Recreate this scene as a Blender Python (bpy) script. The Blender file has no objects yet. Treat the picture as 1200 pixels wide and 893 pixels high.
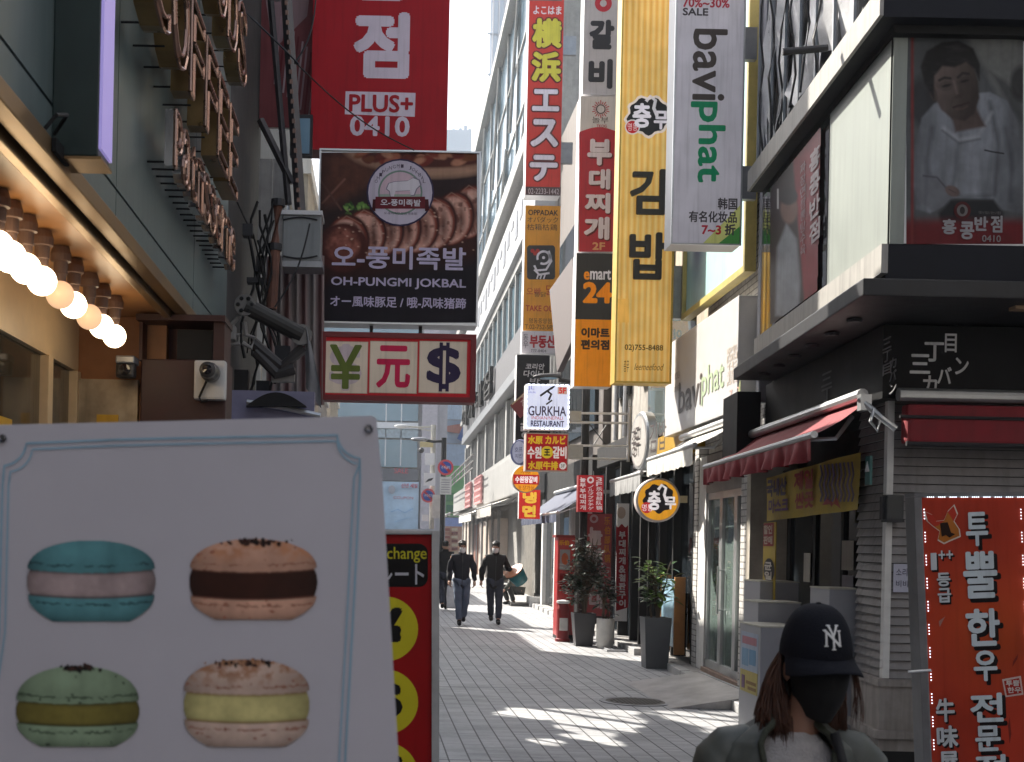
import bpy, bmesh, math, random
import numpy as np
from mathutils import Matrix, Vector, Euler, noise as mnoise
random.seed(7)
R = math.radians
sc = bpy.context.scene
COL = sc.collection

# ------------------------------------------------------------------ camera, sky, sun, exposure
PX, PY, FP, H, ROLL = 447.0, 632.0, 1500.0, 1.75, R(1.2)   # street vanishing point, focal length (photo px), eye height, camera roll
cd = bpy.data.cameras.new('camera'); cam = bpy.data.objects.new('camera', cd); COL.objects.link(cam)
cam.location = (0, 0, H); cam.rotation_euler = (R(90), -ROLL, 0)
cd.sensor_width = 36; cd.lens = FP/1200*36
cd.shift_x = (600-PX)/1200; cd.shift_y = (PY-446.5)/1200
cd.clip_start = 0.05; cd.clip_end = 4000
cd.dof.use_dof = True; cd.dof.focus_distance = 13.0; cd.dof.aperture_fstop = 7.5
sc.camera = cam
SUN_EL, SUN_AZ = R(40), R(41)            # azimuth measured from +Y towards -X
w = bpy.data.worlds.new('World'); sc.world = w; w.use_nodes = True
nt = w.node_tree; sky = nt.nodes.new('ShaderNodeTexSky'); sky.sky_type = 'NISHITA'; sky.sun_disc = False
sky.sun_elevation = SUN_EL; sky.sun_rotation = -SUN_AZ; sky.dust_density = 3.0; sky.air_density = 1.2
hs = nt.nodes.new('ShaderNodeHueSaturation'); hs.inputs['Saturation'].default_value = .6; nt.links.new(sky.outputs[0], hs.inputs['Color']); nt.links.new(hs.outputs[0], nt.nodes['Background'].inputs[0]); nt.nodes['Background'].inputs[1].default_value = 0.12
sl = bpy.data.lights.new('sun', 'SUN'); sl.energy = 5.0; sl.angle = R(0.5); sl.color = (1, .94, .84)
so = bpy.data.objects.new('sun', sl); COL.objects.link(so)
sd = Vector((-math.sin(SUN_AZ)*math.cos(SUN_EL), math.cos(SUN_AZ)*math.cos(SUN_EL), math.sin(SUN_EL)))
so.rotation_euler = sd.to_track_quat('Z', 'Y').to_euler(); so.location = (-20, 30, 40)
sc.view_settings.view_transform = 'Standard'; sc.view_settings.look = 'None'
sc.view_settings.exposure = 1.36; sc.view_settings.gamma = 1; sc.view_settings.use_curve_mapping = False
sc.cycles.use_denoising = True; sc.cycles.max_bounces = 8; sc.cycles.diffuse_bounces = 5; sc.cycles.transparent_max_bounces = 12
sc.cycles.caustics_reflective = False; sc.cycles.caustics_refractive = False
sc.cycles.sample_clamp_indirect = 8

# ------------------------------------------------------------------ helpers
def lin(c):
    if isinstance(c, str):
        c = c.lstrip('#'); c = [int(c[i:i+2], 16)/255 for i in (0, 2, 4)]
        return tuple(x/12.92 if x <= .04045 else ((x+.055)/1.055)**2.4 for x in c)
    return tuple(c[:3])

def derot(px, py):
    dx, dy = px-PX, py-PY; c, s = math.cos(ROLL), math.sin(ROLL)
    return dx*c+dy*s, -dx*s+dy*c

def ground(px, py):
    dx, dy = derot(px, py); Y = H*FP/dy; return dx/FP*Y, Y

def at(px, py, Y):
    dx, dy = derot(px, py); return Vector((dx/FP*Y, Y, H-dy/FP*Y))

_m = {}
def mat(name, col=(.5, .5, .5), rough=.6, metal=0, var=.18, scale=5, bump=0, bscale=60, emit=0, streak=0, spec=.5, trans=0, sub=None):
    if name in _m: return _m[name]
    m = bpy.data.materials.new(name); m.use_nodes = True; n = m.node_tree.nodes; l = m.node_tree.links
    b = n['Principled BSDF']; col = lin(col)
    tc = n.new('ShaderNodeTexCoord'); nz = n.new('ShaderNodeTexNoise'); nz.inputs['Scale'].default_value = scale; nz.inputs['Detail'].default_value = 6
    nz.inputs['Roughness'].default_value = .65
    l.new(tc.outputs['Object'], nz.inputs['Vector'])
    mr = n.new('ShaderNodeMapRange'); mr.inputs['From Min'].default_value = .3; mr.inputs['From Max'].default_value = .7
    mr.inputs['To Min'].default_value = 1-var; mr.inputs['To Max'].default_value = 1+var
    l.new(nz.outputs['Fac'], mr.inputs['Value'])
    vm = n.new('ShaderNodeVectorMath'); vm.operation = 'SCALE'; vm.inputs[0].default_value = col; l.new(mr.outputs[0], vm.inputs['Scale'])
    out = vm.outputs[0]
    if streak:
        mp = n.new('ShaderNodeMapping'); mp.inputs['Scale'].default_value = (7, 7, .5); l.new(tc.outputs['Object'], mp.inputs['Vector'])
        n2 = n.new('ShaderNodeTexNoise'); n2.inputs['Scale'].default_value = 2.2; n2.inputs['Detail'].default_value = 7; l.new(mp.outputs[0], n2.inputs['Vector'])
        m2 = n.new('ShaderNodeMapRange'); m2.inputs['From Min'].default_value = .45; m2.inputs['From Max'].default_value = .75
        m2.inputs['To Min'].default_value = 1; m2.inputs['To Max'].default_value = 1-streak; l.new(n2.outputs['Fac'], m2.inputs['Value'])
        v2 = n.new('ShaderNodeVectorMath'); v2.operation = 'SCALE'; l.new(out, v2.inputs[0]); l.new(m2.outputs[0], v2.inputs['Scale']); out = v2.outputs[0]
    l.new(out, b.inputs['Base Color'])
    b.inputs['Metallic'].default_value = metal; b.inputs['Specular IOR Level'].default_value = spec
    rr = n.new('ShaderNodeMapRange'); rr.inputs['To Min'].default_value = max(.03, rough-.12); rr.inputs['To Max'].default_value = min(1, rough+.12)
    l.new(nz.outputs['Fac'], rr.inputs['Value']); l.new(rr.outputs[0], b.inputs['Roughness'])
    if bump:
        nb = n.new('ShaderNodeTexNoise'); nb.inputs['Scale'].default_value = bscale; nb.inputs['Detail'].default_value = 4; l.new(tc.outputs['Object'], nb.inputs['Vector'])
        bp = n.new('ShaderNodeBump'); bp.inputs['Strength'].default_value = bump; bp.inputs['Distance'].default_value = .01
        l.new(nb.outputs['Fac'], bp.inputs['Height']); l.new(bp.outputs[0], b.inputs['Normal'])
    if emit:
        b.inputs['Emission Color'].default_value = (*col, 1); b.inputs['Emission Strength'].default_value = emit
    _m[name] = m; return m

def pmat(name, rough=.4, emit=0, transl=0, coat=0, fade=.1):
    """printed vinyl / paint: colour comes from the print itself"""
    if name in _m: return _m[name]
    m = bpy.data.materials.new(name); m.use_nodes = True; n = m.node_tree.nodes; l = m.node_tree.links; b = n['Principled BSDF']
    a = n.new('ShaderNodeAttribute'); a.attribute_name = 'Col'
    tc = n.new('ShaderNodeTexCoord'); nz = n.new('ShaderNodeTexNoise'); nz.inputs['Scale'].default_value = 3.5; nz.inputs['Detail'].default_value = 8
    l.new(tc.outputs['Object'], nz.inputs['Vector'])
    mr = n.new('ShaderNodeMapRange'); mr.inputs['From Min'].default_value = .3; mr.inputs['From Max'].default_value = .7
    mr.inputs['To Min'].default_value = 1-fade; mr.inputs['To Max'].default_value = 1+fade*.5; l.new(nz.outputs['Fac'], mr.inputs['Value'])
    vm = n.new('ShaderNodeVectorMath'); vm.operation = 'SCALE'; l.new(a.outputs['Color'], vm.inputs[0]); l.new(mr.outputs[0], vm.inputs['Scale'])
    mp = n.new('ShaderNodeMapping'); mp.inputs['Scale'].default_value = (9, 9, .6); l.new(tc.outputs['Object'], mp.inputs[0]); n2 = n.new('ShaderNodeTexNoise'); n2.inputs['Scale'].default_value = 2.4; n2.inputs['Detail'].default_value = 7; l.new(mp.outputs[0], n2.inputs['Vector'])
    m2 = n.new('ShaderNodeMapRange'); m2.inputs['From Min'].default_value = .5; m2.inputs['From Max'].default_value = .8; m2.inputs['To Min'].default_value = 1; m2.inputs['To Max'].default_value = 1-2.4*fade; l.new(n2.outputs['Fac'], m2.inputs['Value'])
    v2 = n.new('ShaderNodeVectorMath'); v2.operation = 'SCALE'; l.new(vm.outputs[0], v2.inputs[0]); l.new(m2.outputs[0], v2.inputs['Scale']); vm = v2
    l.new(vm.outputs[0], b.inputs['Base Color']); b.inputs['Roughness'].default_value = rough; b.inputs['Coat Weight'].default_value = coat
    b.inputs['Coat Roughness'].default_value = .08; b.inputs['Specular IOR Level'].default_value = .18
    if emit:
        l.new(vm.outputs[0], b.inputs['Emission Color']); b.inputs['Emission Strength'].default_value = emit
    if transl:
        t = n.new('ShaderNodeBsdfTranslucent'); l.new(vm.outputs[0], t.inputs[0]); mx = n.new('ShaderNodeMixShader'); mx.inputs[0].default_value = transl
        o = n['Material Output']; l.new(b.outputs[0], mx.inputs[1]); l.new(t.outputs[0], mx.inputs[2]); l.new(mx.outputs[0], o.inputs['Surface'])
    _m[name] = m; return m

def glass(name, tint=(.6, .7, .72), alpha=.35, rough=.03, ior=1.55):
    """window pane: fresnel reflection over a partly see-through tint"""
    if name in _m: return _m[name]
    m = bpy.data.materials.new(name); m.use_nodes = True; n = m.node_tree.nodes; l = m.node_tree.links; n.remove(n['Principled BSDF'])
    t = n.new('ShaderNodeBsdfTransparent'); d = n.new('ShaderNodeBsdfDiffuse'); d.inputs[0].default_value = (*lin(tint), 1); g = n.new('ShaderNodeBsdfGlossy'); g.inputs['Roughness'].default_value = rough
    tc = n.new('ShaderNodeTexCoord'); nz = n.new('ShaderNodeTexNoise'); nz.inputs['Scale'].default_value = 1.3; l.new(tc.outputs['Object'], nz.inputs['Vector']); bp = n.new('ShaderNodeBump'); bp.inputs['Strength'].default_value = .04; bp.inputs['Distance'].default_value = .05; l.new(nz.outputs['Fac'], bp.inputs['Height']); l.new(bp.outputs[0], g.inputs['Normal'])
    a = n.new('ShaderNodeMixShader'); a.inputs[0].default_value = alpha; l.new(t.outputs[0], a.inputs[1]); l.new(d.outputs[0], a.inputs[2])
    f = n.new('ShaderNodeFresnel'); f.inputs[0].default_value = ior; q = n.new('ShaderNodeMixShader'); l.new(f.outputs[0], q.inputs[0]); l.new(a.outputs[0], q.inputs[1]); l.new(g.outputs[0], q.inputs[2]); l.new(q.outputs[0], n['Material Output'].inputs['Surface'])
    _m[name] = m; return m

PRINT = pmat('printed_vinyl'); PRINTG = pmat('printed_gloss', .42); LIT = pmat('backlit_print', .35, emit=.35); PAINT = pmat('painted', .5)

_g = {}
def glyph(s):
    if s in _g: return _g[s]
    c = bpy.data.curves.new('glyph', 'FONT'); c.body = s; c.resolution_u = 3; c.fill_mode = 'FRONT' if hasattr(c, 'fill_mode') else 'BOTH'
    o = bpy.data.objects.new('glyph', c); COL.objects.link(o)
    dg = bpy.context.evaluated_depsgraph_get(); me = bpy.data.meshes.new_from_object(o.evaluated_get(dg))
    V = [(v.co.x, v.co.y) for v in me.vertices]; F = [tuple(p.vertices) for p in me.polygons]
    bpy.data.objects.remove(o); bpy.data.curves.remove(c); bpy.data.meshes.remove(me)
    x0 = min(v[0] for v in V); x1 = max(v[0] for v in V); y0 = min(v[1] for v in V); y1 = max(v[1] for v in V)
    sx, sy = max(x1-x0, 1e-4), max(y1-y0, 1e-4)
    V = [((a-x0)/sx, (b-y0)/sy) for a, b in V]
    _g[s] = (V, F, sx/sy); return _g[s]

class MB:
    """collects shapes for ONE mesh"""
    def __init__(s): s.v = []; s.f = []; s.c = []
    def add(s, vs, fs, col=None):
        o = len(s.v); s.v += [tuple(v) for v in vs]; s.f += [tuple(i+o for i in f) for f in fs]
        if col is None: col = (.5, .5, .5)
        if isinstance(col, list): s.c += col
        else: s.c += [lin(col)]*len(vs)
        return s
    def box(s, x0, y0, z0, x1, y1, z1, col=None):
        v = [(x, y, z) for z in (z0, z1) for y in (y0, y1) for x in (x0, x1)]
        return s.add(v, [(0, 2, 3, 1), (4, 5, 7, 6), (0, 1, 5, 4), (2, 6, 7, 3), (0, 4, 6, 2), (1, 3, 7, 5)], col)
    def prism(s, pts, z0, z1, col=None):
        n = len(pts); v = [(x, y, z0) for x, y in pts]+[(x, y, z1) for x, y in pts]
        return s.add(v, [tuple(range(n))[::-1], tuple(range(n, 2*n))]+[(i, (i+1) % n, (i+1) % n+n, i+n) for i in range(n)], col)
    def slab(s, pts, y0, y1, col=None):
        """outline in the x,z plane with depth y0..y1"""
        n = len(pts); v = [(x, y0, z) for x, z in pts]+[(x, y1, z) for x, z in pts]
        return s.add(v, [tuple(range(n)), tuple(range(n, 2*n))[::-1]]+[(i, i+n, (i+1) % n+n, (i+1) % n) for i in range(n)], col)
    def tube(s, path, r, n=8, col=None, caps=True):
        P = [Vector(p) for p in path]; rs = r if isinstance(r, (list, tuple)) else [r]*len(P); vs = []; fs = []
        for i, p in enumerate(P):
            d = (P[min(i+1, len(P)-1)]-P[max(i-1, 0)]); d = d.normalized() if d.length > 1e-9 else Vector((0, 0, 1))
            a = d.cross(Vector((0, 0, 1))); a = d.cross(Vector((1, 0, 0))) if a.length < .05 else a; a.normalize(); b = d.cross(a)
            vs += [p+(a*math.cos(t*2*math.pi/n)+b*math.sin(t*2*math.pi/n))*rs[i] for t in range(n)]
        for i in range(len(P)-1):
            fs += [(i*n+t, i*n+(t+1) % n, (i+1)*n+(t+1) % n, (i+1)*n+t) for t in range(n)]
        if caps: fs += [tuple(range(n))[::-1], tuple(range((len(P)-1)*n, len(P)*n))]
        return s.add(vs, fs, col)
    def lathe(s, prof, cx=0, cy=0, n=20, col=None, axis='z', cz=0):
        vs = []; fs = []
        for r, z in prof:
            for t in range(n):
                a = t*2*math.pi/n; x, y = r*math.cos(a), r*math.sin(a)
                vs.append((cx+x, cy+y, cz+z) if axis == 'z' else (cx+x, cy+z, cz+y))
        k = len(prof)
        for i in range(k-1): fs += [(i*n+t, i*n+(t+1) % n, (i+1)*n+(t+1) % n, (i+1)*n+t) for t in range(n)]
        fs += [tuple(range(n))[::-1], tuple(range((k-1)*n, k*n))]
        return s.add(vs, fs, col)
    def ball(s, c, r, nu=14, nv=10, col=None, M=None):
        r = r if isinstance(r, (tuple, list)) else (r, r, r); vs = []; fs = []
        for j in range(nv+1):
            ph = math.pi*j/nv
            for i in range(nu):
                th = 2*math.pi*i/nu; v = Vector((r[0]*math.sin(ph)*math.cos(th), r[1]*math.sin(ph)*math.sin(th), r[2]*math.cos(ph)))
                if M: v = M @ v
                vs.append(v+Vector(c))
        for j in range(nv): fs += [(j*nu+i, j*nu+(i+1) % nu, (j+1)*nu+(i+1) % nu, (j+1)*nu+i) for i in range(nu)]
        return s.add(vs, fs, col)
    def build(s, name, m, parent=None, smooth=False, bevel=0):
        me = bpy.data.meshes.new(name); me.from_pydata(s.v, [], s.f); me.update()
        if s.c:
            ca = me.color_attributes.new('Col', 'FLOAT_COLOR', 'POINT')
            ca.data.foreach_set('color', [x for c in s.c for x in (*c, 1.0)])
        if smooth:
            me.polygons.foreach_set('use_smooth', [True]*len(me.polygons))
        bm = bmesh.new(); bm.from_mesh(me)
        if bevel:
            bmesh.ops.remove_doubles(bm, verts=bm.verts, dist=1e-5)
            es = [e for e in bm.edges if len(e.link_faces) == 2 and e.calc_face_angle(0) > .6]
            try: bmesh.ops.bevel(bm, geom=es, offset=bevel, segments=2, profile=.6, affect='EDGES', clamp_overlap=True)
            except Exception: pass
        bmesh.ops.recalc_face_normals(bm, faces=bm.faces); bm.to_mesh(me); bm.free()
        o = bpy.data.objects.new(name, me); COL.objects.link(o)
        if m: me.materials.append(m)
        if parent is not None: o.parent = parent
        return o

def tag(o, label=None, cat=None, group=None, kind=None):
    for k, v in (('label', label), ('category', cat), ('group', group), ('kind', kind)):
        if v: o[k] = v
    return o
def empty(name, loc, label, cat, group=None, rot=(0, 0, 0)):
    o = bpy.data.objects.new(name, None); COL.objects.link(o); o.location = loc; o.rotation_euler = rot; o.empty_display_size = .1
    return tag(o, label, cat, group)

class Frame:
    """a thing with a flat face: local x runs along the face, z up, -y towards the viewer of the face"""
    def __init__(s, name, loc, label, cat, group=None, rot=0, tilt=0, lean=0, lay=.0008):
        s.root = empty(name, loc, label, cat, group, (lean, tilt, rot)) if name else None
        s.M = Matrix.LocRotScale(Vector(loc), Euler((lean, tilt, rot)), None); s.I = s.M.inverted(); s.lay = lay
        s.o = s.I @ Vector((0, 0, H)); s.R3 = s.I.to_3x3()
    def hit(s, px, py, y=0):
        dx, dy = derot(px, py); d = s.R3 @ Vector((dx/FP, 1, -dy/FP)); t = (y-s.o.y)/d.y; p = s.o+d*t; return p.x, p.z
    def rect(s, x0, y0, x1, y1, y=0):
        cx, cy = (x0+x1)/2, (y0+y1)/2; c = s.hit(cx, cy, y)
        w = abs(s.hit(x1, cy, y)[0]-s.hit(x0, cy, y)[0]); h = abs(s.hit(cx, y0, y)[1]-s.hit(cx, y1, y)[1]); return c[0], c[1], w, h
    # --- solid parts
    def box(s, name, r, y0, y1, m, bevel=0, col=None):
        cx, cz, w, h = s.rect(*r); b = MB().box(cx-w/2, y0, cz-h/2, cx+w/2, y1, cz+h/2, col); return b.build(name, m, s.root, bevel=bevel)
    # --- print layer
    def prect(s, mb, r, col, lay=1):
        cx, cz, w, h = s.rect(*r); y = -lay*s.lay
        mb.add([(cx-w/2, y, cz-h/2), (cx+w/2, y, cz-h/2), (cx+w/2, y, cz+h/2), (cx-w/2, y, cz+h/2)], [(0, 1, 2, 3)], col)
    def poly(s, mb, pts, col, lay=1):
        y = -lay*s.lay; P = [s.hit(*p) for p in pts]; mb.add([(x, y, z) for x, z in P], [tuple(range(len(P)))], col)
    def disc(s, mb, cx, cy, rx, ry, col, lay=1, n=28, col2=None, wob=0, seed=0):
        c = s.hit(cx, cy); y = -lay*s.lay; vs = [(c[0], y, c[1])]
        for i in range(n):
            a = 2*math.pi*i/n; k = 1+wob*math.sin(a*9+seed)+wob*.6*math.sin(a*5+seed*2)
            q = s.hit(cx+rx*k*math.cos(a), cy+ry*k*math.sin(a)); vs.append((q[0], y, q[1]))
        cols = [lin(col)]+[lin(col2 or col)]*n
        mb.add(vs, [(0, i+1, (i+1) % n+1) for i in range(n)], cols)
    def ring(s, mb, cx, cy, r0, r1, col, lay=1, n=36, a0=0, a1=360, asp=1):
        y = -lay*s.lay; vs = []
        for i in range(n+1):
            a = R(a0+(a1-a0)*i/n)
            for r in (r0, r1): q = s.hit(cx+r*math.cos(a)*asp, cy+r*math.sin(a)); vs.append((q[0], y, q[1]))
        mb.add(vs, [(2*i, 2*i+1, 2*i+3, 2*i+2) for i in range(n)], col)
    def line(s, mb, pts, wpx, col, lay=1):
        y = -lay*s.lay; P = [Vector(p) for p in pts]; vs = []
        for i, p in enumerate(P):
            d = (P[min(i+1, len(P)-1)]-P[max(i-1, 0)]).normalized(); q = Vector((-d.y, d.x))*wpx/2
            for k in (p+q, p-q): h = s.hit(k.x, k.y); vs.append((h[0], y, h[1]))
        mb.add(vs, [(2*i, 2*i+1, 2*i+3, 2*i+2) for i in range(len(P)-1)], col)
    def grid(s, mb, outline, nu, nv, colf, lay=1):
        """patch: outline(u,v) -> px ; colf(u,v) -> linear colour"""
        y = -lay*s.lay; vs = []; cs = []
        for j in range(nv+1):
            for i in range(nu+1):
                h = s.hit(*outline(i/nu, j/nv)); vs.append((h[0], y, h[1])); cs.append(tuple(colf(i/nu, j/nv)))
        mb.add(vs, [(j*(nu+1)+i, j*(nu+1)+i+1, (j+1)*(nu+1)+i+1, (j+1)*(nu+1)+i) for j in range(nv) for i in range(nu)], cs)
    def text(s, mb, t, r, col, lay=2, bold=0, rot=0, ext=0, flip=False, skew=0):
        V, F, asp = glyph(t); cx, cz, w, h = s.rect(*r)
        n = max(1, len(t.replace(' ', ''))); unit = min(w/n, h) if rot == 0 else min(h/n, w)
        offs = [(0, 0)]
        if bold:
            q = 8 if bold < .09 else 12
            offs += [(math.cos(2*math.pi*k/q)*bold*unit, math.sin(2*math.pi*k/q)*bold*unit) for k in range(q)]
        if bold: w -= 2*bold*unit; h -= 2*bold*unit
        ed = {}
        if ext:
            for f in F:
                for i in range(len(f)):
                    e = (f[i], f[(i+1) % len(f)]); ed[e] = 1
        for k, (ox, oz) in enumerate(offs):
            y = -(lay+.12*k)*s.lay-ext; P = []
            for u, v in V:
                if flip: u = 1-u
                x, z = ((v-.5)*w, (.5-u)*h) if rot == -90 else ((u-.5)*w, (v-.5)*h)
                P.append((cx+x+ox+skew*z, y, cz+z+oz))
            mb.add(P, F, col)
            if ext:
                B = [e for e in ed if (e[1], e[0]) not in ed]; vs = []; fs = []
                for a, b in B:
                    o = len(vs); vs += [P[a], P[b], (P[b][0], 0, P[b][2]), (P[a][0], 0, P[a][2])]; fs.append((o, o+1, o+2, o+3))
                mb.add(vs, fs, col)
    def vtext(s, mb, t, r, col, lay=2, bold=0, gap=.12, outline=None, **k):
        n = len(t); hh = (r[3]-r[1])/n
        for i, ch in enumerate(t):
            if ch == ' ': continue
            q = (r[0], r[1]+hh*(i+gap/2), r[2], r[1]+hh*(i+1-gap/2))
            if outline: s.text(mb, ch, (q[0]-1, q[1]-1, q[2]+1, q[3]+1), outline, lay-.0, bold+.07)
            s.text(mb, ch, q, col, lay+(2 if outline else 0), bold, **k)

def front(name, r, Y, label, cat, group=None, rot=0, tilt=0, lean=0, lay=.0008):
    """frame of a board that faces the camera: root at the middle of its lower edge"""
    p = at((r[0]+r[2])/2, r[3], Y); return Frame(name, p, label, cat, group, rot, tilt, lean, lay)
def wall(name, a, b, label, cat, group=None, z=0, lay=.001):
    """frame of a vertical face from ground point a (its left end as seen) to b"""
    return Frame(name, (a[0], a[1], z), label, cat, group, math.atan2(b[1]-a[1], b[0]-a[0]), lay=lay)

def structure(o): o['kind'] = 'structure'; return o

# ------------------------------------------------------------------ photographic prints: a fine sheet of coloured points
def sstep(a): a = np.clip(a, 0, 1); return a*a*(3-2*a)
class Img:
    def __init__(s, x0, y0, x1, y1, step):
        xs = np.arange(x0, x1+step*.5, step); ys = np.arange(y0, y1+step*.5, step); s.X, s.Y = np.meshgrid(xs, ys); s.C = np.zeros(s.X.shape+(3,)); s.A = np.ones(s.X.shape)
    def over(s, m, col):
        col = np.array(lin(col)) if isinstance(col, (str, tuple)) else col
        s.C = s.C*(1-m[..., None])+col*m[..., None]
    def mul(s, k): s.C = s.C*k[..., None]
    def ell(s, cx, cy, rx, ry, soft=1.5, rot=0, p=2):
        c, n = math.cos(R(rot)), math.sin(R(rot)); x = (s.X-cx)*c+(s.Y-cy)*n; y = -(s.X-cx)*n+(s.Y-cy)*c
        d = (np.abs(x/rx)**p+np.abs(y/ry)**p)**(1/p); return np.clip((1-d)*min(rx, ry)/soft+.5, 0, 1)
    def dist(s, pts, closed=False):
        d = np.full(s.X.shape, 1e9); q = list(pts)+([pts[0]] if closed else [])
        for (ax, ay), (bx, by) in zip(q, q[1:]):
            L2 = (bx-ax)**2+(by-ay)**2+1e-9; t = np.clip(((s.X-ax)*(bx-ax)+(s.Y-ay)*(by-ay))/L2, 0, 1); d = np.minimum(d, np.hypot(s.X-ax-t*(bx-ax), s.Y-ay-t*(by-ay)))
        return d
    def poly(s, pts, soft=1.5):
        ins = np.zeros(s.X.shape, bool); q = list(pts)+[pts[0]]
        for (ax, ay), (bx, by) in zip(q, q[1:]):
            if ay == by: continue
            ins ^= ((ay > s.Y) != (by > s.Y)) & (s.X < (bx-ax)*(s.Y-ay)/(by-ay)+ax)
        d = s.dist(pts, True); return np.clip(.5+np.where(ins, d, -d)/soft, 0, 1)
    def line(s, pts, w, soft=1.2): return np.clip(.5+(w/2-s.dist(pts))/soft, 0, 1)
    def noise(s, sc, seed=0, octv=3, ax=1, ay=1):
        out = np.zeros(s.X.shape); amp = 1; tot = 0
        for o in range(octv):
            g = np.random.RandomState(seed*17+o).rand(64, 64); x = (s.X*ax/sc*2**o) % 63.999; y = (s.Y*ay/sc*2**o) % 63.999; i, j = x.astype(int), y.astype(int); u, v = sstep(x-i), sstep(y-j); i1, j1 = (i+1) % 64, (j+1) % 64
            out += amp*((g[j, i]*(1-u)+g[j, i1]*u)*(1-v)+(g[j1, i]*(1-u)+g[j1, i1]*u)*v); tot += amp; amp *= .55
        return out/tot
    def put(s, f, mb, lay=1):
        h, w_ = s.X.shape; y = -lay*f.lay; keep = s.A > .5; idx = -np.ones((h, w_), int); vs = []; cs = []; fs = []
        need = np.zeros((h, w_), bool); q = keep[:-1, :-1] & keep[1:, :-1] & keep[:-1, 1:] & keep[1:, 1:]
        for a, b in ((0, 0), (0, 1), (1, 0), (1, 1)): need[a:h-1+a, b:w_-1+b] |= q
        for j, i in zip(*np.nonzero(need)):
            idx[j, i] = len(vs); p = f.hit(float(s.X[j, i]), float(s.Y[j, i])); vs.append((p[0], y, p[1])); cs.append(tuple(np.clip(s.C[j, i], .002, 1)))
        for j, i in zip(*np.nonzero(q)): fs.append((int(idx[j, i]), int(idx[j, i+1]), int(idx[j+1, i+1]), int(idx[j+1, i])))
        mb.add(vs, fs, cs)
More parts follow.
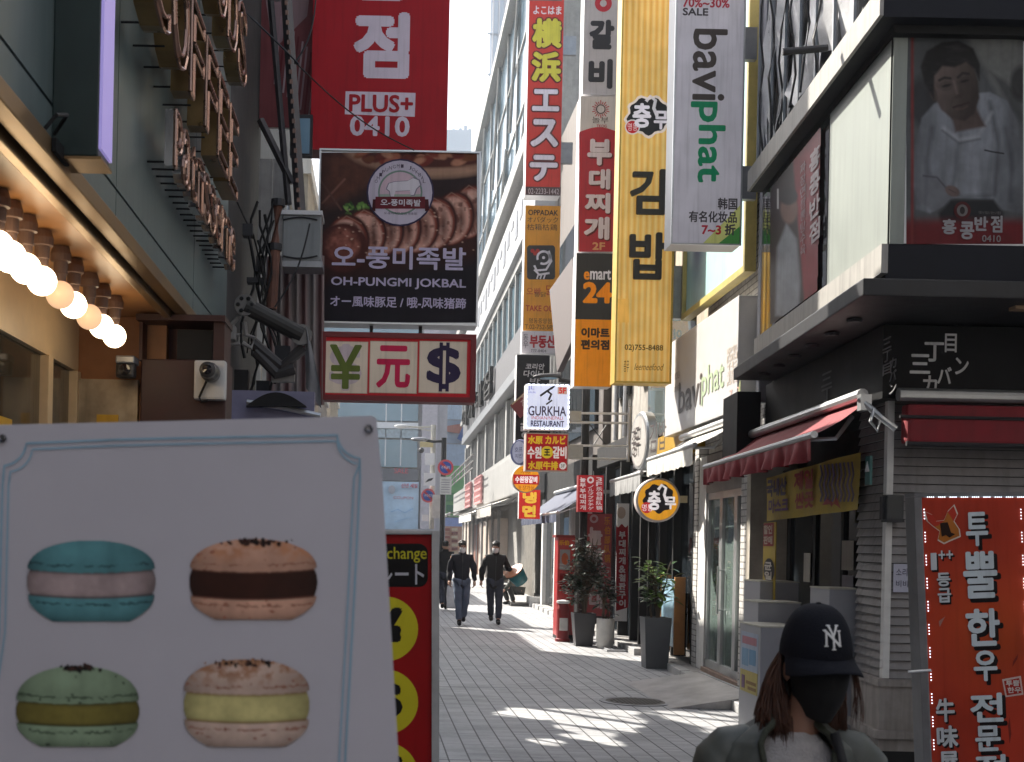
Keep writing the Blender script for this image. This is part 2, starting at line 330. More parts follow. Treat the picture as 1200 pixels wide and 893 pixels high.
# ------------------------------------------------------------------ ground
def paver_mat():
    m = bpy.data.materials.new('grey_pavers'); m.use_nodes = True; n = m.node_tree.nodes; l = m.node_tree.links; b = n['Principled BSDF']
    tc = n.new('ShaderNodeTexCoord'); sp = n.new('ShaderNodeSeparateXYZ')
    mp = n.new('ShaderNodeMapping'); mp.inputs['Rotation'].default_value = (0, 0, R(-.6)); l.new(tc.outputs['Object'], mp.inputs[0]); l.new(mp.outputs[0], sp.inputs[0])
    def M(op, a, b_=None, c=None):
        x = n.new('ShaderNodeMath'); x.operation = op
        for i, v in enumerate((a, b_, c)):
            if v is None: continue
            if isinstance(v, (int, float)): x.inputs[i].default_value = v
            else: l.new(v, x.inputs[i])
        return x.outputs[0]
    u = M('DIVIDE', sp.outputs['X'], .17); row = M('FLOOR', u); fu = M('FRACT', u)
    ju = M('MULTIPLY', M('LESS_THAN', M('ABSOLUTE', M('SUBTRACT', fu, .5)), .46), 1)
    v = M('ADD', M('DIVIDE', sp.outputs['Y'], .068), M('MULTIPLY', row, .37)); colu = M('FLOOR', v); fv = M('FRACT', v)
    jv = M('LESS_THAN', M('ABSOLUTE', M('SUBTRACT', fv, .5)), .44)
    # wide cross bands
    cb = M('FRACT', M('DIVIDE', sp.outputs['Y'], 5.1)); band = M('LESS_THAN', M('ABSOLUTE', M('SUBTRACT', cb, .5)), .4965)
    cx = n.new('ShaderNodeCombineXYZ'); l.new(row, cx.inputs[0]); l.new(colu, cx.inputs[1])
    wn = n.new('ShaderNodeTexWhiteNoise'); l.new(cx.outputs[0], wn.inputs['Vector'])
    nz = n.new('ShaderNodeTexNoise'); nz.inputs['Scale'].default_value = .9; nz.inputs['Detail'].default_value = 8; l.new(tc.outputs['Object'], nz.inputs['Vector'])
    n3 = n.new('ShaderNodeTexNoise'); n3.inputs['Scale'].default_value = 14; n3.inputs['Detail'].default_value = 5; l.new(tc.outputs['Object'], n3.inputs['Vector'])
    fac = M('ADD', M('MULTIPLY', wn.outputs['Value'], .3), M('ADD', M('MULTIPLY', nz.outputs['Fac'], .75), M('MULTIPLY', n3.outputs['Fac'], .35)))
    rp = n.new('ShaderNodeValToRGB'); rp.color_ramp.elements[0].position = .35; rp.color_ramp.elements[0].color = (.24, .245, .26, 1)
    rp.color_ramp.elements[1].position = 1.0; rp.color_ramp.elements[1].color = (.5, .5, .51, 1); l.new(fac, rp.inputs[0])
    j = M('MULTIPLY', M('MULTIPLY_ADD', jv, .28, .72), M('MULTIPLY', M('MULTIPLY_ADD', ju, .86, .14), M('MULTIPLY_ADD', band, .6, .4)))
    vm = n.new('ShaderNodeVectorMath'); vm.operation = 'SCALE'; l.new(rp.outputs[0], vm.inputs[0]); l.new(j, vm.inputs['Scale'])
    n4 = n.new('ShaderNodeTexNoise'); n4.inputs['Scale'].default_value = .55; n4.inputs['Detail'].default_value = 9; n4.inputs['Roughness'].default_value = .7; l.new(tc.outputs['Object'], n4.inputs['Vector'])
    vo = n.new('ShaderNodeTexVoronoi'); vo.inputs['Scale'].default_value = 2.6; l.new(tc.outputs['Object'], vo.inputs['Vector'])
    gum = M('LESS_THAN', vo.outputs['Distance'], .055); sr = n.new('ShaderNodeMapRange'); sr.inputs['From Min'].default_value = .5; sr.inputs['From Max'].default_value = .68; sr.inputs['To Min'].default_value = 1; sr.inputs['To Max'].default_value = .62; l.new(n4.outputs['Fac'], sr.inputs['Value'])
    v2 = n.new('ShaderNodeVectorMath'); v2.operation = 'SCALE'; l.new(vm.outputs[0], v2.inputs[0]); l.new(M('MULTIPLY', sr.outputs[0], M('SUBTRACT', 1, M('MULTIPLY', gum, .4))), v2.inputs['Scale'])
    rn = n.new('ShaderNodeMapRange'); rn.inputs['To Min'].default_value = .42; rn.inputs['To Max'].default_value = .7; l.new(nz.outputs['Fac'], rn.inputs['Value']); l.new(rn.outputs[0], b.inputs['Roughness'])
    l.new(v2.outputs[0], b.inputs['Base Color'])
    bp = n.new('ShaderNodeBump'); bp.inputs['Strength'].default_value = .6; bp.inputs['Distance'].default_value = .006
    l.new(M('ADD', M('MULTIPLY', ju, .8), M('ADD', M('MULTIPLY', jv, .3), M('MULTIPLY', n3.outputs['Fac'], .6))), bp.inputs['Height']); l.new(bp.outputs[0], b.inputs['Normal'])
    return m
structure(MB().add([(-400, -40, 0), (400, -40, 0), (400, 1600, 0), (-400, 1600, 0)], [(0, 1, 2, 3)]).build('ground', mat('asphalt', (.06, .06, .065), .8, bump=.3)))
structure(MB().add([(-1.3, -6, .004), (4.6, -6, .004), (4.6, 70, .004), (-1.3, 70, .004)], [(0, 1, 2, 3)]).build('street_paving', paver_mat()))
granite = mat('granite_kerb', (.36, .36, .36), .7, var=.25, scale=25, bump=.3)
kb = MB()
for a, b in (((3.72, 12.6), (4.02, 17.9)), ((4.02, 20.2), (4.1, 38))):
    n_ = max(2, int((b[1]-a[1])/.95))
    for i in range(n_):
        t0, t1 = i/n_, (i+1)/n_-.012; x0, y0 = a[0]+(b[0]-a[0])*t0, a[1]+(b[1]-a[1])*t0; x1, y1 = a[0]+(b[0]-a[0])*t1, a[1]+(b[1]-a[1])*t1
        kb.prism([(x0, y0), (x0+.14, y0), (x1+.14, y1), (x1, y1)], 0, .11)
structure(kb.build('kerb', granite, bevel=.008))
structure(MB().prism([(3.86, 12.6), (8, 12.6), (8, 40), (4.24, 40), (4.16, 17.9)], 0, .1).build('side_pavement', mat('pavement_concrete', (.3, .29, .28), .8, bump=.3, var=.25)))
# manhole, drain grate
t = empty('manhole_cover', (*ground(745, 823), .005), 'round cast iron manhole cover set in the grey pavers', 'manhole cover')
b = MB().lathe([(.33, 0), (.33, .006), (.31, .009), (.0, .009)], n=36)
for i in range(-6, 7):
    for j in range(-6, 7):
        if i*i+j*j < 38: b.box(i*.045-.013, j*.045-.013, .009, i*.045+.013, j*.045+.013, .014)
b.build('cover', mat('cast_iron', (.09, .085, .08), .6, .6, bump=.3), t)
MB().lathe([(.335, .0), (.335, .008), (.40, .008), (.40, 0)], n=36).build('frame', mat('grey_cement', (.3, .3, .31), .8), t)
g = ground(735, 760); t = empty('drain_grate', (g[0]+.1, g[1], .006), 'slotted steel entrance grating lying in front of the dark restaurant door', 'drain grate')
b = MB()
for i in range(15): b.box(-.55+i*.08, -.75, 0, -.515+i*.08, .75, .03)
b.box(-.58, -.78, 0, .63, -.74, .032); b.box(-.58, .74, 0, .63, .78, .032)
b.build('grating', mat('galvanised', (.42, .43, .45), .45, .7), t)

# ------------------------------------------------------------------ shared materials
black = mat('black_paint', (.014, .014, .015), .6, var=.3, spec=.25); dark = mat('dark_metal', (.03, .03, .034), .55, .3)
alu = mat('aluminium', (.55, .56, .57), .38, .8, var=.1); white = mat('white_paint', (.72, .71, .69), .5, var=.08, streak=.2)
white2 = mat('white_plastic', (.68, .67, .68), .35, var=.06); cream = mat('cream_paint', (.62, .48, .3), .45, var=.1); rust = mat('rusty_pipe', (.14, .06, .04), .75, var=.4)
steel = mat('grey_steel', (.3, .31, .33), .4, .6, var=.15); red = mat('red_enamel', (.2, .014, .016), .5, var=.12); darkred = mat('oxblood_panel', (.04, .009, .008), .5, var=.25)
gl_dark = glass('dark_glass', (.02, .025, .03), .86, .02); gl_clear = glass('clear_glass', (.35, .42, .42), .3, .02); gl_blue = glass('blue_glass', (.22, .36, .48), .92, .05)
interior = mat('dim_interior', (.05, .045, .04), .8, var=.5, scale=3)

def whitebrick():
    m = bpy.data.materials.new('white_brick'); m.use_nodes = True; n = m.node_tree.nodes; l = m.node_tree.links; b = n['Principled BSDF']
    tc = n.new('ShaderNodeTexCoord'); sx = n.new('ShaderNodeSeparateXYZ'); l.new(tc.outputs['Object'], sx.inputs[0]); ad = n.new('ShaderNodeMath'); l.new(sx.outputs[0], ad.inputs[0]); l.new(sx.outputs[1], ad.inputs[1]); mp = n.new('ShaderNodeCombineXYZ'); l.new(ad.outputs[0], mp.inputs[0]); l.new(sx.outputs[2], mp.inputs[1])
    br = n.new('ShaderNodeTexBrick'); br.inputs['Color1'].default_value = (.6, .58, .55, 1); br.inputs['Color2'].default_value = (.48, .46, .44, 1); br.inputs['Mortar'].default_value = (.22, .21, .2, 1)
    br.inputs['Scale'].default_value = 1; br.inputs['Brick Width'].default_value = .21; br.inputs['Row Height'].default_value = .075; br.inputs['Mortar Size'].default_value = .008
    l.new(mp.outputs[0], br.inputs['Vector']); l.new(br.outputs['Color'], b.inputs['Base Color']); b.inputs['Roughness'].default_value = .7
    bp = n.new('ShaderNodeBump'); bp.inputs['Strength'].default_value = .7; bp.inputs['Distance'].default_value = .012; bp.invert = True; l.new(br.outputs['Fac'], bp.inputs['Height']); l.new(bp.outputs[0], b.inputs['Normal'])
    return m
WB = whitebrick()

# ------------------------------------------------------------------ shop on the near side of the alley (teal metal fascia, cream front)
S = wall('macaron_shop', (-1.3, 1.5), (-1.3, 10.4), 'shop with pale teal metal fascia over a cream lit shopfront', 'shop')
teal = mat('teal_metal_cladding', (.14, .185, .185), .42, .25, var=.12, scale=1.2, streak=.15)
b = MB(); L = 8.9
for z0, z1 in ((3.24, 3.385), (3.4, 4.62), (4.635, 5.9), (5.915, 7.2), (7.215, 9), (9.015, 14)):
    for x0, x1 in ((0, 2.0), (2.012, 4.6), (4.612, 7.1), (7.112, L)): b.box(x0, 0, z0, x1, .06, z1)
b.build('fascia', teal, S.root)
MB().box(0, .03, 3.22, L, .5, 14, None).build('wall', black, S.root)
gold = mat('bronze_trim', (.3, .19, .09), .35, .7, var=.2)
MB().box(0, -.03, 3.16, L, .05, 3.235).box(0, .07, 3.13, L, .12, 3.2).build('trim', gold, S.root, bevel=.006)
MB().box(0, .125, 3.17, L-.2, .75, 3.2).build('soffit', mat('orange_wood_soffit', (.42, .2, .075), .35, var=.18, scale=3, spec=.6), S.root)
MB().box(0, .7, 2.8, 6.85, .8, 3.168).build('lintel', cream, S.root)
fr = MB()
for x in (.6, 2.4, 4.15, 4.75, 6.05, 6.75): fr.box(x, .68, .1, x+.1, .8, 2.798)
fr.box(0, .68, .0, 6.85, .8, .1); fr.build('window_frame', cream, S.root, bevel=.006)
MB().box(0, .735, .1, 6.8, .75, 2.798).build('pane', glass('shop_glass', (.12, .1, .07), .6, .04), S.root)
MB().box(0, 1.9, 0, 7.2, 2.0, 3.1).box(0, .8, .0, 7.2, 1.9, .02).build('interior_wall', mat('shop_interior', (.25, .19, .12), .7, var=.5, scale=2), S.root)
MB().box(6.86, .13, 0, 6.96, .9, 3.168).build('end_wall', mat('orange_end_panel', (.3, .13, .05), .5), S.root)
MB().box(6.80, .3, 0, 6.858, .68, 2.75).build('metal_panel', mat('scuffed_steel', (.36, .3, .22), .4, .5, var=.3, streak=.3), S.root)
for q_ in ((6.785, .42, 2.42, 6.798, .56, 2.52), (4.9, .66, 2.2, 5.25, .675, 2.34)): MB().box(*q_).build('notice_sticker', mat('yellow_sticker', (.6, .35, .03), .5), S.root)
hk = MB().tube([(3.1, -.06, 3.2), (3.1, -.1, 3.25), (3.25, -.1, 3.3), (3.35, -.03, 3.26)], .008).box(3.3, -.05, 3.18, 3.5, -.032, 3.23); hk.build('canopy_hook', black, S.root)

# globe lamps under the soffit
def globe_mat(name, col, e):
    m = bpy.data.materials.new(name); m.use_nodes = True; bb = m.node_tree.nodes['Principled BSDF']
    bb.inputs['Base Color'].default_value = (*col, 1); bb.inputs['Emission Color'].default_value = (*col, 1); bb.inputs['Emission Strength'].default_value = e; bb.inputs['Roughness'].default_value = .3; return m
gm1 = globe_mat('globe_lit', (1, .78, .5), 3.0); gm0 = globe_mat('globe_dim', (.95, .58, .33), .34)
sock = mat('lamp_socket', (.16, .1, .08), .5)
for i in range(9):
    x, y = 5.3, 0
    px = [(-3, 272), (12, 289), (30, 308), (49, 326), (70.5, 343), (86, 356), (104.5, 370), (119, 381), (134, 393)][i]
    d = derot(*px); Y = 1.62*FP/-d[0]; lit = i not in (4, 6)
    t = empty('globe_lamp', (-1.62, Y, 2.93), 'glowing white globe lamp in the row under the orange soffit' if lit else 'dim peach globe lamp among the glowing ones under the orange soffit', 'globe lamp', 'globe lamps under the soffit')
    MB().ball((0, 0, 0), .07, 24, 16).build('globe', gm1 if lit else gm0, t, smooth=True)
    MB().lathe([(.026, .06), (.03, .1), (.034, .105), (.036, .16), (.05, .165), (.052, .2), (.04, .238)], n=18).build('socket', sock, t, smooth=False)

# dark green box sign with a violet lit face
d0 = derot(60, 180); Y = 1.3*FP/-d0[0]; t = empty('box_sign', (-1.3, Y, 3.2), 'dark green box sign with violet lit face on the teal fascia', 'sign')
MB().box(0, 0, 0, .18, .2, 3.2).build('casing', mat('dark_green_metal', (.012, .028, .027), .35, var=.2), t, bevel=.006)
MB().box(.18, .005, .03, .192, .195, 3.17).build('lit_face', globe_mat('violet_face', (.36, .3, .68), .22), t)
MB().box(.0, .0, -.012, .192, .2, -.001).build('bottom_trim', gold, t)

# brass channel letters on stand-off pins
copper = mat('rose_copper', (.34, .2, .15), .28, .85, var=.2); brass = mat('brass_return', (.3, .2, .09), .3, .9, var=.25)
def channel_row(word, px0, px1, z0, z1, Y0, Y1, label, dep=.1, off=.11, depth_col=brass):
    f = wall('channel_lettering', (-1.3, Y0), (-1.3, Y1), label, 'sign lettering', z=0)
    n = len(word); wd = (Y1-Y0)/n
    for i, ch in enumerate(word):
        if ch == ' ': continue
        V, F, asp = glyph(ch); x0 = i*wd+wd*.08; x1 = (i+1)*wd-wd*.08
        P = [(x0+u*(x1-x0), z0+v*(z1-z0)) for u, v in V]; b = MB(); ya, yb = -off-dep, -off
        ed = {(q[k], q[(k+1) % len(q)]) for q in F for k in range(len(q))}; B = [e for e in ed if (e[1], e[0]) not in ed]
        vs = []; fs = []
        for a, c in B:
            o = len(vs); vs += [(P[a][0], ya, P[a][1]), (P[c][0], ya, P[c][1]), (P[c][0], yb, P[c][1]), (P[a][0], yb, P[a][1])]; fs.append((o, o+1, o+2, o+3))
        b.add(vs, fs); lt = b.build('letter', depth_col, f.root)
        e = MB()
        for a, c in B:
            e.tube([(P[a][0], ya-.004, P[a][1]), (P[c][0], ya-.004, P[c][1])], .011, 5, caps=False)
        e.build('rim', copper, lt)
        MB().add([(x, yb+.001, z) for x, z in P], F).build('back', mat('letter_back', (.2, .11, .06), .35, .6), lt)
        for i in range(n*2):
            for zz in ((z0+.1*(z1-z0), z1-.15*(z1-z0)) if n < 8 else (z0+.1*(z1-z0),)): MB().tube([((i+.5)*wd/2, 0, zz), ((i+.5)*wd/2, -off-dep*.5, zz)], .006, 5).build('standoff_pin', dark, f.root)
channel_row('COFFEE', 0, 0, 4.15, 4.68, 5.7, 9.2, 'long lower row of big copper letters on the teal fascia')
channel_row('GOODS', 0, 0, 5.05, 5.6, 6.6, 9.6, 'upper short row of copper letters on the teal fascia')
channel_row('patisserie', 0, 0, 3.72, 4.02, 6.8, 9.6, 'thin chrome script letters in the bottom row on the teal fascia', .05, .1, mat('chrome', (.6, .58, .6), .15, 1))

# ------------------------------------------------------------------ hidden far side of the alley: houses, plus an added sun screen and shade panel, throw the shade
plaster = mat('grey_plaster', (.34, .33, .32), .8, bump=.3, var=.15, streak=.3)
def house(name, x0, y0, x1, y1, z0, z1, m, label, wins=True, group=None):
    t = empty(name, (x0, y0, 0), label, 'building', group); b = MB().box(0, 0, z0, x1-x0, y1-y0, z1).build('wall', m, t)
    MB().box(-.05, -.05, z1, x1-x0+.05, y1-y0+.05, z1+.25).build('parapet', white, t)
    if wins:
        for z in range(int(max(z0, 1)), int(z1)-1, 3):
            for k in range(max(1, int((y1-y0)//2))):
                MB().box(x1-x0+.002, .5+k*2, z+.6, x1-x0+.03, 1.9+k*2, z+2.2).build('window', gl_dark, t)
    return t
house('narrow_building', -9, 10.45, -1.32, 13.1, 0, 12, mat('soot_wall', (.045, .042, .042), .85, var=.4, streak=.3), 'dark narrow building carrying the red and meat signs', False)
t = empty('sun_mask', (-1.4, 13.15, 0), 'unseen added screen on poles, its gaps shaping the sun patches', 'screen'); rnd = random.Random(21)  # added out of view to cut the sun into patches on the paving
holes = []
for px, py, ax, ay in ((672, 822, 30, 9), (690, 838, 24, 9), (712, 824, 14, 6), (650, 832, 34, 4), (688, 855, 16, 8), (640, 826, 30, 2.6), (625, 838, 24, 2.6), (755, 805, 14, 5), (772, 799, 12, 3), (800, 834, 22, 5), (826, 842, 16, 7), (838, 833, 14, 3), (780, 828, 10, 3), (632, 782, 9, 3.4), (650, 797, 16, 4), (668, 794, 8, 3), (590, 758, 8, 3), (700, 811, 10, 2.4), (735, 800, 5, 3), (600, 742, 16, 3), (575, 752, 20, 2.6), (560, 768, 16, 2.4), (640, 752, 12, 2), (620, 768, 10, 2), (870, 850, 9, 4), (845, 858, 8, 3), (640, 870, 10, 2), (736, 752, 8, 2), (830, 812, 16, 3), (815, 800, 8, 3)):
    x, y = ground(px, py); x1, y1 = ground(px+ax, py); x2, y2 = ground(px, py-ay); k = math.tan(SUN_EL)/math.sin(SUN_AZ); c_ = 1/math.tan(SUN_AZ)
    holes.append((y+c_*(x+1.4), k*(x+1.4), (x1-x)*2.0, (y2-y)*2.0))  # gap aimed along the sun at a wanted bright patch
for yy, zz, s_ in ((21.2-.6, 7.4, .2), (19.6, 6.9, .22), (19.9, 6.2, .12), (20.2, 5.6, .14), (19.3, 7.8, .12)): holes.append((yy, zz, s_, s_))
def torn(y, z):  # true where the sheet is left open for the sun
    for hy, hz, ax, ay in holes:
        u = (z-hz)/1.28; v = (y-hy)-c_*u
        if (u/max(ax, .04))**2+(v/max(ay, .04))**2+.9*mnoise.noise(Vector((y*3, z*3, 2))) < 1: return True
    return False
b = MB(); st_ = .05; ny, nz = int(7.3/st_), int(9.1/st_)
vs = [(.02*mnoise.noise(Vector((i*.05, j*.05, 0))), i*st_, j*st_) for j in range(nz+1) for i in range(ny+1)]
b.add(vs, [(j*(ny+1)+i, j*(ny+1)+i+1, (j+1)*(ny+1)+i+1, (j+1)*(ny+1)+i) for j in range(nz) for i in range(ny) if not torn(13.15+(i+.5)*st_, (j+.5)*st_)]).build('sheet', mat('sun_mask_sheet', (.16, .17, .19), .8), t)
b = MB()
for k in range(6): b.tube([(-.08, .1+k*1.42, 0), (-.08, .1+k*1.42, 9.2)], .025, 6)
for z in (2, 5.6, 9.1): b.tube([(-.1, 0, z), (-.1, 7.3, z)], .022, 6)
b.build('screen_pole', steel, t)
t = empty('shade_panel', (-1.75, 17.3, 3.4), 'unseen added panel on posts, shading the corner building window', 'billboard')  # unseen, added only to keep sun off the corner building's side window
MB().box(-.1, 0, 6.2, .1, 4.1, 12).build('board', steel, t); b = MB()
for y in (.1, 2, 3.9): b.tube([(0, y, -3.4), (0, y, 6.3)], .07, 8); b.tube([(-2.5, y, -3.4), (0, y, 5.2)], .05, 6)
b.build('post', steel, t)
house('low_shop_row', -9, 20.6, -1.3, 25.2, 0, 7.6, mat('tan_plaster', (.4, .36, .3), .8, streak=.2), 'low shop row behind the currency sign', True)
house('single_storey_shop', -9, 25.2, -1.3, 29, 0, 4.7, plaster, 'single storey shop behind the currency sign', True)
house('low_shop_row', -9, 31, -1.3, 36, 0, 5.4, mat('tan_plaster', (.4, .36, .3), .8, streak=.2), 'tan two storey shop far behind the currency sign', True)
house('low_shop_row', -9, 40, -1.3, 66, 0, 5.2, plaster, 'two storey row further down the alley behind the signs', True)
# houses behind and beside the viewer close the alley
house('rear_block', -14, -16, 16, -8, 0, 11, mat('cream_render', (.26, .255, .27), .8, bump=.2, streak=.2), 'plain block closing the alley behind the viewer', False)
house('side_block', 5.2, -8, 16, 5.5, 0, 9, plaster, 'plain block across the side lane from the corner building', False)
house('side_block', -14, -8, -1.9, 1.4, 0, 5.5, plaster, 'plain block next to the teal fascia shop', False)
# ------------------------------------------------------------------ far end of the street
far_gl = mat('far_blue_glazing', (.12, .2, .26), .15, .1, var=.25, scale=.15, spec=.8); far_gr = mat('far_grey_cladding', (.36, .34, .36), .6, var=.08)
F = front(None, (-200, 300, 521, 650), 95, '', '')
t = empty('department_store', at(521, 658, 95)*Vector((1, 1, 0)) if False else (at(521, 658, 95).x, 95, 0), 'glass fronted store closing the far end of the street', 'building')
F.root = t; F.M = Matrix.Translation(t.location); F.I = F.M.inverted(); F.o = F.I @ Vector((0, 0, H)); F.R3 = F.I.to_3x3()
MB().box(-40, .3, 0, 0, 20, 26).build('wall', far_gr, t)
for (r, m_, nm) in (((300, 380, 491, 492), far_gl, 'window'), ((300, 514, 489, 546), far_gl, 'window'), ((300, 563, 490, 650), mat('billboard_blue', (.38, .5, .62), .5, var=.3, scale=.3), 'billboard')):
    F.box(nm, r, -.15, .29, m_)
F.box('cornice', (300, 494, 490, 501), -.3, .29, white2); F.box('sign_band', (300, 548, 490, 562), -.2, .29, mat('store_sign_band', (.09, .09, .11), .4))
F.box('lattice_band', (300, 501.3, 490, 512), -.2, .29, mat('lattice_grey', (.3, .36, .4), .5, var=.3, scale=4)); F.box('column', (494, 380, 512, 655), -.35, .29, mat('store_stone', (.42, .38, .41), .6))
for px in (470, 452): F.box('mullion', (px-.6, 470, px+.6, 546), -.2, -.151, white2)
pb = MB(); F.lay = .25
F.text(pb, 'SALE', (462, 549, 478, 555), '#d05060', 1.6); F.text(pb, '신년 세일', (470, 567, 489, 572), '#c03040', 1.6, .03); F.text(pb, 'COUPON', (461, 582, 484, 585), '#b04050', 1.6)
F.disc(pb, 459, 574, 4, 5, '#a0a0a8', 1.6); F.line(pb, [(458, 600), (466, 597), (474, 601), (484, 596)], 1, '#8fb0d0', 1.6); F.line(pb, [(462, 612), (480, 606)], .8, '#9ab8d4', 1.6)
pb.build('advert_print', PRINT, t)
# advert wall to the right of it
t = empty('advert_block', (4.8, 108, 0), 'tall block covered in colourful adverts behind the no parking signs', 'building')
F = Frame(None, (4.8, 108, 0), '', ''); F.root = t; F.lay = .2
F.box('wall', (516, 300, 600, 655), 0, 15, far_gr)
pb = MB()
F.prect(pb, (521, 460, 560, 492), '#b8c8d8'); F.prect(pb, (521, 493, 560, 520), '#9aa6b8', 1); F.poly(pb, [(521, 500), (560, 494), (560, 512), (521, 506)], '#b06a5a', 2); F.poly(pb, [(535, 515), (542, 500), (545, 520)], '#3a5a9a', 3)
F.prect(pb, (521, 521, 560, 546), '#a8b8cc'); F.prect(pb, (521, 546, 560, 606), '#6fae6a'); F.prect(pb, (523, 578, 545, 588), '#4c8a54', 2); F.prect(pb, (523, 592, 545, 600), '#3d7a58', 2)
F.prect(pb, (519, 607, 560, 617), '#9aa8d8'); F.prect(pb, (519, 617, 560, 650), '#c89880')
for k in range(14): F.prect(pb, (520+k % 2*9, 619+k//2*4.5, 527+k % 2*9, 622+k//2*4.5), ['#a05040', '#d8c0a0', '#b87860', '#804038'][k % 4], 2)
pb.build('advert_print', PRINT, t)
# pale towers
t = empty('hazy_tower', (6, 230, 0), 'pale hazy tower block far off above the meat sign', 'building')
F = Frame(None, (6, 230, 0), '', ''); F.root = t
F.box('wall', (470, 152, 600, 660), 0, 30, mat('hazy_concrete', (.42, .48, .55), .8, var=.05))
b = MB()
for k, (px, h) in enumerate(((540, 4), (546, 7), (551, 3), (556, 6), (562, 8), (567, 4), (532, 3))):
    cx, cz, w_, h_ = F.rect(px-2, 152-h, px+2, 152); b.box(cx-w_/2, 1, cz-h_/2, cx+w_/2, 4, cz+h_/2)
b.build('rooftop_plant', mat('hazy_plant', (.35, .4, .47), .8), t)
t = empty('glass_skyscraper', (13, 150, 0), 'tall pale glass skyscraper rising behind the white corner building', 'building')
F = Frame(None, (13, 150, 0), '', ''); F.root = t
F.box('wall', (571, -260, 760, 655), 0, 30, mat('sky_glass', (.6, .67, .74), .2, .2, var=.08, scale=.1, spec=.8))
for px in range(574, 640, 7): F.box('mullion', (px-.7, -260, px+.7, 655), -.5, -.02, white2)
for py in range(-200, 250, 48): F.box('spandrel', (571, py, 660, py+1.5), -.3, -.01, mat('spandrel', (.4, .46, .54), .4))
# ------------------------------------------------------------------ white corner building further down (sunlit street face, slanted glass above)
wgrey = mat('grey_white_paint', (.28, .28, .275), .6, var=.12, streak=.3)
F = wall('white_building', (4.35, 72), (4.2, 34.5), 'white sunlit shop building with slanted glass storeys and window row', 'building')
t = F.root; Lf = 37.5
MB().box(0, .3, 0, Lf, 9, 20).build('wall', mat('white_render', (.3, .295, .28), .7, bump=.2, streak=.15), t)
# upper glazing
MB().box(0, .0, 13.4, Lf, .29, 20).build('curtain_glass', mat('curtain_blue', (.1, .17, .23), .1, .15, var=.15, scale=.5, spec=.9), t)
b = MB()
for k in range(11): b.box(k*3.7, -.07, 13.4, k*3.7+.1, -.001, 20)
for z in (15.5, 17.7): b.box(0, -.05, z, Lf, -.001, z+.07)
b.build('mullion', wgrey, t)
b = MB()
for k in range(5):
    x = 3+k*7.2; b.tube([(x, -.12, 13.5), (x+2.2, -.12, 15.6)], .06, 6); b.tube([(x+3.4, -.12, 15.8), (x+5.6, -.12, 19.9)], .06, 6)
b.build('slanted_fin', wgrey, t)
MB().box(-.1, -.5, 12.6, Lf, .29, 13.1).build('ledge', wgrey, t, bevel=.02)
MB().box(0, -.3, 20.0, Lf, .5, 20.35).build('parapet', wgrey, t)
MB().box(0, -.25, 10.7, Lf, .29, 12.3).build('sign_band', mat('grey_banner', (.33, .34, .36), .5, var=.15, scale=2), t)
sg = Frame(None, (4.35, 72, 0), '', '', rot=math.atan2(-37.5, -.15)); sg.root = t; sg.lay = .05
pb = MB()
for k in range(14):
    sg.text(pb, random.choice('마사지족발커피관광호텔노래방'), (0, 0, 1, 1), '#888c94', 6) if False else None
    pb.box(16+k*1.35, -.27, 11.1+.3*(k % 3), 16.7+k*1.35, -.252, 11.9, '#7c8088')
pb.build('advert_print', PRINT, t)
MB().box(2, .02, 8.2, Lf, .29, 10.5).build('window', mat('window_blue', (.1, .16, .2), .08, .1, var=.5, scale=.6, spec=.9), t)
b = MB()
for k in range(17): b.box(2+k*2.2, -.08, 8.2, 2.18+k*2.2, .01, 10.5)
b.box(2, -.1, 10.4, Lf, .01, 10.6).box(2, -.15, 8.0, Lf, .01, 8.22); b.build('window_frame', wgrey, t)
MB().box(8, -.35, 6.9, Lf, .29, 7.95).build('dark_fascia', mat('dark_fascia', (.1, .1, .11), .5), t)
MB().box(8, -.4, 6.55, Lf, .29, 6.88).build('grey_ledge', steel, t)
wv = MB().box(6, .05, 4.6, Lf, .29, 6.5); wv.build('window', gl_dark, t)
b = MB()
for k in range(8):
    x = 6+k*4.5; b.box(x, -.12, 4.5, x+.5, .04, 6.5)
    for j in range(1, 6): b.box(x+.5+j*.65, -.05, 4.6, x+.56+j*.65, .04, 6.5)
b.box(6, -.15, 4.3, Lf, .04, 4.58); b.build('window_frame', wgrey, t)
MB().box(3, -.5, 3.1, Lf, .29, 4.25).build('shop_cornice', wgrey, t, bevel=.03)
b = MB()
for k in range(10): b.tube([(3+k*2.4, -1.0, 4.35), (3+k*2.4, -1.0, 4.9)], .03, 5)
for z in (4.4, 4.65, 4.9): b.tube([(3, -1.0, z), (26, -1.0, z)], .025, 5)
b.build('balcony_rail', wgrey, t)
pk = mat('pink_lattice', (.6, .3, .3), .6, var=.1)
for x0 in (15, 21):
    b = MB()
    for k in range(7): b.box(x0+k*.55, -.62, 3.2, x0+k*.55+.14, -.55, 4.2)
    for k in range(5): b.box(x0, -.62, 3.2+k*.24, x0+3.5, -.54, 3.28+k*.24)
    b.build('lattice_panel', pk, t)
MB().box(4, .02, .3, 26, .29, 2.6).build('shopfront', mat('shop_beige', (.5, .42, .36), .5, var=.2, scale=.8), t)
for k in range(9): MB().box(4+k*2.7, -.06, .3, 4.3+k*2.7, .03, 2.9).build('pilaster', wgrey, t)
MB().box(13, -.03, .3, 15.2, .035, 2.5).build('door', mat('door_brown', (.3, .14, .1), .5), t)
MB().box(0, -.15, 0, Lf, .29, .28).build('plinth', granite, t)
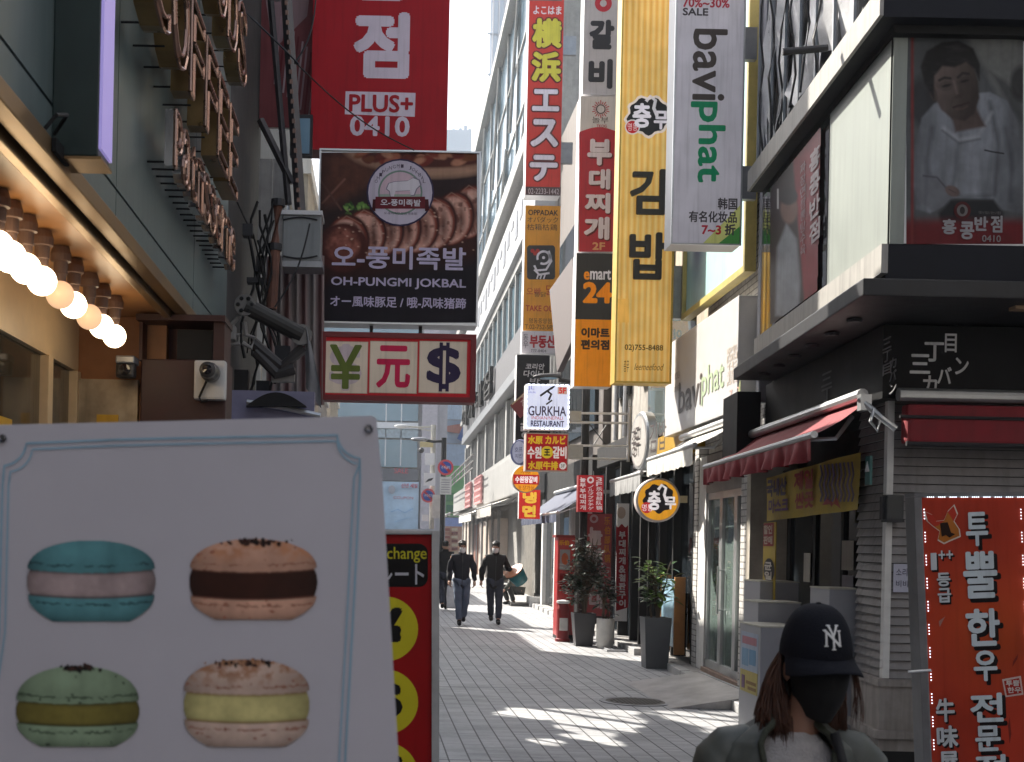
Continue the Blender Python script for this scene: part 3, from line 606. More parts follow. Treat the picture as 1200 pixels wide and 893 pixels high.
def awn(name, a, b_, z0, z1, out, m, label, valance=.2, group=None, bar=True, pleat=0, mv=None):
    """folding arm awning: wall line a->b_ (left to right as seen) at height z1, front edge at z0, projecting out metres"""
    f = wall(name, a, b_, label, 'awning', group); Lx = (Vector(b_)-Vector(a)).length
    n_ = 12; v = []
    for i in range(n_+1):
        x = Lx*i/n_
        for k in range(5): u = k/4; v.append((x, -out*u, z1+(z0-z1)*u-.03*math.sin(u*math.pi)))
    MB().add(v, [(i*5+k, i*5+k+1, (i+1)*5+k+1, (i+1)*5+k) for i in range(n_) for k in range(4)]).build('fabric', m, f.root, smooth=True)
    nn = 90; v = []
    for i in range(nn+1):
        x = Lx*i/nn; wv_ = math.sin(i*.9)*.012+math.sin(i*.37)*.01
        for k in range(4): u = k/3; v.append((x, -out-.02+wv_*u*(1+pleat), z0-.03-valance*u*(1+.04*math.sin(i*.7))))
    if valance: MB().add(v, [(i*4+k, i*4+k+1, (i+1)*4+k+1, (i+1)*4+k) for i in range(nn) for k in range(3)]).build('valance', mv or m, f.root, smooth=True)
    if bar: MB().tube([(-.03, -out, z0), (Lx+.03, -out, z0)], .028, 10).build('front_bar', alu, f.root); MB().tube([(0, -.05, z1+.03), (Lx, -.05, z1+.03)], .045, 10).build('roller', alu, f.root)
    ab = MB()
    for x in (.25, Lx-.25): ab.tube([(x, -.05, z1-.12), (x+.12, -out*.5, (z0+z1)/2-.16), (x, -out, z0-.02)], .018, 6)
    ab.build('folding_arm', alu, f.root); return f
wa = mat('white_canvas', (.66, .63, .58), .8, var=.1); ba = mat('navy_canvas', (.02, .03, .07), .75); ra = mat('red_canvas', (.23, .016, .024), .75, var=.15, streak=.15)
awn('shop_awning', (4.05, 52), (4.05, 45), 2.75, 3.15, .9, wa, 'white canvas awning over the white building shopfront', .25, mv=wa)
awn('shop_awning', (4.05, 64), (4.05, 57), 3.0, 3.3, 1.0, mat('black_canvas', (.03, .03, .03), .8), 'small black awning at the far end of the white building', .1)
awn('shop_awning', (4.05, 44), (4.05, 38), 2.85, 3.2, .8, mat('grey_striped_canvas', (.4, .38, .35), .8), 'striped grey awning next to the cold noodle sign', .3)
# 3D black letters on its ledge
f = wall('rooftop_lettering', (4.2, 62), (4.2, 44), 'row of black raised letters on the white building ledge', 'sign lettering', z=0)
for i, ch in enumerate('이가네집'):
    V, FF, a_ = glyph(ch); b = MB(); P = [(1+i*4.2+u*3.2, 7.0+v*.95) for u, v in V]
    b.add([(x, -.5, z) for x, z in P], FF); ed = {(q[k], q[(k+1) % len(q)]) for q in FF for k in range(len(q))}
    for a, c in [e for e in ed if (e[1], e[0]) not in ed]: b.add([(P[a][0], -.5, P[a][1]), (P[c][0], -.5, P[c][1]), (P[c][0], -.36, P[c][1]), (P[a][0], -.36, P[a][1])], [(0, 1, 2, 3)])
    b.build('letter', black, f.root)

# ------------------------------------------------------------------ galbi restaurant block, budae-jjigae restaurant, gimbap restaurant
F = wall('galbi_restaurant', (4.25, 34.4), (4.25, 26.6), 'dark galbi restaurant building behind the red Suwon signs', 'building'); t = F.root
MB().box(0, .3, 0, 7.8, 9, 12.5).build('wall', mat('brown_render', (.09, .075, .068), .7, streak=.3, var=.2), t)
for z in (4.2, 7.4): MB().box(.6, .22, z, 7.2, .299, z+2).build('window', gl_dark, t)
MB().box(.2, .15, .15, 7.6, .29, 2.6).build('shopfront', gl_dark, t)
for x in (0, 2.5, 5, 7.4): MB().box(x, .05, 0, x+.3, .31, 2.9).build('pilaster', white, t)
MB().box(0, .1, 2.7, 7.8, .29, 3.6).build('fascia', black, t)
awn('shop_awning', (4.3, 31.5), (4.3, 25.2), 2.35, 2.95, .85, ba, 'navy blue awning beside the cold noodle sign', .16)
F = wall('stew_restaurant', (4.3, 26.5), (4.25, 21.2), 'dark stew restaurant front with red banners behind the potted plants', 'building'); t = F.root
MB().box(0, .4, 0, 5.3, 9, 13).build('wall', mat('grey_stain_wall', (.3, .28, .25), .8, var=.3, streak=.5), t)
MB().box(.2, .1, 3.3, 5.1, .395, 3.7).build('fascia', black, t)
MB().box(.15, .2, .1, 5.1, .22, 3.2).build('shopfront', gl_dark, t); MB().box(.15, .35, .1, 5.1, .39, 3.2).build('interior_wall', interior, t)
b = MB()
for x in (0, 1.6, 3.2, 4.4, 5.15): b.box(x, .05, 0, x+.1, .23, 3.25)
b.build('door_frame', black, t)
for x, z in ((1, 4.6), (3.4, 4.6), (1, 7.6), (3.4, 7.6)): MB().box(x, .3, z, x+1.3, .42, z+1.6).build('window', gl_dark, t)
for x in (1.2, 2.2, 4.6): MB().tube([(x, .3, 3.8), (x, .3, 13)], .05, 8).build('drain_pipe', steel, t)
F = wall('gimbap_restaurant', (4.25, 21.1), (4.2, 17.75), 'gimbap restaurant with gold fascia behind the round orange sign', 'building'); t = F.root
MB().box(0, .5, 0, 3.35, 9, 13).build('wall', mat('tan_wall', (.34, .29, .22), .75, var=.25, streak=.4), t)
MB().box(0, .05, 3.05, 3.3, .49, 3.42).build('fascia', mat('gold_fascia', (.5, .3, .04), .35, .2, var=.15), t)
MB().box(.1, .25, .12, 3.25, .27, 3.0).build('shopfront', gl_dark, t); MB().box(.05, .44, .12, 3.3, .49, 3.0).build('interior_wall', interior, t)
b = MB()
for x in (0, .9, 1.9, 3.2): b.box(x, .14, 0, x+.08, .28, 3.04)
b.build('door_frame', black, t)
MB().box(0, .1, 3.5, 3.3, .12, 5.2).build('window', gl_clear, t)
MB().box(2.0, -.02, .3, 2.9, .1, 1.25).build('menu_board', mat('menu_board', (.25, .4, .5), .4, var=.4, scale=5), t)
for x in (1.95, 2.9): MB().box(x, -.03, .2, x+.05, .12, 1.3).build('menu_frame', mat('orange_wood', (.4, .18, .05), .6), t)
awn('shop_awning', (4.2, 21), (4.15, 18.3), 2.78, 3.0, .45, mat('grey_canvas', (.3, .3, .3), .8, streak=.3), 'furled grey awning under the gold gimbap fascia', .22)
# ------------------------------------------------------------------ cosmetics shop (white brick, big wall sign)
F = wall('cosmetics_shop', (4.35, 17.7), (4.22, 14.35), 'white brick cosmetics shop with glazed door behind the steel ramp', 'building'); t = F.root
MB().box(0, .1, 3.0, 3.3, 9, 13).build('wall', WB, t)
MB().box(3.31, .02, 3.2, 4.08, .5, 13).build('brick_pier', WB, t)
MB().box(-.02, -.03, 0, .22, .3, 3.1).build('brick_pilaster', WB, t)
MB().box(.23, -.02, .1, .7, .12, 2.95).build('white_pilaster', white, t, bevel=.01)
MB().box(2.96, -.1, 0, 3.3, .3, 3.1).build('brick_pilaster', WB, t)
MB().box(.7, -.02, 2.45, 2.95, .1, 2.95).build('door_header', mat('taupe_panel', (.3, .27, .25), .6), t)
b = MB()
for x in (.7, 1.42, 1.5, 2.2, 2.28, 2.88): b.box(x, 0, .16, x+.07, .08, 2.44)
b.box(.7, 0, .16, 2.95, .08, .26).box(.7, 0, 2.36, 2.95, .08, 2.45); b.build('door_frame', alu, t)
for x in (.77, 1.57, 2.35): MB().box(x, .035, .26, x+.63 if x < 2 else x+.52, .045, 2.36).build('door_glass', glass('door_glass', (.25, .33, .3), .5, .02), t)
MB().tube([(1.62, -.05, .9), (1.62, -.05, 1.5)], .014, 8).tube([(1.62, -.05, .95), (1.62, .02, .95)], .01, 6).tube([(1.62, -.05, 1.45), (1.62, .02, 1.45)], .01, 6).build('door_handle', alu, t)
MB().box(0, .8, .1, 3.3, .9, 3).box(0, .3, .1, .05, .8, 3).build('interior_wall', mat('shop_white_interior', (.45, .47, .45), .6, var=.5, scale=3), t)
b = MB()
for k in range(9): b.box(1.6+k*.15, .55, .3+k % 3*.5, 1.7+k*.15, .7, .6+k % 3*.5, ['#4a7a5a', '#a09a90', '#335a8a', '#b08090'][k % 4])
b.build('goods_shelf', PAINT, t)
MB().box(.7, -.05, 0, 3.0, .2, .155).build('threshold', mat('terracotta_step', (.28, .2, .16), .7), t)
# big poster with yellow frame
f = wall('poster_board', (4.22, 18.0), (4.17, 14.72), 'large teal cosmetics poster in yellow frame above the wall sign', 'poster', z=0, lay=.004)
yel = mat('yellow_frame', (.5, .4, .13), .4)
MB().box(.0, 0, 5.0, 3.2, .07, 8.6).build('board', white2, f.root)
MB().box(0, -.06, 4.92, 3.2, .07, 5.0).box(0, -.06, 8.6, 3.2, .07, 8.7).box(3.2, -.06, 4.92, 3.28, .07, 8.7).box(-.06, -.06, 4.92, 0, .07, 8.7).build('frame', yel, f.root)
pb = MB(); N = 24
vs = []; cs = []
for j in range(N+1):
    for i in range(N+1):
        u, v = i/N, j/N; x, z = u*3.2, 5+v*3.6; q = mnoise.noise(Vector((u*4, v*5, 1.3))); hnd = math.exp(-((u-.62)**2/.03+(v-.22-.25*u)**2/.02)); drk = math.exp(-((u-.2)**2/.015+(v-.3)**2/.05))
        a = Vector((.42, .66, .66)); a = a.lerp(Vector((.1, .16, .3)), min(1, drk*1.2)); a = a.lerp(Vector((.8, .58, .48)), min(1, hnd*1.3)); a += Vector((1, 1, 1))*q*.08
        vs.append((x, -.004, z)); cs.append(tuple(max(.02, c) for c in a))
pb.add(vs, [(j*(N+1)+i, j*(N+1)+i+1, (j+1)*(N+1)+i+1, (j+1)*(N+1)+i) for j in range(N) for i in range(N)], cs); pb.build('print', PRINTG, f.root)
# wall sign box
f = wall('wall_sign', (4.13, 18.85), (4.1, 14.9), 'white baviphat wall sign box half in sun over the door', 'shop sign', z=0, lay=.003)
MB().box(0, .002, 3.34, 3.95, .42, 4.68).build('casing', mat('sign_white', (.5, .49, .49), .4, var=.06), f.root, bevel=.01)
pb = MB()
f.text(pb, 'bavi', (795, 442, 822, 480), '#55504e', 1, .03, skew=0); f.text(pb, 'phat', (822, 425, 848, 470), '#a8b89a', 1, .03)
f.vtext(pb, '韩国化妆品', (852, 405, 864, 450), '#b8aca0', 1); f.text(pb, '7~3', (855, 455, 866, 468), '#cda8a0', 1)
f.poly(pb, [(862, 481), (868, 478), (868, 440)], '#c8cf9a', 1); f.text(pb, 'KOREA', (791, 436, 797, 444), '#77706c', 1); f.text(pb, 'COSMETICS', (790, 452, 798, 458), '#77706c', 1)
pb.build('print', PRINT, f.root)
awn('shop_awning', (4.15, 17.6), (4.1, 14.8), 2.92, 3.2, .5, wa, 'short white awning rolled out below the baviphat wall sign', .2, mv=wa)
# ramp
t = empty('steel_ramp', (3.75, 15.2, .006), 'worn steel ramp plate leading up to the cosmetics shop door', 'ramp')
MB().add([(-.62, -1.5, .0), (.3, -1.5, .15), (.3, 1.0, .15), (-.62, 1.0, .0), (-.62, -1.5, -.0), (.3, -1.5, 0), (.3, 1.0, 0)], [(0, 1, 2, 3), (0, 5, 1), (3, 2, 6)]).build('plate', mat('worn_steel', (.36, .35, .35), .45, .4, var=.3, scale=3, bump=.2), t)
MB().box(.29, -1.5, .0, .33, 1.0, .155).build('edge', steel, t)

# ------------------------------------------------------------------ corner building with the dark canopy
A1, A2 = (3.95, 13.5), (3.62, 9.27)
t = empty('corner_building', (3.9, 9.9, 0), 'dark corner building with canopy, white siding and chef poster windows', 'building')
def part(mb, name, m, **k):
    mb.v = [(x-3.9, y-9.9, z) for x, y, z in mb.v]; return mb.build(name, m, t, **k)
sid = mat('white_siding', (.26, .245, .245), .6, var=.1, streak=.25)
# clapboards: front face and the short return to the street
b = MB(); z = .76
while z < 2.95:
    b.add([(3.94, 9.9, z+.063), (8, 9.9, z+.063), (8, 9.878, z), (3.94, 9.878, z), (8, 9.9, z-.001), (3.94, 9.9, z-.001)], [(0, 1, 2, 3), (3, 2, 4, 5)])
    b.add([(3.96, 10.62, z+.063), (3.915, 9.93, z+.063), (3.893, 9.93, z), (3.938, 10.62, z), (3.915, 9.93, z-.001), (3.96, 10.62, z-.001)], [(0, 1, 2, 3), (3, 2, 4, 5)]); z += .0685
part(b, 'siding', sid)
part(MB().box(3.95, 9.91, 0, 9, 10.0, 3.0).prism([(3.97, 10.62), (3.93, 9.95), (4.1, 9.95), (4.1, 10.62)], 0, 3.0), 'wall', black)
part(MB().box(3.885, 9.868, .76, 3.935, 9.93, 2.96), 'corner_post', white)
part(MB().prism([(3.93, 10.64), (3.86, 9.86), (8, 9.86), (8, 9.9), (3.9, 9.9), (3.95, 10.64)], .2, .7).prism([(3.92, 10.65), (3.84, 9.84), (8, 9.84), (8, 9.9), (3.9, 9.9), (3.95, 10.65)], .7, .755).prism([(3.9, 10.66), (3.82, 9.82), (8, 9.82), (8, 9.9), (3.9, 9.9), (3.95, 10.66)], .3, .36), 'stone_base', mat('cast_stone', (.3, .27, .25), .75, var=.2, streak=.35))
part(MB().prism([(3.93, 10.64), (3.87, 9.87), (8, 9.87), (8, 10.2), (4.2, 10.2)], 0, .2), 'plinth', black)
# recess with dark glazed doors
part(MB().prism([(4.62, 14.3), (4.55, 10.62), (4.65, 10.62), (4.72, 14.3)], 0, 3.0), 'recess_wall', interior)
for q_ in ((4.1, 14.25, 0, 4.7, 14.4, 3), (4.1, 10.55, 0, 4.6, 10.62, 3)): part(MB().box(*q_), 'recess_side', mat('beige_jamb', (.4, .36, .3), .7, var=.2))
b = MB()
for y in (10.7, 11.5, 12.3, 13.1, 13.9): b.box(4.44, y, .1, 4.5, y+.08, 2.6)
b.box(4.44, 10.65, 2.5, 4.5, 14.2, 2.6); part(b, 'door_frame', black)
part(MB().box(4.465, 10.7, .1, 4.475, 14.1, 2.5), 'door_glass', gl_dark)
sh = MB()
for k in range(9):
    for j in range(2): sh.box(4.3, 10.95+j*.28, 1.1+k*.14, 4.42, 11.18+j*.28, 1.22+k*.14, ['#a06a30', '#c08a40', '#7a4a28', '#b89060'][(k+j) % 4])
part(sh, 'snack_shelf', PAINT)
for (y, z, w_, h_, c_) in ((12.0, 1.55, .3, .28, '#b0a8a0'), (12.0, 1.2, .28, .3, '#9a94a0'), (10.85, 1.55, .22, .2, '#a09090'), (10.82, 1.25, .2, .26, '#a8a8c8'), (13.2, 1.4, .2, .3, '#a8a49c')):
    part(MB().box(4.425, y, z, 4.432, y+w_, z+h_, c_), 'paper_notice', PRINT)
part(MB().prism([(3.8, 14.35), (3.75, 13.6), (4.0, 13.6), (4.2, 14.35)], 2.6, 3.4), 'soffit_filler', black)
# black sign zone and canopy
part(MB().prism([(4.02, 13.5), (3.78, 9.72), (9, 9.72), (9, 10.3), (4.4, 13.5)], 2.9, 3.46), 'sign_zone', mat('black_board', (.008, .008, .009), .55, var=.3, spec=.2))
part(MB().prism([(3.62, 13.3), (3.245, 8.72), (9, 8.72), (9, 11), (4.4, 13.3)], 3.48, 3.6), 'canopy', mat('dark_canopy', (.02, .02, .023), .5, .2, var=.2, streak=.2), bevel=.01)
for k in range(6):
    y = 9.6+k*.62; part(MB().lathe([(.05, -.02), (.06, 0), (.04, .01)], 3.44+(y-8.72)*.082, y, 14, cz=3.47), 'downlight', dark, smooth=False)
part(MB().box(4.4, 8.95, 3.455, 4.62, 9.05, 3.479), 'light_fitting', mat('fitting_tan', (.45, .3, .18), .5))
# upper floor
part(MB().prism([(3.95, 13.55), (3.6, 9.25), (9, 9.25), (9, 13.55)], 3.6, 3.96), 'sill_band', mat('navy_black_panel', (.011, .012, .018), .6, spec=.2))
wb = mat('white_band', (.36, .345, .32), .5, var=.1, streak=.3)
part(MB().prism([(3.9, 13.55), (3.55, 9.2), (3.598, 9.2), (3.948, 13.55)], 3.74, 3.95), 'sill_trim', wb)
part(MB().prism([(4.02, 13.5), (3.68, 9.3), (9, 9.3), (9, 13.5)], 3.96, 5.46), 'interior_wall', interior)
part(MB().prism([(3.62, 9.27), (9, 9.27), (9, 9.298), (3.665, 9.298)], 3.965, 5.455), 'front_glass', black)
part(MB().prism([(3.95, 13.5), (3.745, 10.92), (3.765, 10.92), (3.97, 13.5)], 3.97, 5.45), 'side_glass', glass('poster_glass', (.1, .11, .12), .1, .01, 1.75))
pale = mat('pale_panel', (.25, .275, .25), .45, var=.07, scale=2, streak=.12)
part(MB().prism([(3.745, 10.9), (3.625, 9.29), (3.66, 9.29), (3.775, 10.9)], 3.97, 5.45).box(3.628, 9.255, 3.965, 3.73, 9.268, 5.455), 'pale_panel', pale)
part(MB().prism([(3.96, 13.56), (3.6, 9.18), (9, 9.18), (9, 13.56)], 5.46, 5.52), 'window_head', black)
part(MB().prism([(3.84, 13.6), (3.47, 9.05), (9, 9.05), (9, 13.6)], 5.52, 5.74), 'upper_band', mat('navy_black_panel', (.011, .012, .018), .6, spec=.2))
part(MB().prism([(3.81, 13.6), (3.44, 9.04), (3.468, 9.04), (3.838, 13.6)], 5.525, 5.735), 'band_trim', wb)
part(MB().tube([(3.44, 10.1, 5.7), (3.1, 10.15, 5.68)], .03, 8), 'rod', dark)
part(MB().box(5.02, 9.12, 3.9, 5.1, 9.22, 7), 'mullion', dark)
# upper storey with torn plastic sheets
part(MB().prism([(4.0, 13.6), (3.66, 9.2), (9, 9.2), (9, 13.6)], 5.74, 15), 'upper_wall', mat('grey_upper', (.16, .16, .17), .6, var=.4))
sheet = mat('torn_plastic', (.66, .67, .7), .3, var=.4, scale=2.2, bump=.4, bscale=4)
for k in range(7):
    y0 = 9.4+k*.58; b = MB(); n_ = 10; v = []
    for j in range(n_+1):
        for i in range(5):
            z = 5.95+3.2*j/n_; y = y0+.5*i/4; x = 3.66+.078*(y-9.27)-.07-.04*math.sin(j*1.7+i*1.1+k)-.03*math.sin(i*2+j*.6); v.append((x, y, z+(.18*math.sin(i*2.3+k*3) if j == 0 else 0)))
    b.add(v, [(j*5+i, j*5+i+1, (j+1)*5+i+1, (j+1)*5+i) for j in range(n_) for i in range(4)]); part(b, 'plastic_sheet', sheet, smooth=True)
b = MB()
for k in range(8):
    y = 9.35+k*.58; b.tube([(3.54+.078*(y-9.27), y, 5.75), (3.54+.078*(y-9.27), y, 9.4)], .022, 6)
part(b, 'glazing_bar', steel)
b = MB()
for k in range(6):
    y = 10.9+k*.45; x = 3.5+.078*(y-9.27); b.tube([(x-.03*math.sin(j*2+k), y+.03*math.sin(j*1.3+k*2), 5.8+j*.3) for j in range(11)], .012, 5)
part(b, 'hanging_cord', dark)
part(MB().box(3.98, 13.62, 3.3, 4.13, 13.75, 13), 'downpipe', mat('grey_pipe', (.34, .34, .37), .5), bevel=.02)
# ------------------------------------------------------------------ clutter on the dark narrow building
f = front('sheet_panel', (280, 0, 306, 240), 10.6, 'pinkish grey sheet panel edging the teal fascia', 'panel', rot=0)
f = wall('sheet_panel', (-1.14, 9.75), (-1.08, 11.2), 'pinkish grey sheet panel edging the teal fascia', 'panel', z=0) if False else f
pk2 = mat('lilac_sheet', (.3, .27, .3), .5, var=.3, scale=1.5, streak=.35)
lx = -1.25-f.root.location.x
MB().add([(lx, -1.0, 2.2-.2), (lx+.28, .5, 1.9), (lx+.28, .5, 8), (lx, -1.0, 8), (lx-.05, -.98, 2.0), (lx+.23, .52, 1.9), (lx+.23, .52, 8), (lx-.05, -.98, 8)], [(0, 1, 2, 3), (5, 4, 7, 6), (0, 4, 5, 1), (3, 2, 6, 7)]).build('sheet', pk2, f.root)
f = front('red_poster', (309, -60, 367, 150), 12.9, 'glossy red and white poster behind the big red sign', 'poster', lay=.01)
f.box('board', (300, -80, 372, 150), 0, .05, white2); pb = MB()
f.prect(pb, (300, -80, 372, 150), '#8a4a4c'); f.poly(pb, [(300, -80), (372, -80), (360, 20), (320, 60)], '#a88a8c', 2)
for k in range(9): f.line(pb, [(330+k*5, 20+k*6), (322+k*5, 100+k*5)], 2.2, ['#b09094', '#7a3034', '#c0a8aa'][k % 3], 3)
pb.build('print', PRINTG, f.root)
f = front('junction_box', (331, 247, 372, 312), 11.2, 'pale metal cabinet bolted beside the meat sign', 'cabinet')
f.box('casing', (331, 252, 376, 306), 0, .3, mat('pale_cabinet', (.25, .265, .27), .5, var=.1, streak=.25), bevel=.01)
f.box('lid', (329, 247, 378, 252), -.02, .32, white2); f.box('base_rail', (331, 306, 378, 313), -.01, .3, steel)
b = MB()
for z in (258, 300): p = [f.hit(332+k*5, z-3*math.sin(k/8*math.pi)*(1 if z < 280 else -1)) for k in range(9)]; b.tube([(x, -.008, zz) for x, zz in p], .007, 5)
b.build('strap', dark, f.root)
f = front('rusty_downpipe', (318, 235, 330, 362), 11.0, 'rusty brown pipe left of the pale cabinet', 'pipe')
p = [f.hit(326, 238), f.hit(322, 290), f.hit(318, 362)]; MB().tube([(x, 0, z) for x, z in p], .05, 10).build('pipe', rust, f.root)
for x, z in (p[0], p[1]): MB().lathe([(.062, -.03), (.062, .03)], x, 0, 12, cz=z).build('collar', dark, f.root)
f = front('slotted_angle_frame', (300, -60, 350, 250), 11.6, 'black slotted steel frame rising beside the red sign', 'steel frame')
b = MB()
for (q0, q1, wd) in (((332, -60), (352, 250), .05), ((312, -60), (338, 240), .03), ((305, 140), (342, 215), .035)):
    a, c = f.hit(*q0), f.hit(*q1); b.tube([(a[0], 0, a[1]), (c[0], 0, c[1])], wd, 4)
b.build('strut', mat('slotted_steel', (.09, .085, .09), .5, .5), f.root); b = MB()
for k in range(26):
    a = f.hit(333+k*.72, -40+k*11.5); b.box(a[0]-.014, -.056, a[1]-.02, a[0]+.014, -.05, a[1]+.02)
b.build('slot', mat('slot_rust', (.22, .13, .1), .6), f.root)
f = front('window_unit', (318, 130, 352, 250), 12.4, 'small dark framed window above the pale cabinet', 'window unit')
f.box('frame', (340, 134, 366, 182), 0, .1, dark); f.box('pane', (343, 139, 363, 180), -.01, -.002, gl_blue)
f = front('white_board', (302, 185, 335, 290), 12.2, 'tall off-white boards left of the rusty pipe', 'board')
f.box('board', (303, 186, 318, 292), 0, .06, mat('aged_board', (.36, .35, .34), .6, streak=.4)); f.box('board', (319, 186, 333, 290), .01, .06, mat('aged_board', (.36, .35, .34), .6, streak=.4))
f = front('striped_curtain', (315, 300, 372, 470), 11.9, 'pink and white striped curtain hanging behind the roller awning', 'curtain')
b = MB(); n_ = 40; v = []; cs = []
for i in range(n_+1):
    for j in range(2):
        x, z = f.hit(312+i*1.7, 300 if j == 0 else 475); v.append((x, .03*math.sin(i*1.1), z)); q = .5+.5*math.sin(i*.55); cs.append(tuple(Vector((.3, .27, .265)).lerp(Vector((.2, .1, .1)), q**2)))
b.add(v, [(i*2, i*2+1, i*2+3, i*2+2) for i in range(n_)], cs).build('cloth', PAINT, f.root, smooth=True)
f = front('roller_awning', (280, 350, 380, 480), 10.4, 'furled roller awning with grey cloth tail above the camera box', 'awning')
A, B_ = f.hit(290, 362), f.hit(354, 394)
MB().tube([(A[0], -.15, A[1]), (B_[0], -.05, B_[1])], .068, 14).build('roller', mat('awning_roller', (.03, .028, .026), .6), f.root, smooth=False)
for (c, y) in ((A, -.15), (B_, -.05)): MB().lathe([(.0, -.03), (.085, -.03), (.085, .02), (.07, .03)], c[0], y-.01, 18, axis='y', cz=c[1]).build('end_cap', mat('cap_grey', (.2, .19, .18), .5), f.root)
b = MB(); ring_ = [(A[0]+.055*math.cos(k*math.pi/3), A[1]+.055*math.sin(k*math.pi/3)) for k in range(6)]
for x, z in ring_: b.lathe([(.012, -.21), (.018, -.2)], x, 0, 8, axis='y', cz=z)
b.build('hole_pattern', black, f.root)
b = MB()
for pts in ([(282, 372), (272, 385), (266, 398), (272, 405)], [(288, 380), (290, 395), (300, 398), (296, 410), (286, 404)], [(266, 395), (282, 395), (282, 405), (268, 406)]):
    b.tube([(f.hit(*q)[0], -.1, f.hit(*q)[1]) for q in pts], .02, 7)
b.build('bracket_arm', mat('bracket_grey', (.24, .23, .22), .5), f.root)
f.box('gear_box', (264, 386, 279, 402), -.2, -.08, mat('bracket_grey', (.24, .23, .22), .5), bevel=.01)
b = MB()
for pts in ([(296, 402), (330, 430), (356, 408)], [(300, 412), (325, 438), (345, 432)]): b.tube([(f.hit(*q)[0], -.02, f.hit(*q)[1]) for q in pts], .05, 8)
b.build('folding_arm', mat('dark_arm', (.05, .045, .045), .5), f.root)
v = []
for i in range(9):
    for j in range(13):
        u, k = i/8, j/12; px = 357+u*(4+14*min(1, k*1.3))+k*2; py = 386+k*(70+24*u); x, z = f.hit(px, py); v.append((x, -.08+.03*math.sin(u*7+k*3), z))
MB().add(v, [(i*13+j, i*13+j+1, (i+1)*13+j+1, (i+1)*13+j) for i in range(8) for j in range(12)]).build('cloth', mat('grey_rag', (.2, .2, .21), .9, var=.25), f.root, smooth=True)
f.box('motor', (318, 430, 345, 447), .0, .1, mat('bracket_grey', (.24, .23, .22), .5)); f.box('control_box', (276, 435, 292, 460), -.1, 0, black)
# maroon cabinet, camera box, bullet camera
f = front('maroon_cabinet', (163, 371, 263, 560), 8.2, 'oxblood red cabinet with open dark top behind the macaron board', 'cabinet')
f.box('casing', (163, 421, 263, 640), 0, .35, darkred, bevel=.01); f.box('back', (166, 376, 262, 425), .3, .34, mat('maroon_inner', (.09, .02, .018), .5)); f.box('roof', (161, 370, 265, 377), -.05, .36, darkred); f.box('side_panel', (163, 377, 167, 422), .0, .34, darkred); f.box('side_panel', (250, 377, 263, 422), .0, .34, darkred)
f.box('shelf_box', (206, 385, 248, 421), .05, .25, black)
f = front('camera_box', (227, 422, 264, 468), 8.1, 'white junction box with a black security camera on the oxblood cabinet', 'security camera')
f.box('casing', (227, 422, 264, 468), 0, .09, mat('camera_white', (.6, .59, .57), .4, var=.05), bevel=.015)
c = f.hit(248, 438); MB().lathe([(.045, 0), (.06, -.03), (.06, -.1), (.05, -.14), (.05, -.2), (.03, -.205)], c[0], 0, 20, axis='y', cz=c[1]).build('camera', mat('camera_black', (.025, .025, .028), .35), f.root, smooth=False)
MB().lathe([(.03, -.2), (.03, -.212), (0, -.214)], c[0], 0, 16, axis='y', cz=c[1]).build('lens', glass('lens', (.01, .01, .015), 1, .02), f.root)
MB().tube([(f.hit(*q)[0], -.02, f.hit(*q)[1]) for q in ((243, 446), (239, 455), (234, 466), (236, 471), (244, 470))], .008, 6).build('cable', black, f.root)
f = front('bullet_camera', (138, 415, 162, 445), 8.15, 'black bullet camera on the scuffed steel panel under the lamps', 'security camera')
f.box('body', (138, 426, 160, 444), -.08, .02, mat('camera_black', (.025, .025, .028), .35), bevel=.02); f.box('hood', (139, 419, 161, 428), -.1, .06, steel, bevel=.01); c = f.hit(149, 435)
MB().lathe([(.035, -.08), (.035, -.088), (0, -.09)], c[0], 0, 16, axis='y', cz=c[1]).build('lens', glass('lens', (.01, .01, .015), 1, .02), f.root)
f = front('violet_sign', (262, 455, 372, 498), 10.0, 'violet white sign top peeking over the macaron board', 'sign')
f.box('board', (265, 458, 368, 520), 0, .12, mat('violet_board', (.2, .195, .3), .4)); a = f.hit(300, 478); MB().tube([(f.hit(*q)[0], -.05, f.hit(*q)[1]) for q in ((290, 472), (330, 478), (376, 488))], .022, 8).build('tube_light', alu, f.root)
b = MB(); v = []
for k in range(15): 
    q = f.hit(290+k*5, 478-16*math.sin(k/14*math.pi)); v.append(q)
b.slab(v, -.14, -.02); b.build('dark_hood', black, f.root)
# cable bundles and small dark fittings
f = front('cable_bundle', (268, 300, 320, 470), 10.9, 'tangled black cables and fittings between the teal fascia and rusty pipe', 'cables'); rnd = random.Random(5)
for k in range(9):
    x0, y0, x1, y1 = rnd.uniform(278, 318), rnd.uniform(235, 300), rnd.uniform(272, 330), rnd.uniform(400, 470); pts = [f.hit(x0+(x1-x0)*u/9+6*math.sin(u*1.1+k), y0+(y1-y0)*u/9) for u in range(10)]; MB().tube([(x, -.05+.02*k, z) for x, z in pts], rnd.uniform(.006, .014), 5).build('cable', black, f.root)
for q_ in ((284, 262, 296, 276), (300, 300, 309, 318), (289, 325, 312, 331), (322, 405, 340, 426), (300, 446, 316, 462)): f.box('fitting_box', q_, .0, .12, dark)
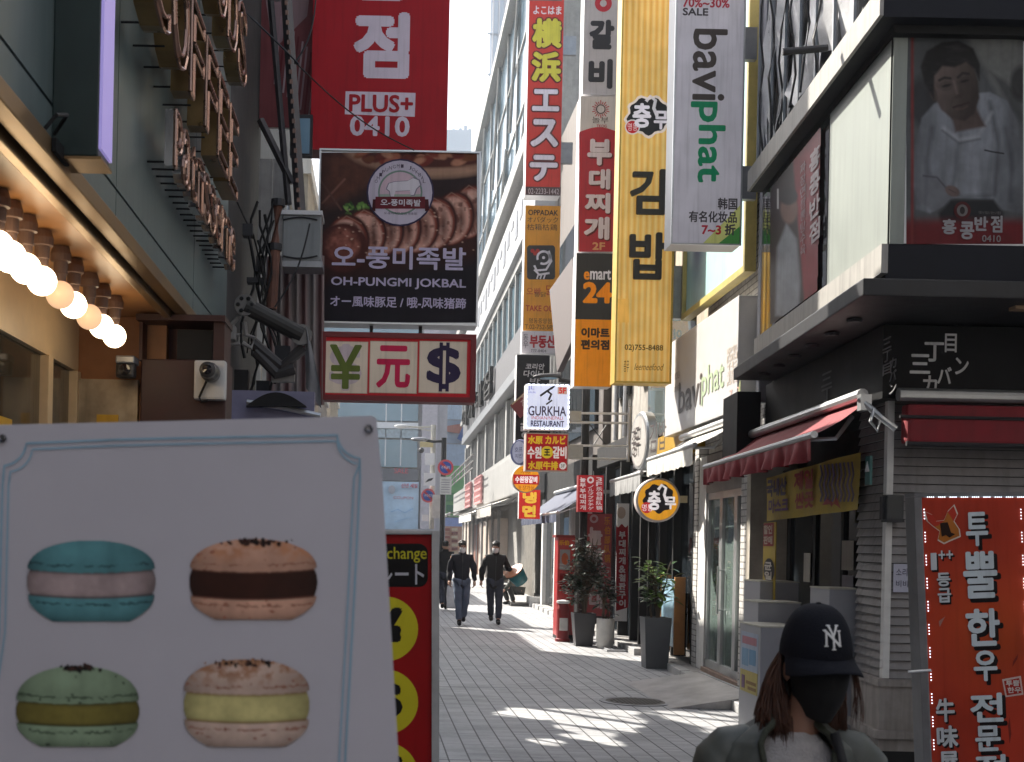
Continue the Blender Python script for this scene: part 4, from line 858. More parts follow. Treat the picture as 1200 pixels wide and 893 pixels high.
# loose cables
f = wall('overhead_cable', (-1.2, 10.2), (.3, 11.9), 'thin black cable crossing the red sign', 'cable', z=0)
P0, P1 = at(345, 72, 10.3), at(485, 176, 11.9); f.root.location = P0
MB().tube([Vector((0, 0, 0)).lerp(f.M.to_3x3().inverted() @ (P1-P0), k/12)-Vector((0, 0, .08*math.sin(k/12*math.pi))) for k in range(13)], .006, 5).build('cable', black, f.root)
for q in (((272, 0), (350, 75), 10.2), ((370, 0), (345, 75), 11.4), ((363, 262), (322, 360), 10.9)):
    P0, P1 = at(*q[0], q[2]), at(*q[1], q[2]); t = empty('overhead_cable', P0, {272: 'thin cable running down past the lilac panel', 370: 'steep thin cable by the glossy red poster', 363: 'grey cable sagging across the pale cabinet'}[q[0][0]], 'cable')
    MB().tube([(P1-P0)*(k/10)+Vector((.04*math.sin(k/10*math.pi), 0, -.03*math.sin(k/10*math.pi))) for k in range(11)], .008, 5).build('cable', dark, t)

# ------------------------------------------------------------------ hanging signs over the alley
def hsign(name, r, Y, dep, label, group=None, side=white2, frame=None, fw=0, rot=0, lay=.0012, cat='sign', brackets=()):
    f = front(name, r, Y, label, cat, group, rot, lay=lay)
    f.box('casing', r, .0, dep, side)
    if fw:
        cx, cz, w_, h_ = f.rect(*r); k = fw; b = MB()
        b.box(cx-w_/2-.004, -.025, cz-h_/2-.004, cx-w_/2+k, .01, cz+h_/2+.004).box(cx+w_/2-k, -.025, cz-h_/2-.004, cx+w_/2+.004, .01, cz+h_/2+.004)
        b.box(cx-w_/2+k, -.025, cz-h_/2-.004, cx+w_/2-k, .01, cz-h_/2+k).box(cx-w_/2+k, -.025, cz+h_/2-k, cx+w_/2-k, .01, cz+h_/2+.004); b.build('frame', frame or side, f.root)
    for q in brackets: f.box('bracket', q, dep*.25, dep*.25+.09, steel)
    return f
G = 'blade signs hanging over the alley'
# left cluster: red sign, meat sign, currency sign
f = hsign('red_shop_sign', (366, -70, 526, 177), 12.5, .3, 'large red hanging sign with PLUS+ 0410 above the meat sign', G, side=mat('maroon_side', (.12, .02, .02), .5)); pb = MB(); r_ = '#b01622'; wh = '#e2d4e2'
f.prect(pb, (366, -70, 526, 177), r_); f.text(pb, '점', (414, 14, 480, 92), wh, 2, .055); f.text(pb, '반', (414, -64, 480, 1), wh, 2, .055)
f.poly(pb, [(405, 107), (487, 109), (486, 137), (404, 134)], wh, 2); f.text(pb, 'PLUS+', (409, 111, 484, 132), r_, 4, .05); f.text(pb, '0410', (410, 136, 480, 160), wh, 2, .055); pb.build('print', PRINT, f.root)
f = hsign('meat_restaurant_sign', (373, 177, 561, 380), 12.0, .28, 'dark sign with sliced meat photo reading OH-PUNGMI JOKBAL', G, side=alu, fw=.012, frame=alu); pb = MB()
im = Img(375, 179, 559, 378, .8); n1, n2, n3 = im.noise(26, 1, 4), im.noise(7, 2, 3), im.noise(60, 3, 3)
im.over(np.ones(im.X.shape), '#2a1a1a'); im.mul(.5+1.1*n3); im.over(im.poly([(375, 179), (470, 179), (440, 215), (375, 250)], 14)*.8, '#5a3426'); im.mul(.7+.6*n2)
im.over(im.line([(378, 238), (404, 210)], 2.4), '#7a5146'); im.over(im.line([(376, 212), (400, 246)], 2.2), '#5c3c34'); im.over(im.line([(382, 244), (410, 224)], 1.6), '#4c302a')
im.over(im.ell(508, 168, 108, 38, 4), '#94705c'); im.over(im.ell(508, 164, 100, 33, 4), '#4a2018')
for k in range(34):
    rs = np.random.RandomState(k); cx, cy = 420+rs.rand()*135, 174+rs.rand()*16; m = im.ell(cx, cy, 5+5*rs.rand(), 3+3*rs.rand(), 2, rs.rand()*60-30); im.over(m*.9, ['#7a2e22', '#9a5a44', '#5a2018', '#b07a60', '#6a3a20'][k % 5])
im.over(im.ell(516, 206, 80, 9, 3)*im.ell(508, 168, 112, 42, 3)*.5, '#b08a72')
for k in range(40):
    rs = np.random.RandomState(k+90); im.over(im.ell(402+rs.rand()*42, 238+rs.rand()*20, 1.5+3*rs.rand(), 1.2+2*rs.rand(), 1.2, rs.rand()*90), ['#3e5c2c', '#5a7e3a', '#26401e', '#789a50'][k % 4])
im.over(im.ell(470, 318, 120, 60, 8), '#351611')
for k in range(8):
    cx, cy, ro = 552-k*20.5, 248+k*5+4*math.sin(k*.8), 16-k*3; rx, ry = 25, 33-.5*k
    im.over(im.ell(cx, cy, rx, ry, 3, ro), '#3c1712'); m = im.ell(cx-1.5, cy+1, rx-2.2, ry-2.4, 2.4, ro); fat = im.ell(cx-2.5, cy+2, rx-4, ry-5, 3, ro); core = im.ell(cx-4, cy+5, rx-9, ry-14, 5, ro)
    im.over(m, '#7d3a2c'); im.over(fat*.97, '#c79787'); im.over(core*.75, '#a26a5a'); q = np.clip((n2-.52)*5, 0, 1)*fat; im.over(q*.6, '#d0a898'); q = np.clip((im.noise(5, 8+k, 2)-.6)*6, 0, 1)*fat; im.over(q*.7, '#5e2d24')
    im.over(im.line([(cx-rx*.8, cy-ry*.45), (cx-rx*.1, cy-ry*.93), (cx+rx*.6, cy-ry*.62)], 1.0)*.25, '#e0b8a0'); im.over(np.clip(1-np.hypot((im.X-cx-9)/7, (im.Y-cy-2)/26), 0, 1)*.8*m, '#2a100c')
m = im.ell(402, 290, 30, 29, 4); im.over(m, '#4a1f18'); im.over(im.ell(401, 287, 20, 19, 6)*np.clip(n2*1.6-.2, 0, 1), '#94594b'); im.over(im.ell(398, 296, 10, 9, 6)*.7, '#5c2a22')
for k in range(70):
    rs = np.random.RandomState(k+300); im.over(im.ell(395+rs.rand()*160, 238+rs.rand()*60, .8+.7*rs.rand(), .7, 1)*.5, '#e8c0a8')
im.mul(.75+.5*n1); dk_ = np.clip((im.Y-(318-.14*(im.X-375)))/26, 0, 1); im.over(sstep(dk_)*.93, '#15121c'); im.over(np.clip((395-im.X)/20, 0, 1)*.5, '#1a1014'); im.C *= 1.22
im.put(f, pb, 1)
f.disc(pb, 469, 226, 39.5, 39.5, '#3a3050', 9); f.disc(pb, 469, 226, 37.5, 37.5, '#cfc4d4', 10); f.ring(pb, 469, 226, 24, 26, '#7d9488', 11); f.disc(pb, 469, 226, 24, 24, '#d9bcc8', 10.6)
f.poly(pb, [(445, 228), (493, 228), (490, 243), (448, 243)], '#a8b4a8', 11.2)
pig = [(452, 222), (455, 215), (462, 213), (478, 212), (485, 208), (492, 211), (494, 217), (489, 222), (486, 230), (482, 230), (481, 224), (463, 225), (461, 232), (457, 232), (456, 225)]
f.poly(pb, pig, '#8a8090', 12); f.poly(pb, [(469+(x-469)*.93, 219.5+(y-219.5)*.9) for x, y in pig], '#e4dce4', 12.6)
f.poly(pb, [(440, 231), (498, 231), (498, 245), (440, 245)], '#6c1c26', 13); f.poly(pb, [(437, 234), (440, 234), (440, 248), (436, 247)], '#4a1018', 12.8); f.poly(pb, [(498, 234), (502, 234), (503, 247), (498, 248)], '#4a1018', 12.8)
f.text(pb, '오-풍미족발', (446, 234, 493, 242), '#e0d8e0', 14, .03); f.text(pb, '오-풍미족발 본점 명동점', (450, 249, 488, 252), '#4a3a50', 11)
word = 'OH-PUNGMI JOKBAL'
for k, ch in enumerate(word):
    if ch == ' ': continue
    a = R(-155+k*130/(len(word)-1)); x, y = 469+31*math.cos(a), 226+31*math.sin(a); f.text(pb, ch, (x-1.6, y-2, x+1.6, y+2), '#4a3a50', 11)
lv = '#cdc2de'
f.text(pb, '오-풍미족발', (389, 289, 546, 316), lv, 11, .025); f.text(pb, 'OH-PUNGMI JOKBAL', (388, 326, 546, 339), lv, 11, .035); f.text(pb, 'オー風味豚足 / 哦-风味猪蹄', (387, 348, 546, 361), lv, 11, .025); pb.build('print', PRINTG, f.root)
f.box('hanger_strap', (433, 380, 437, 390), .08, .12, dark); f.box('hanger_strap', (491, 380, 495, 390), .08, .12, dark)
f = hsign('currency_sign', (376, 391, 557, 470), 11.9, .24, 'red framed light box with yen, yuan and dollar symbols', G, side=red, fw=.045, frame=red); pb = MB()
f.prect(pb, (376, 391, 557, 470), '#b02028')
for x0, x1 in ((378, 431), (433, 489), (491, 547)): f.prect(pb, (x0, 400, x1, 461), '#b09a8a', 2); f.prect(pb, (x0+.8, 400.8, x1-.8, 460.2), '#cfc0ae', 3)
f.text(pb, '$', (386, 403, 424, 458), '#b9a9ae', 4, .05); f.text(pb, '¥', (386, 404, 424, 456), '#5a662c', 6, .03); f.text(pb, '元', (441, 405, 481, 455), '#b81c48', 5, .035); f.text(pb, '$', (500, 405, 540, 456), '#2c2240', 5, .06)
for x0 in (514.6, 522.4): f.prect(pb, (x0, 401.5, x0+4, 459), '#2c2240', 7)
f.prect(pb, (518.8, 411, 522.2, 450), '#cfc0ae', 7.5)
pb.build('print', pmat('currency_lit', .4, emit=.06), f.root)
# right cluster
def phone_strip(f, pb, t, r, c='#e0d0d0'): f.text(pb, t, r, c, 3)
f = hsign('massage_sign', (618, -40, 659, 229), 30, .45, 'tall red sign with yellow and white Japanese characters', G, brackets=((659, 40, 676, 62), (657, 165, 672, 190))); pb = MB()
f.prect(pb, (618.5, -40, 659, 229), '#cf3a30'); f.prect(pb, (618.5, -40, 659, 1), '#7a6a64', 2); f.prect(pb, (616, 219, 657, 229), '#5a4444', 2); f.text(pb, 'よこはま', (625, 7, 658, 17), '#e8dce0', 3, .03); f.text(pb, '02-2233-1442', (619, 221, 655, 227.5), '#c8b8b8', 4)
for ch, r, c in (('横', (623, 21, 659, 57), '#d8cc48'), ('浜', (622, 60, 658, 97), '#d8cc48'), ('エ', (623, 104, 656, 131), '#e6dce4'), ('ス', (621, 139, 655, 173), '#e6dce4'), ('テ', (620, 181, 654, 213), '#e6dce4')):
    f.text(pb, ch, (r[0]-1, r[1]-1, r[2]+1, r[3]+1), '#5a1c1c', 4, .1); f.text(pb, ch, (r[0]+.6, r[1]+.6, r[2]-.6, r[3]-.6), c, 8, .05)
pb.build('print', PRINT, f.root)
f = hsign('chicken_sign', (614, 241, 655.5, 388), 29.9, .4, 'orange sign with black rounded bird logo reading OPPADAK', G); pb = MB()
f.prect(pb, (614.5, 241, 655.5, 388), '#d8922a'); dk = '#3a2a1c'
f.text(pb, 'OPPADAK', (619, 246, 654, 252.5), dk, 3, .04); f.text(pb, 'オパダック', (618, 254, 654, 261), dk, 3); f.text(pb, '枯箱枯鶏', (617.5, 262.5, 653, 270), dk, 3)
rr = [(634+16.5*(1 if math.cos(a) > 0 else -1)*min(1, abs(math.cos(a))*1.25)**.5, 307.5+20*(1 if math.sin(a) > 0 else -1)*min(1, abs(math.sin(a))*1.25)**.5) for a in [k*2*math.pi/40 for k in range(40)]]
f.poly(pb, rr, '#2c2a2c', 3); f.ring(pb, 637, 302, 6, 8.6, '#dcd6dc', 5, a0=-200, a1=120); f.line(pb, [(643, 294), (646, 306), (640, 316), (629, 317), (626, 311)], 2.6, '#dcd6dc', 5); f.line(pb, [(626, 316), (632, 322), (644, 320)], 2.4, '#dcd6dc', 5)
f.disc(pb, 637, 302, 1.8, 1.8, '#dcd6dc', 5)
for k in range(3): f.line(pb, [(631+k*4, 321), (629+k*4, 327)], 1.6, '#dcd6dc', 5)
for k in range(3): f.disc(pb, 624+k*3, 294+k % 2*3, 2.4, 2.4, '#b03028', 5, 10)
f.text(pb, '오빠', (617, 337, 634, 346), '#a83020', 3); f.text(pb, '닭', (640, 334, 650, 346), '#a83020', 3); f.text(pb, '통닭', (626, 342, 640, 348), dk, 3); f.text(pb, 'TAKE OUT', (616, 358, 653, 365), '#a83020', 3, .03); f.text(pb, '명동중앙점', (620, 373, 646, 379), dk, 3); f.text(pb, 'T.02-752-5892', (615, 380.5, 653, 386), dk, 3)
pb.build('print', PRINT, f.root)
f = hsign('estate_agent_sign', (611.5, 388.5, 652.5, 414), 29.7, .35, 'small white estate agent sign below the orange OPPADAK sign', G); pb = MB()
f.prect(pb, (612, 389, 652.5, 414), '#cfc8cc'); f.vtext(pb, '동우', (613, 391, 619, 408), '#3a3438', 3); f.text(pb, '부동산', (620.5, 392.5, 651, 408), '#a82028', 3, .06); f.text(pb, '777-8404', (622, 409.5, 640, 412.8), '#4a4448', 3); pb.build('print', PRINT, f.root)
f = hsign('black_restaurant_sign', (604.5, 415.5, 643, 520), 29.5, .35, 'black sign with white brush lettering behind the street lamp arm', G, side=white2); pb = MB()
f.prect(pb, (605, 416, 643, 520), '#161418')
for s_, r in (('코리안', (616, 426, 638, 433)), ('다이닝', (613.5, 434, 637, 442)), ('바', (621, 443, 633, 449))): f.text(pb, s_, r, '#c8c4c4', 3, .03, skew=.12)
f.vtext(pb, '사랑', (610, 472, 622, 515), '#c8c4c4', 3, .04); pb.build('print', PRINT, f.root)
f = hsign('rib_restaurant_sign', (684, -30, 728, 111), 23, .4, 'grey sign with dark brush lettering above the crimson stew sign', G, brackets=((728, 30, 745, 50),)); pb = MB()
f.prect(pb, (684.5, -30, 728, 111), '#b9b7be'); f.ring(pb, 707, 4, 4, 10, '#b83040', 3); f.text(pb, '수원', (690, -28, 724, -10), '#2a2c34', 3, .08); f.text(pb, '갈', (690.5, 23, 720, 58), '#282a33', 3, .065); f.text(pb, '비', (689.5, 69, 718, 104), '#282a33', 3, .065); pb.build('print', PRINT, f.root)
f = hsign('stew_restaurant_sign', (678.5, 113, 725, 295), 22.9, .4, 'crimson sign with white lettering marked 2F above the orange store sign', G, brackets=((725, 150, 741, 170),)); pb = MB()
f.prect(pb, (679, 113, 725, 295), '#c9c4c4'); f.poly(pb, [(678.5, 295), (678.5, 155)]+[(678.5+46*k/10, 155-6*math.sin(math.pi*k/10)) for k in range(1, 10)]+[(724.5, 155), (724.5, 295)], '#b02838', 2)
for k in range(20): a = 2*math.pi*k/20; f.line(pb, [(704+6*math.cos(a), 128+6*math.sin(a)), (704+(10.5 if k % 2 else 9)*math.cos(a), 128+(10.5 if k % 2 else 9)*math.sin(a))], 1.1, '#a83038', 3)
f.ring(pb, 704, 128, 4.4, 5.6, '#4a3034', 3); f.text(pb, '놀부', (694, 137, 713, 144.5), '#3a2c30', 3); f.text(pb, 'TKOG', (699, 146, 711, 149.6), '#a83038', 3, .04)
for ch, r in (('부', (688, 163, 717, 194)), ('대', (690, 198, 715, 222)), ('찌', (685, 226, 715, 250)), ('개', (684, 254, 714, 281))): f.text(pb, ch, (r[0]+.8, r[1]+.8, r[2]+1.6, r[3]+1.6), '#5a1018', 4, .08); f.text(pb, ch, r, '#dcd0d8', 7, .055)
f.text(pb, '2F', (694, 284, 709, 293), '#d8a070', 4, .06); pb.build('print', PRINT, f.root)
f = hsign('store_sign', (674, 297, 717.5, 453), 22.8, .4, 'black and orange emart 24 convenience store sign', G, brackets=((717, 330, 735, 350),)); pb = MB(); og = '#e09018'
f.prect(pb, (674.5, 297, 717.5, 453), og); f.prect(pb, (674.9, 297, 718, 374.5), '#303234', 2); f.text(pb, 'e', (684, 318, 691, 328), og, 4, .08); f.text(pb, 'mart', (691.5, 316, 716, 328), '#d4d0d4', 4, .06); f.text(pb, '24', (683, 330.5, 717, 355.5), og, 4, .09); f.text(pb, '이마트', (681, 384, 714.5, 396), dk, 4, .06); f.text(pb, '편의점', (680.5, 398, 714, 410), dk, 4, .06); pb.build('print', pmat('store_lit', .35, emit=.12, transl=.3), f.root)
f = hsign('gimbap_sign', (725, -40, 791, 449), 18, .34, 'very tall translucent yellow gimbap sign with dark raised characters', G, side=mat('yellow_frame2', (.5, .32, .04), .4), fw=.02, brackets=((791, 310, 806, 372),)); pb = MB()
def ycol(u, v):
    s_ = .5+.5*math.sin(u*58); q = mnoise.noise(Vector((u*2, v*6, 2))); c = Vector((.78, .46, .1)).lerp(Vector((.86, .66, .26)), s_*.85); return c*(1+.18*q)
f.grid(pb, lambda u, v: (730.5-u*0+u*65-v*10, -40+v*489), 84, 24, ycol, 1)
for (a_, b_) in (((737, 330), (742, 370)),): f.poly(pb, [(724, 350), (737, 350), (737, 378), (724, 378)], '#e0b860', 2)
f.disc(pb, 760, 136, 27, 24, '#d8d2d4', 3, 40, wob=.07); f.disc(pb, 760, 136, 24, 21, '#26262a', 4, 40, wob=.07); f.disc(pb, 741, 149, 9, 9, '#d8d2d4', 4.5, 18); f.disc(pb, 741, 149, 7.4, 7.4, '#b02830', 5, 18)
f.text(pb, '명동', (735.5, 144.5, 747, 153.5), '#e0d8d8', 6); f.text(pb, '충', (741, 121, 763, 150), '#d8d2d8', 6, .05); f.text(pb, '무', (766, 130, 783, 152), '#d8d2d8', 6, .05); f.line(pb, [(757, 119), (762, 113), (768, 118), (766, 127), (770, 136)], 4, '#d8d2d8', 6)
f.text(pb, '02)755-8488', (732, 404, 777, 412.5), '#4a3a20', 3, .03); f.text(pb, '충무', (731, 422, 737, 436), '#5a4020', 3); f.text(pb, 'leemeefood', (744, 426, 777, 434), '#7a5a28', 3, skew=.25)
pb.build('print', pmat('gimbap_sun_glow', .3, emit=.25, transl=.45), f.root)  # emission stands in for sun glowing through the yellow sheet
for ch, r in (('김', (738, 199, 779, 252)), ('밥', (737, 273, 782, 328))): lt = MB(); f.text(lt, ch, r, '#3c3634', 3, .03, ext=.05); lt.build('raised_character', PAINT, f.root)
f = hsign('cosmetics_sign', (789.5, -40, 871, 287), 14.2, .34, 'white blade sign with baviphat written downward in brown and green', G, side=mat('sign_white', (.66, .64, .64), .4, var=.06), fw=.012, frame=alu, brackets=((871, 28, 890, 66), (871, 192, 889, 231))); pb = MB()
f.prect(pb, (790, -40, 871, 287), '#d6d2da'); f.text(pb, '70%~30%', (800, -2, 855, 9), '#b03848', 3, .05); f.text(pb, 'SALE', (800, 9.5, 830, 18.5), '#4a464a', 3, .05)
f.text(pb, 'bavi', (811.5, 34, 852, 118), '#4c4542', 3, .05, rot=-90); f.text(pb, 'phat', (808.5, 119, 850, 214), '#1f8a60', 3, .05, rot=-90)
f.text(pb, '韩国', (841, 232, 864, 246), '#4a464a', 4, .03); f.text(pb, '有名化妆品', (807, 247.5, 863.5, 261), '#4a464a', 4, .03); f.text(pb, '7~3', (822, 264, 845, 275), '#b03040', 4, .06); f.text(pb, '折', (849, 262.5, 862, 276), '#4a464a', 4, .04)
f.poly(pb, [(868, 240), (868, 287), (822, 287)], '#c9cc80', 2); f.poly(pb, [(868.5, 264), (868.5, 287), (840, 287)], '#4c8a4a', 2.6); pb.build('print', pmat('cosmetics_glow', .4, emit=.1, transl=.2), f.root)  # small emission added to brighten the blade's white face
# lower signs on arms
f = hsign('indian_restaurant_sign', (616, 450.5, 667, 503), 22, .3, 'white GURKHA restaurant sign edged with small lights', G, side=white2, brackets=((667, 481, 682, 493),)); pb = MB()
f.prect(pb, (616, 450.5, 667, 503), '#c9cfe8'); f.text(pb, 'GURKHA', (619, 476, 663.5, 487.5), '#2e2440', 3, .03); f.text(pb, 'INDIAN/NEPALI', (623, 487.8, 659.5, 491.8), '#a03048', 3); f.text(pb, 'RESTAURANT', (622, 493, 661, 500), '#22204a', 3, .05); f.prect(pb, (653.5, 453.5, 664.5, 462), '#a89088', 3); f.text(pb, '5F', (655, 454.3, 663.5, 461.3), '#b02428', 4, .08)
f.line(pb, [(633, 464), (640, 459), (649, 453)], 2.4, '#1e1c24', 3); f.line(pb, [(641, 458), (646, 462), (643, 469)], 2.6, '#1e1c24', 3); f.line(pb, [(646, 456), (650, 452)], 1.6, '#1e1c24', 3); f.line(pb, [(640, 474), (647, 469)], 1.8, '#1e1c24', 3); f.text(pb, 'JL', (619, 452.5, 626, 457.5), '#6a70c0', 3); f.text(pb, 'HALAL', (618.5, 458.6, 628, 460.6), '#6a70c0', 3)
pb.build('print', pmat('gurkha_lit', .35, emit=.3), f.root); b = MB()
cx, cz, w_, h_ = f.rect(616.5, 451, 666.5, 502.5)
for k in range(9):
    for s_ in (-1, 1):
        x = cx-w_/2+(k+.5)*w_/9; b.box(x-.022, -.012, cz+s_*h_/2-.008, x+.022, -.004, cz+s_*h_/2+.008); z = cz-h_/2+(k+.5)*h_/9; b.box(cx+s_*w_/2-.008, -.012, z-.022, cx+s_*w_/2+.008, -.004, z+.022)
b.build('edge_lights', globe_mat('led_white', (.85, .9, 1), 2.2), f.root)
f = hsign('galbi_sign', (616, 508, 665.5, 552), 22, .3, 'red Suwon galbi sign in three lines below the GURKHA sign', G, side=mat('sign_frame_tan', (.45, .36, .32), .5), fw=.012, brackets=((666, 521, 684, 537),)); pb = MB(); yw = '#dcb830'
f.prect(pb, (616, 508, 665.5, 552), '#b01c26'); f.text(pb, '水原', (618.5, 510.5, 636, 520.5), yw, 3, .05); f.text(pb, 'カルビ', (639, 510.5, 663, 520.5), yw, 3, .05); f.text(pb, '수원', (618, 523, 634.5, 537.5), '#e4dcdc', 3, .06); f.disc(pb, 641, 530, 7.2, 7.2, '#d8c030', 3); f.text(pb, '王', (637.3, 526, 644.8, 534), '#2a2010', 4, .06); f.text(pb, '갈비', (647.5, 523, 664, 537.5), '#e4dcdc', 3, .06)
f.text(pb, '水原牛排', (618.5, 540.5, 654, 550.5), yw, 3, .05); f.disc(pb, 659.5, 546, 4.2, 4.2, '#e0dcdc', 3); f.text(pb, '3F', (657, 544, 662, 548), '#3a3030', 4); f.prect(pb, (616, 521.6, 665.5, 522.1), '#801018', 2); f.prect(pb, (616, 538.6, 665.5, 539.1), '#801018', 2); pb.build('print', pmat('galbi_lit', .35, emit=.12), f.root)
# arm bracket carrying those two
t = empty('sign_bracket', at(735, 540, 22), 'white steel arms carrying the GURKHA and Suwon signs', 'bracket'); b = MB()
for (y_, x0, x1) in ((484, 668, 738), (495, 668, 738), (522, 668, 736), (537, 668, 736)): b.tube([at(x0, y_, 22.1)-t.location, at(x1, y_+1, 22.1)-t.location], .022, 6)
b.tube([at(738, 476, 22.1)-t.location, at(736, 541, 22.1)-t.location], .03, 6); b.build('arm', white2, t)
MB().tube([at(690, 496, 22.1)-t.location, at(710, 521, 22.1)-t.location], .01, 5).tube([at(712, 496, 22.1)-t.location, at(696, 521, 22.1)-t.location], .01, 5).build('brace', dark, t)
def round_sign(c, rpx, Y, label, dep, col_rim, rot=0):
    P = at(*c, Y); f = Frame('round_sign', P, label, 'sign', G, rot, lay=.0012); r = rpx/FP*Y
    MB().lathe([(r, dep), (r, .0), (r*.97, -.012), (r*.955, -.0125)], n=44, axis='y').build('casing', col_rim, f.root); f.lay = .0015; return f
f = round_sign((616.5, 561), 16.3, 27, 'round orange and red restaurant sign above the cold noodle sign', .2, mat('sign_frame_tan', (.45, .36, .32), .5)); pb = MB(); f.root.location.y -= 0
f.disc(pb, 616.5, 561, 15.5, 15.5, '#d89020', 10, 40); f.poly(pb, [(601.5, 556), (631.5, 556.6), (631.3, 568), (601.7, 567.4)], '#a81c20', 11); f.text(pb, '수원왕갈비', (603.5, 558, 629.5, 566), '#e8dcdc', 12, .05); f.text(pb, '水原', (611, 548.5, 622, 555), '#8a2018', 12); f.text(pb, '포장가능', (607, 569, 626, 574.5), '#8a2018', 12); pb.build('print', LIT, f.root)
f = hsign('noodle_sign', (608, 574, 633, 608), 27.4, .2, 'small red cold noodle sign with two yellow characters', G); pb = MB(); f.prect(pb, (608, 574, 633, 608), '#b42a26'); f.text(pb, '냉', (612.5, 576.5, 629, 590), '#d8b040', 3, .07); f.text(pb, '면', (612, 592, 628, 606), '#d8b040', 3, .07); pb.build('print', LIT, f.root)
f = round_sign((609, 530), 15, 26.5, 'blue rimmed white disc sign half hidden behind the Suwon sign', .22, mat('blue_rim', (.12, .14, .3), .4), rot=R(-50)); pb = MB(); f.disc(pb, 609, 530, 8, 13, '#c4c8e0', 10, 30); f.text(pb, '호프', (604, 524, 613, 529), '#4a4a80', 12); f.text(pb, '치킨', (604, 532, 613, 537), '#4a4a80', 12); pb.build('print', PRINT, f.root)
f = hsign('small_stew_sign', (677.5, 557, 707, 600), 23.4, .2, 'red sign with three white columns of lettering by the lamp post', G, side=red, brackets=((707, 574, 716, 578),)); pb = MB(); f.prect(pb, (677.5, 557, 707, 600), '#b02830'); f.vtext(pb, '놀부부대찌개', (679.5, 559, 686.5, 598), '#e0d4d8', 3, .04); f.ring(pb, 692, 562.5, 2, 4, '#e0d4d8', 3); f.vtext(pb, 'ノルブブデチゲ', (689, 568, 695.5, 598), '#e0d4d8', 3, .03); f.vtext(pb, '3F乐伯部队锅', (698.5, 559, 705.5, 598), '#e0d4d8', 3, .03); pb.build('print', pmat('stew_lit', .35, emit=.12), f.root)
f = round_sign((771, 586), 26, 17.3, 'round orange sign with black cloud emblem reading Chungmu', .14, mat('rim_pale', (.66, .58, .55), .4)); pb = MB(); f.disc(pb, 771, 586, 23.6, 23.6, '#d8962a', 10, 44); f.disc(pb, 772, 584, 18, 16.5, '#221e20', 11, 44, wob=.07)
f.text(pb, '충', (758.5, 575, 774, 598), '#e4dcdc', 13, .055); f.text(pb, '무', (779, 582, 792, 597), '#e4dcdc', 13, .05); f.line(pb, [(771, 574), (775, 568.5), (780, 572), (778, 580), (781, 588)], 3.4, '#e4dcdc', 13); f.disc(pb, 757.5, 595, 6.5, 6.5, '#b02c30', 12, 18); f.text(pb, '명동', (752, 591, 764.5, 599), '#e8dede', 14); pb.build('print', pmat('chungmu_lit', .35, emit=.3), f.root)
f.box('bracket', (797, 581, 806, 589), .02, .1, mat('bulb_arm', (.6, .5, .3), .5))
# oblique panel, red diamond placards
f = wall('side_panel_sign', at(643, 345, 27)[:2], at(673, 345, 25.2)[:2], 'slanted pale sign panel seen from behind by the emart sign', 'sign', z=0)
q = [f.hit(*p) for p in ((672, 302), (673, 395), (654, 436), (645, 340))]; MB().slab(q, -.02, .1).build('board', mat('back_panel', (.08, .06, .06), .6, var=.15), f.root)
f = front('diamond_placard', (594, 452, 632, 486), 29.2, 'red diamond placard in front of the black brush sign', 'placard', lay=.003)
q = [f.hit(*p) for p in ((598, 475), (625, 449), (634, 466), (610, 490))]; MB().slab(q, 0, .05).build('board', red, f.root); pb = MB(); f.line(pb, [(600, 474), (625, 452)], 1.6, '#c8b088', 2); f.text(pb, '福', (610, 462, 622, 476), '#d0a8a0', 3); pb.build('print', PRINT, f.root)
# round raised gimbap logo + lettering over the gold fascia
f = Frame('round_logo_sign', at(751, 517, 18.2), 'round chrome rimmed logo sign with raised letters over the gold fascia', 'sign', None, R(-85))
MB().lathe([(.42, .12), (.42, 0), (.4, -.03), (.36, -.03)], n=40, axis='y').build('disc', alu, f.root); pb = MB(); f.lay = .004; pb.add([(.36*math.cos(a), -.034, .36*math.sin(a)) for a in [k*math.pi/16 for k in range(32)]], [tuple(range(32))], '#b8b4b0'); pb.build('face', PAINT, f.root)
for i, ch in enumerate('충무김밥'):
    V, FF, a_ = glyph(ch); x0 = -.3+.16*i if i < 2 else .55+.42*(i-2); s_ = .3 if i < 2 else .36; y_ = -.05 if i < 2 else -.04
    P = [(x0+u*s_*(.9 if i > 1 else .8), y_, -.2+v*.4) for u, v in V]; MB().add(P, FF, '#504848').build('raised_character', PAINT, f.root)
# ------------------------------------------------------------------ things on the corner building
f = Frame('chef_poster', (3.735, 9.262, 3.97), 'window poster of a chef in white above red lettering strip', 'poster', lay=.0012)
MB().box(0, 0, 0, 1.33, .005, 1.48).build('sheet', white2, f.root); pb = MB()
im = Img(1062, 30, 1199, 286, .8); n1, n2, n3 = im.noise(40, 4, 4), im.noise(9, 5, 3), im.noise(70, 6, 2)
im.over(np.ones(im.X.shape), (.075, .08, .085)); im.mul(.6+.8*n3); im.over(im.poly([(1130, 40), (1195, 30), (1199, 130), (1170, 110)], 10)*.7, (.16, .165, .16)); im.over(im.ell(1082, 120, 17, 30, 8), (.035, .037, .042)); im.over(im.poly([(1160, 84), (1180, 96), (1199, 118), (1199, 150)], 6)*.8, (.05, .052, .055)); im.over(im.ell(1196, 98, 12, 20, 5)*.8, (.02, .02, .022))
jm = im.poly([(1073, 245), (1069, 215), (1072, 170), (1080, 138), (1094, 122), (1112, 112), (1160, 108), (1180, 118), (1192, 142), (1199, 190), (1199, 250), (1172, 246), (1164, 234), (1118, 232), (1104, 240), (1090, 250)], 3)
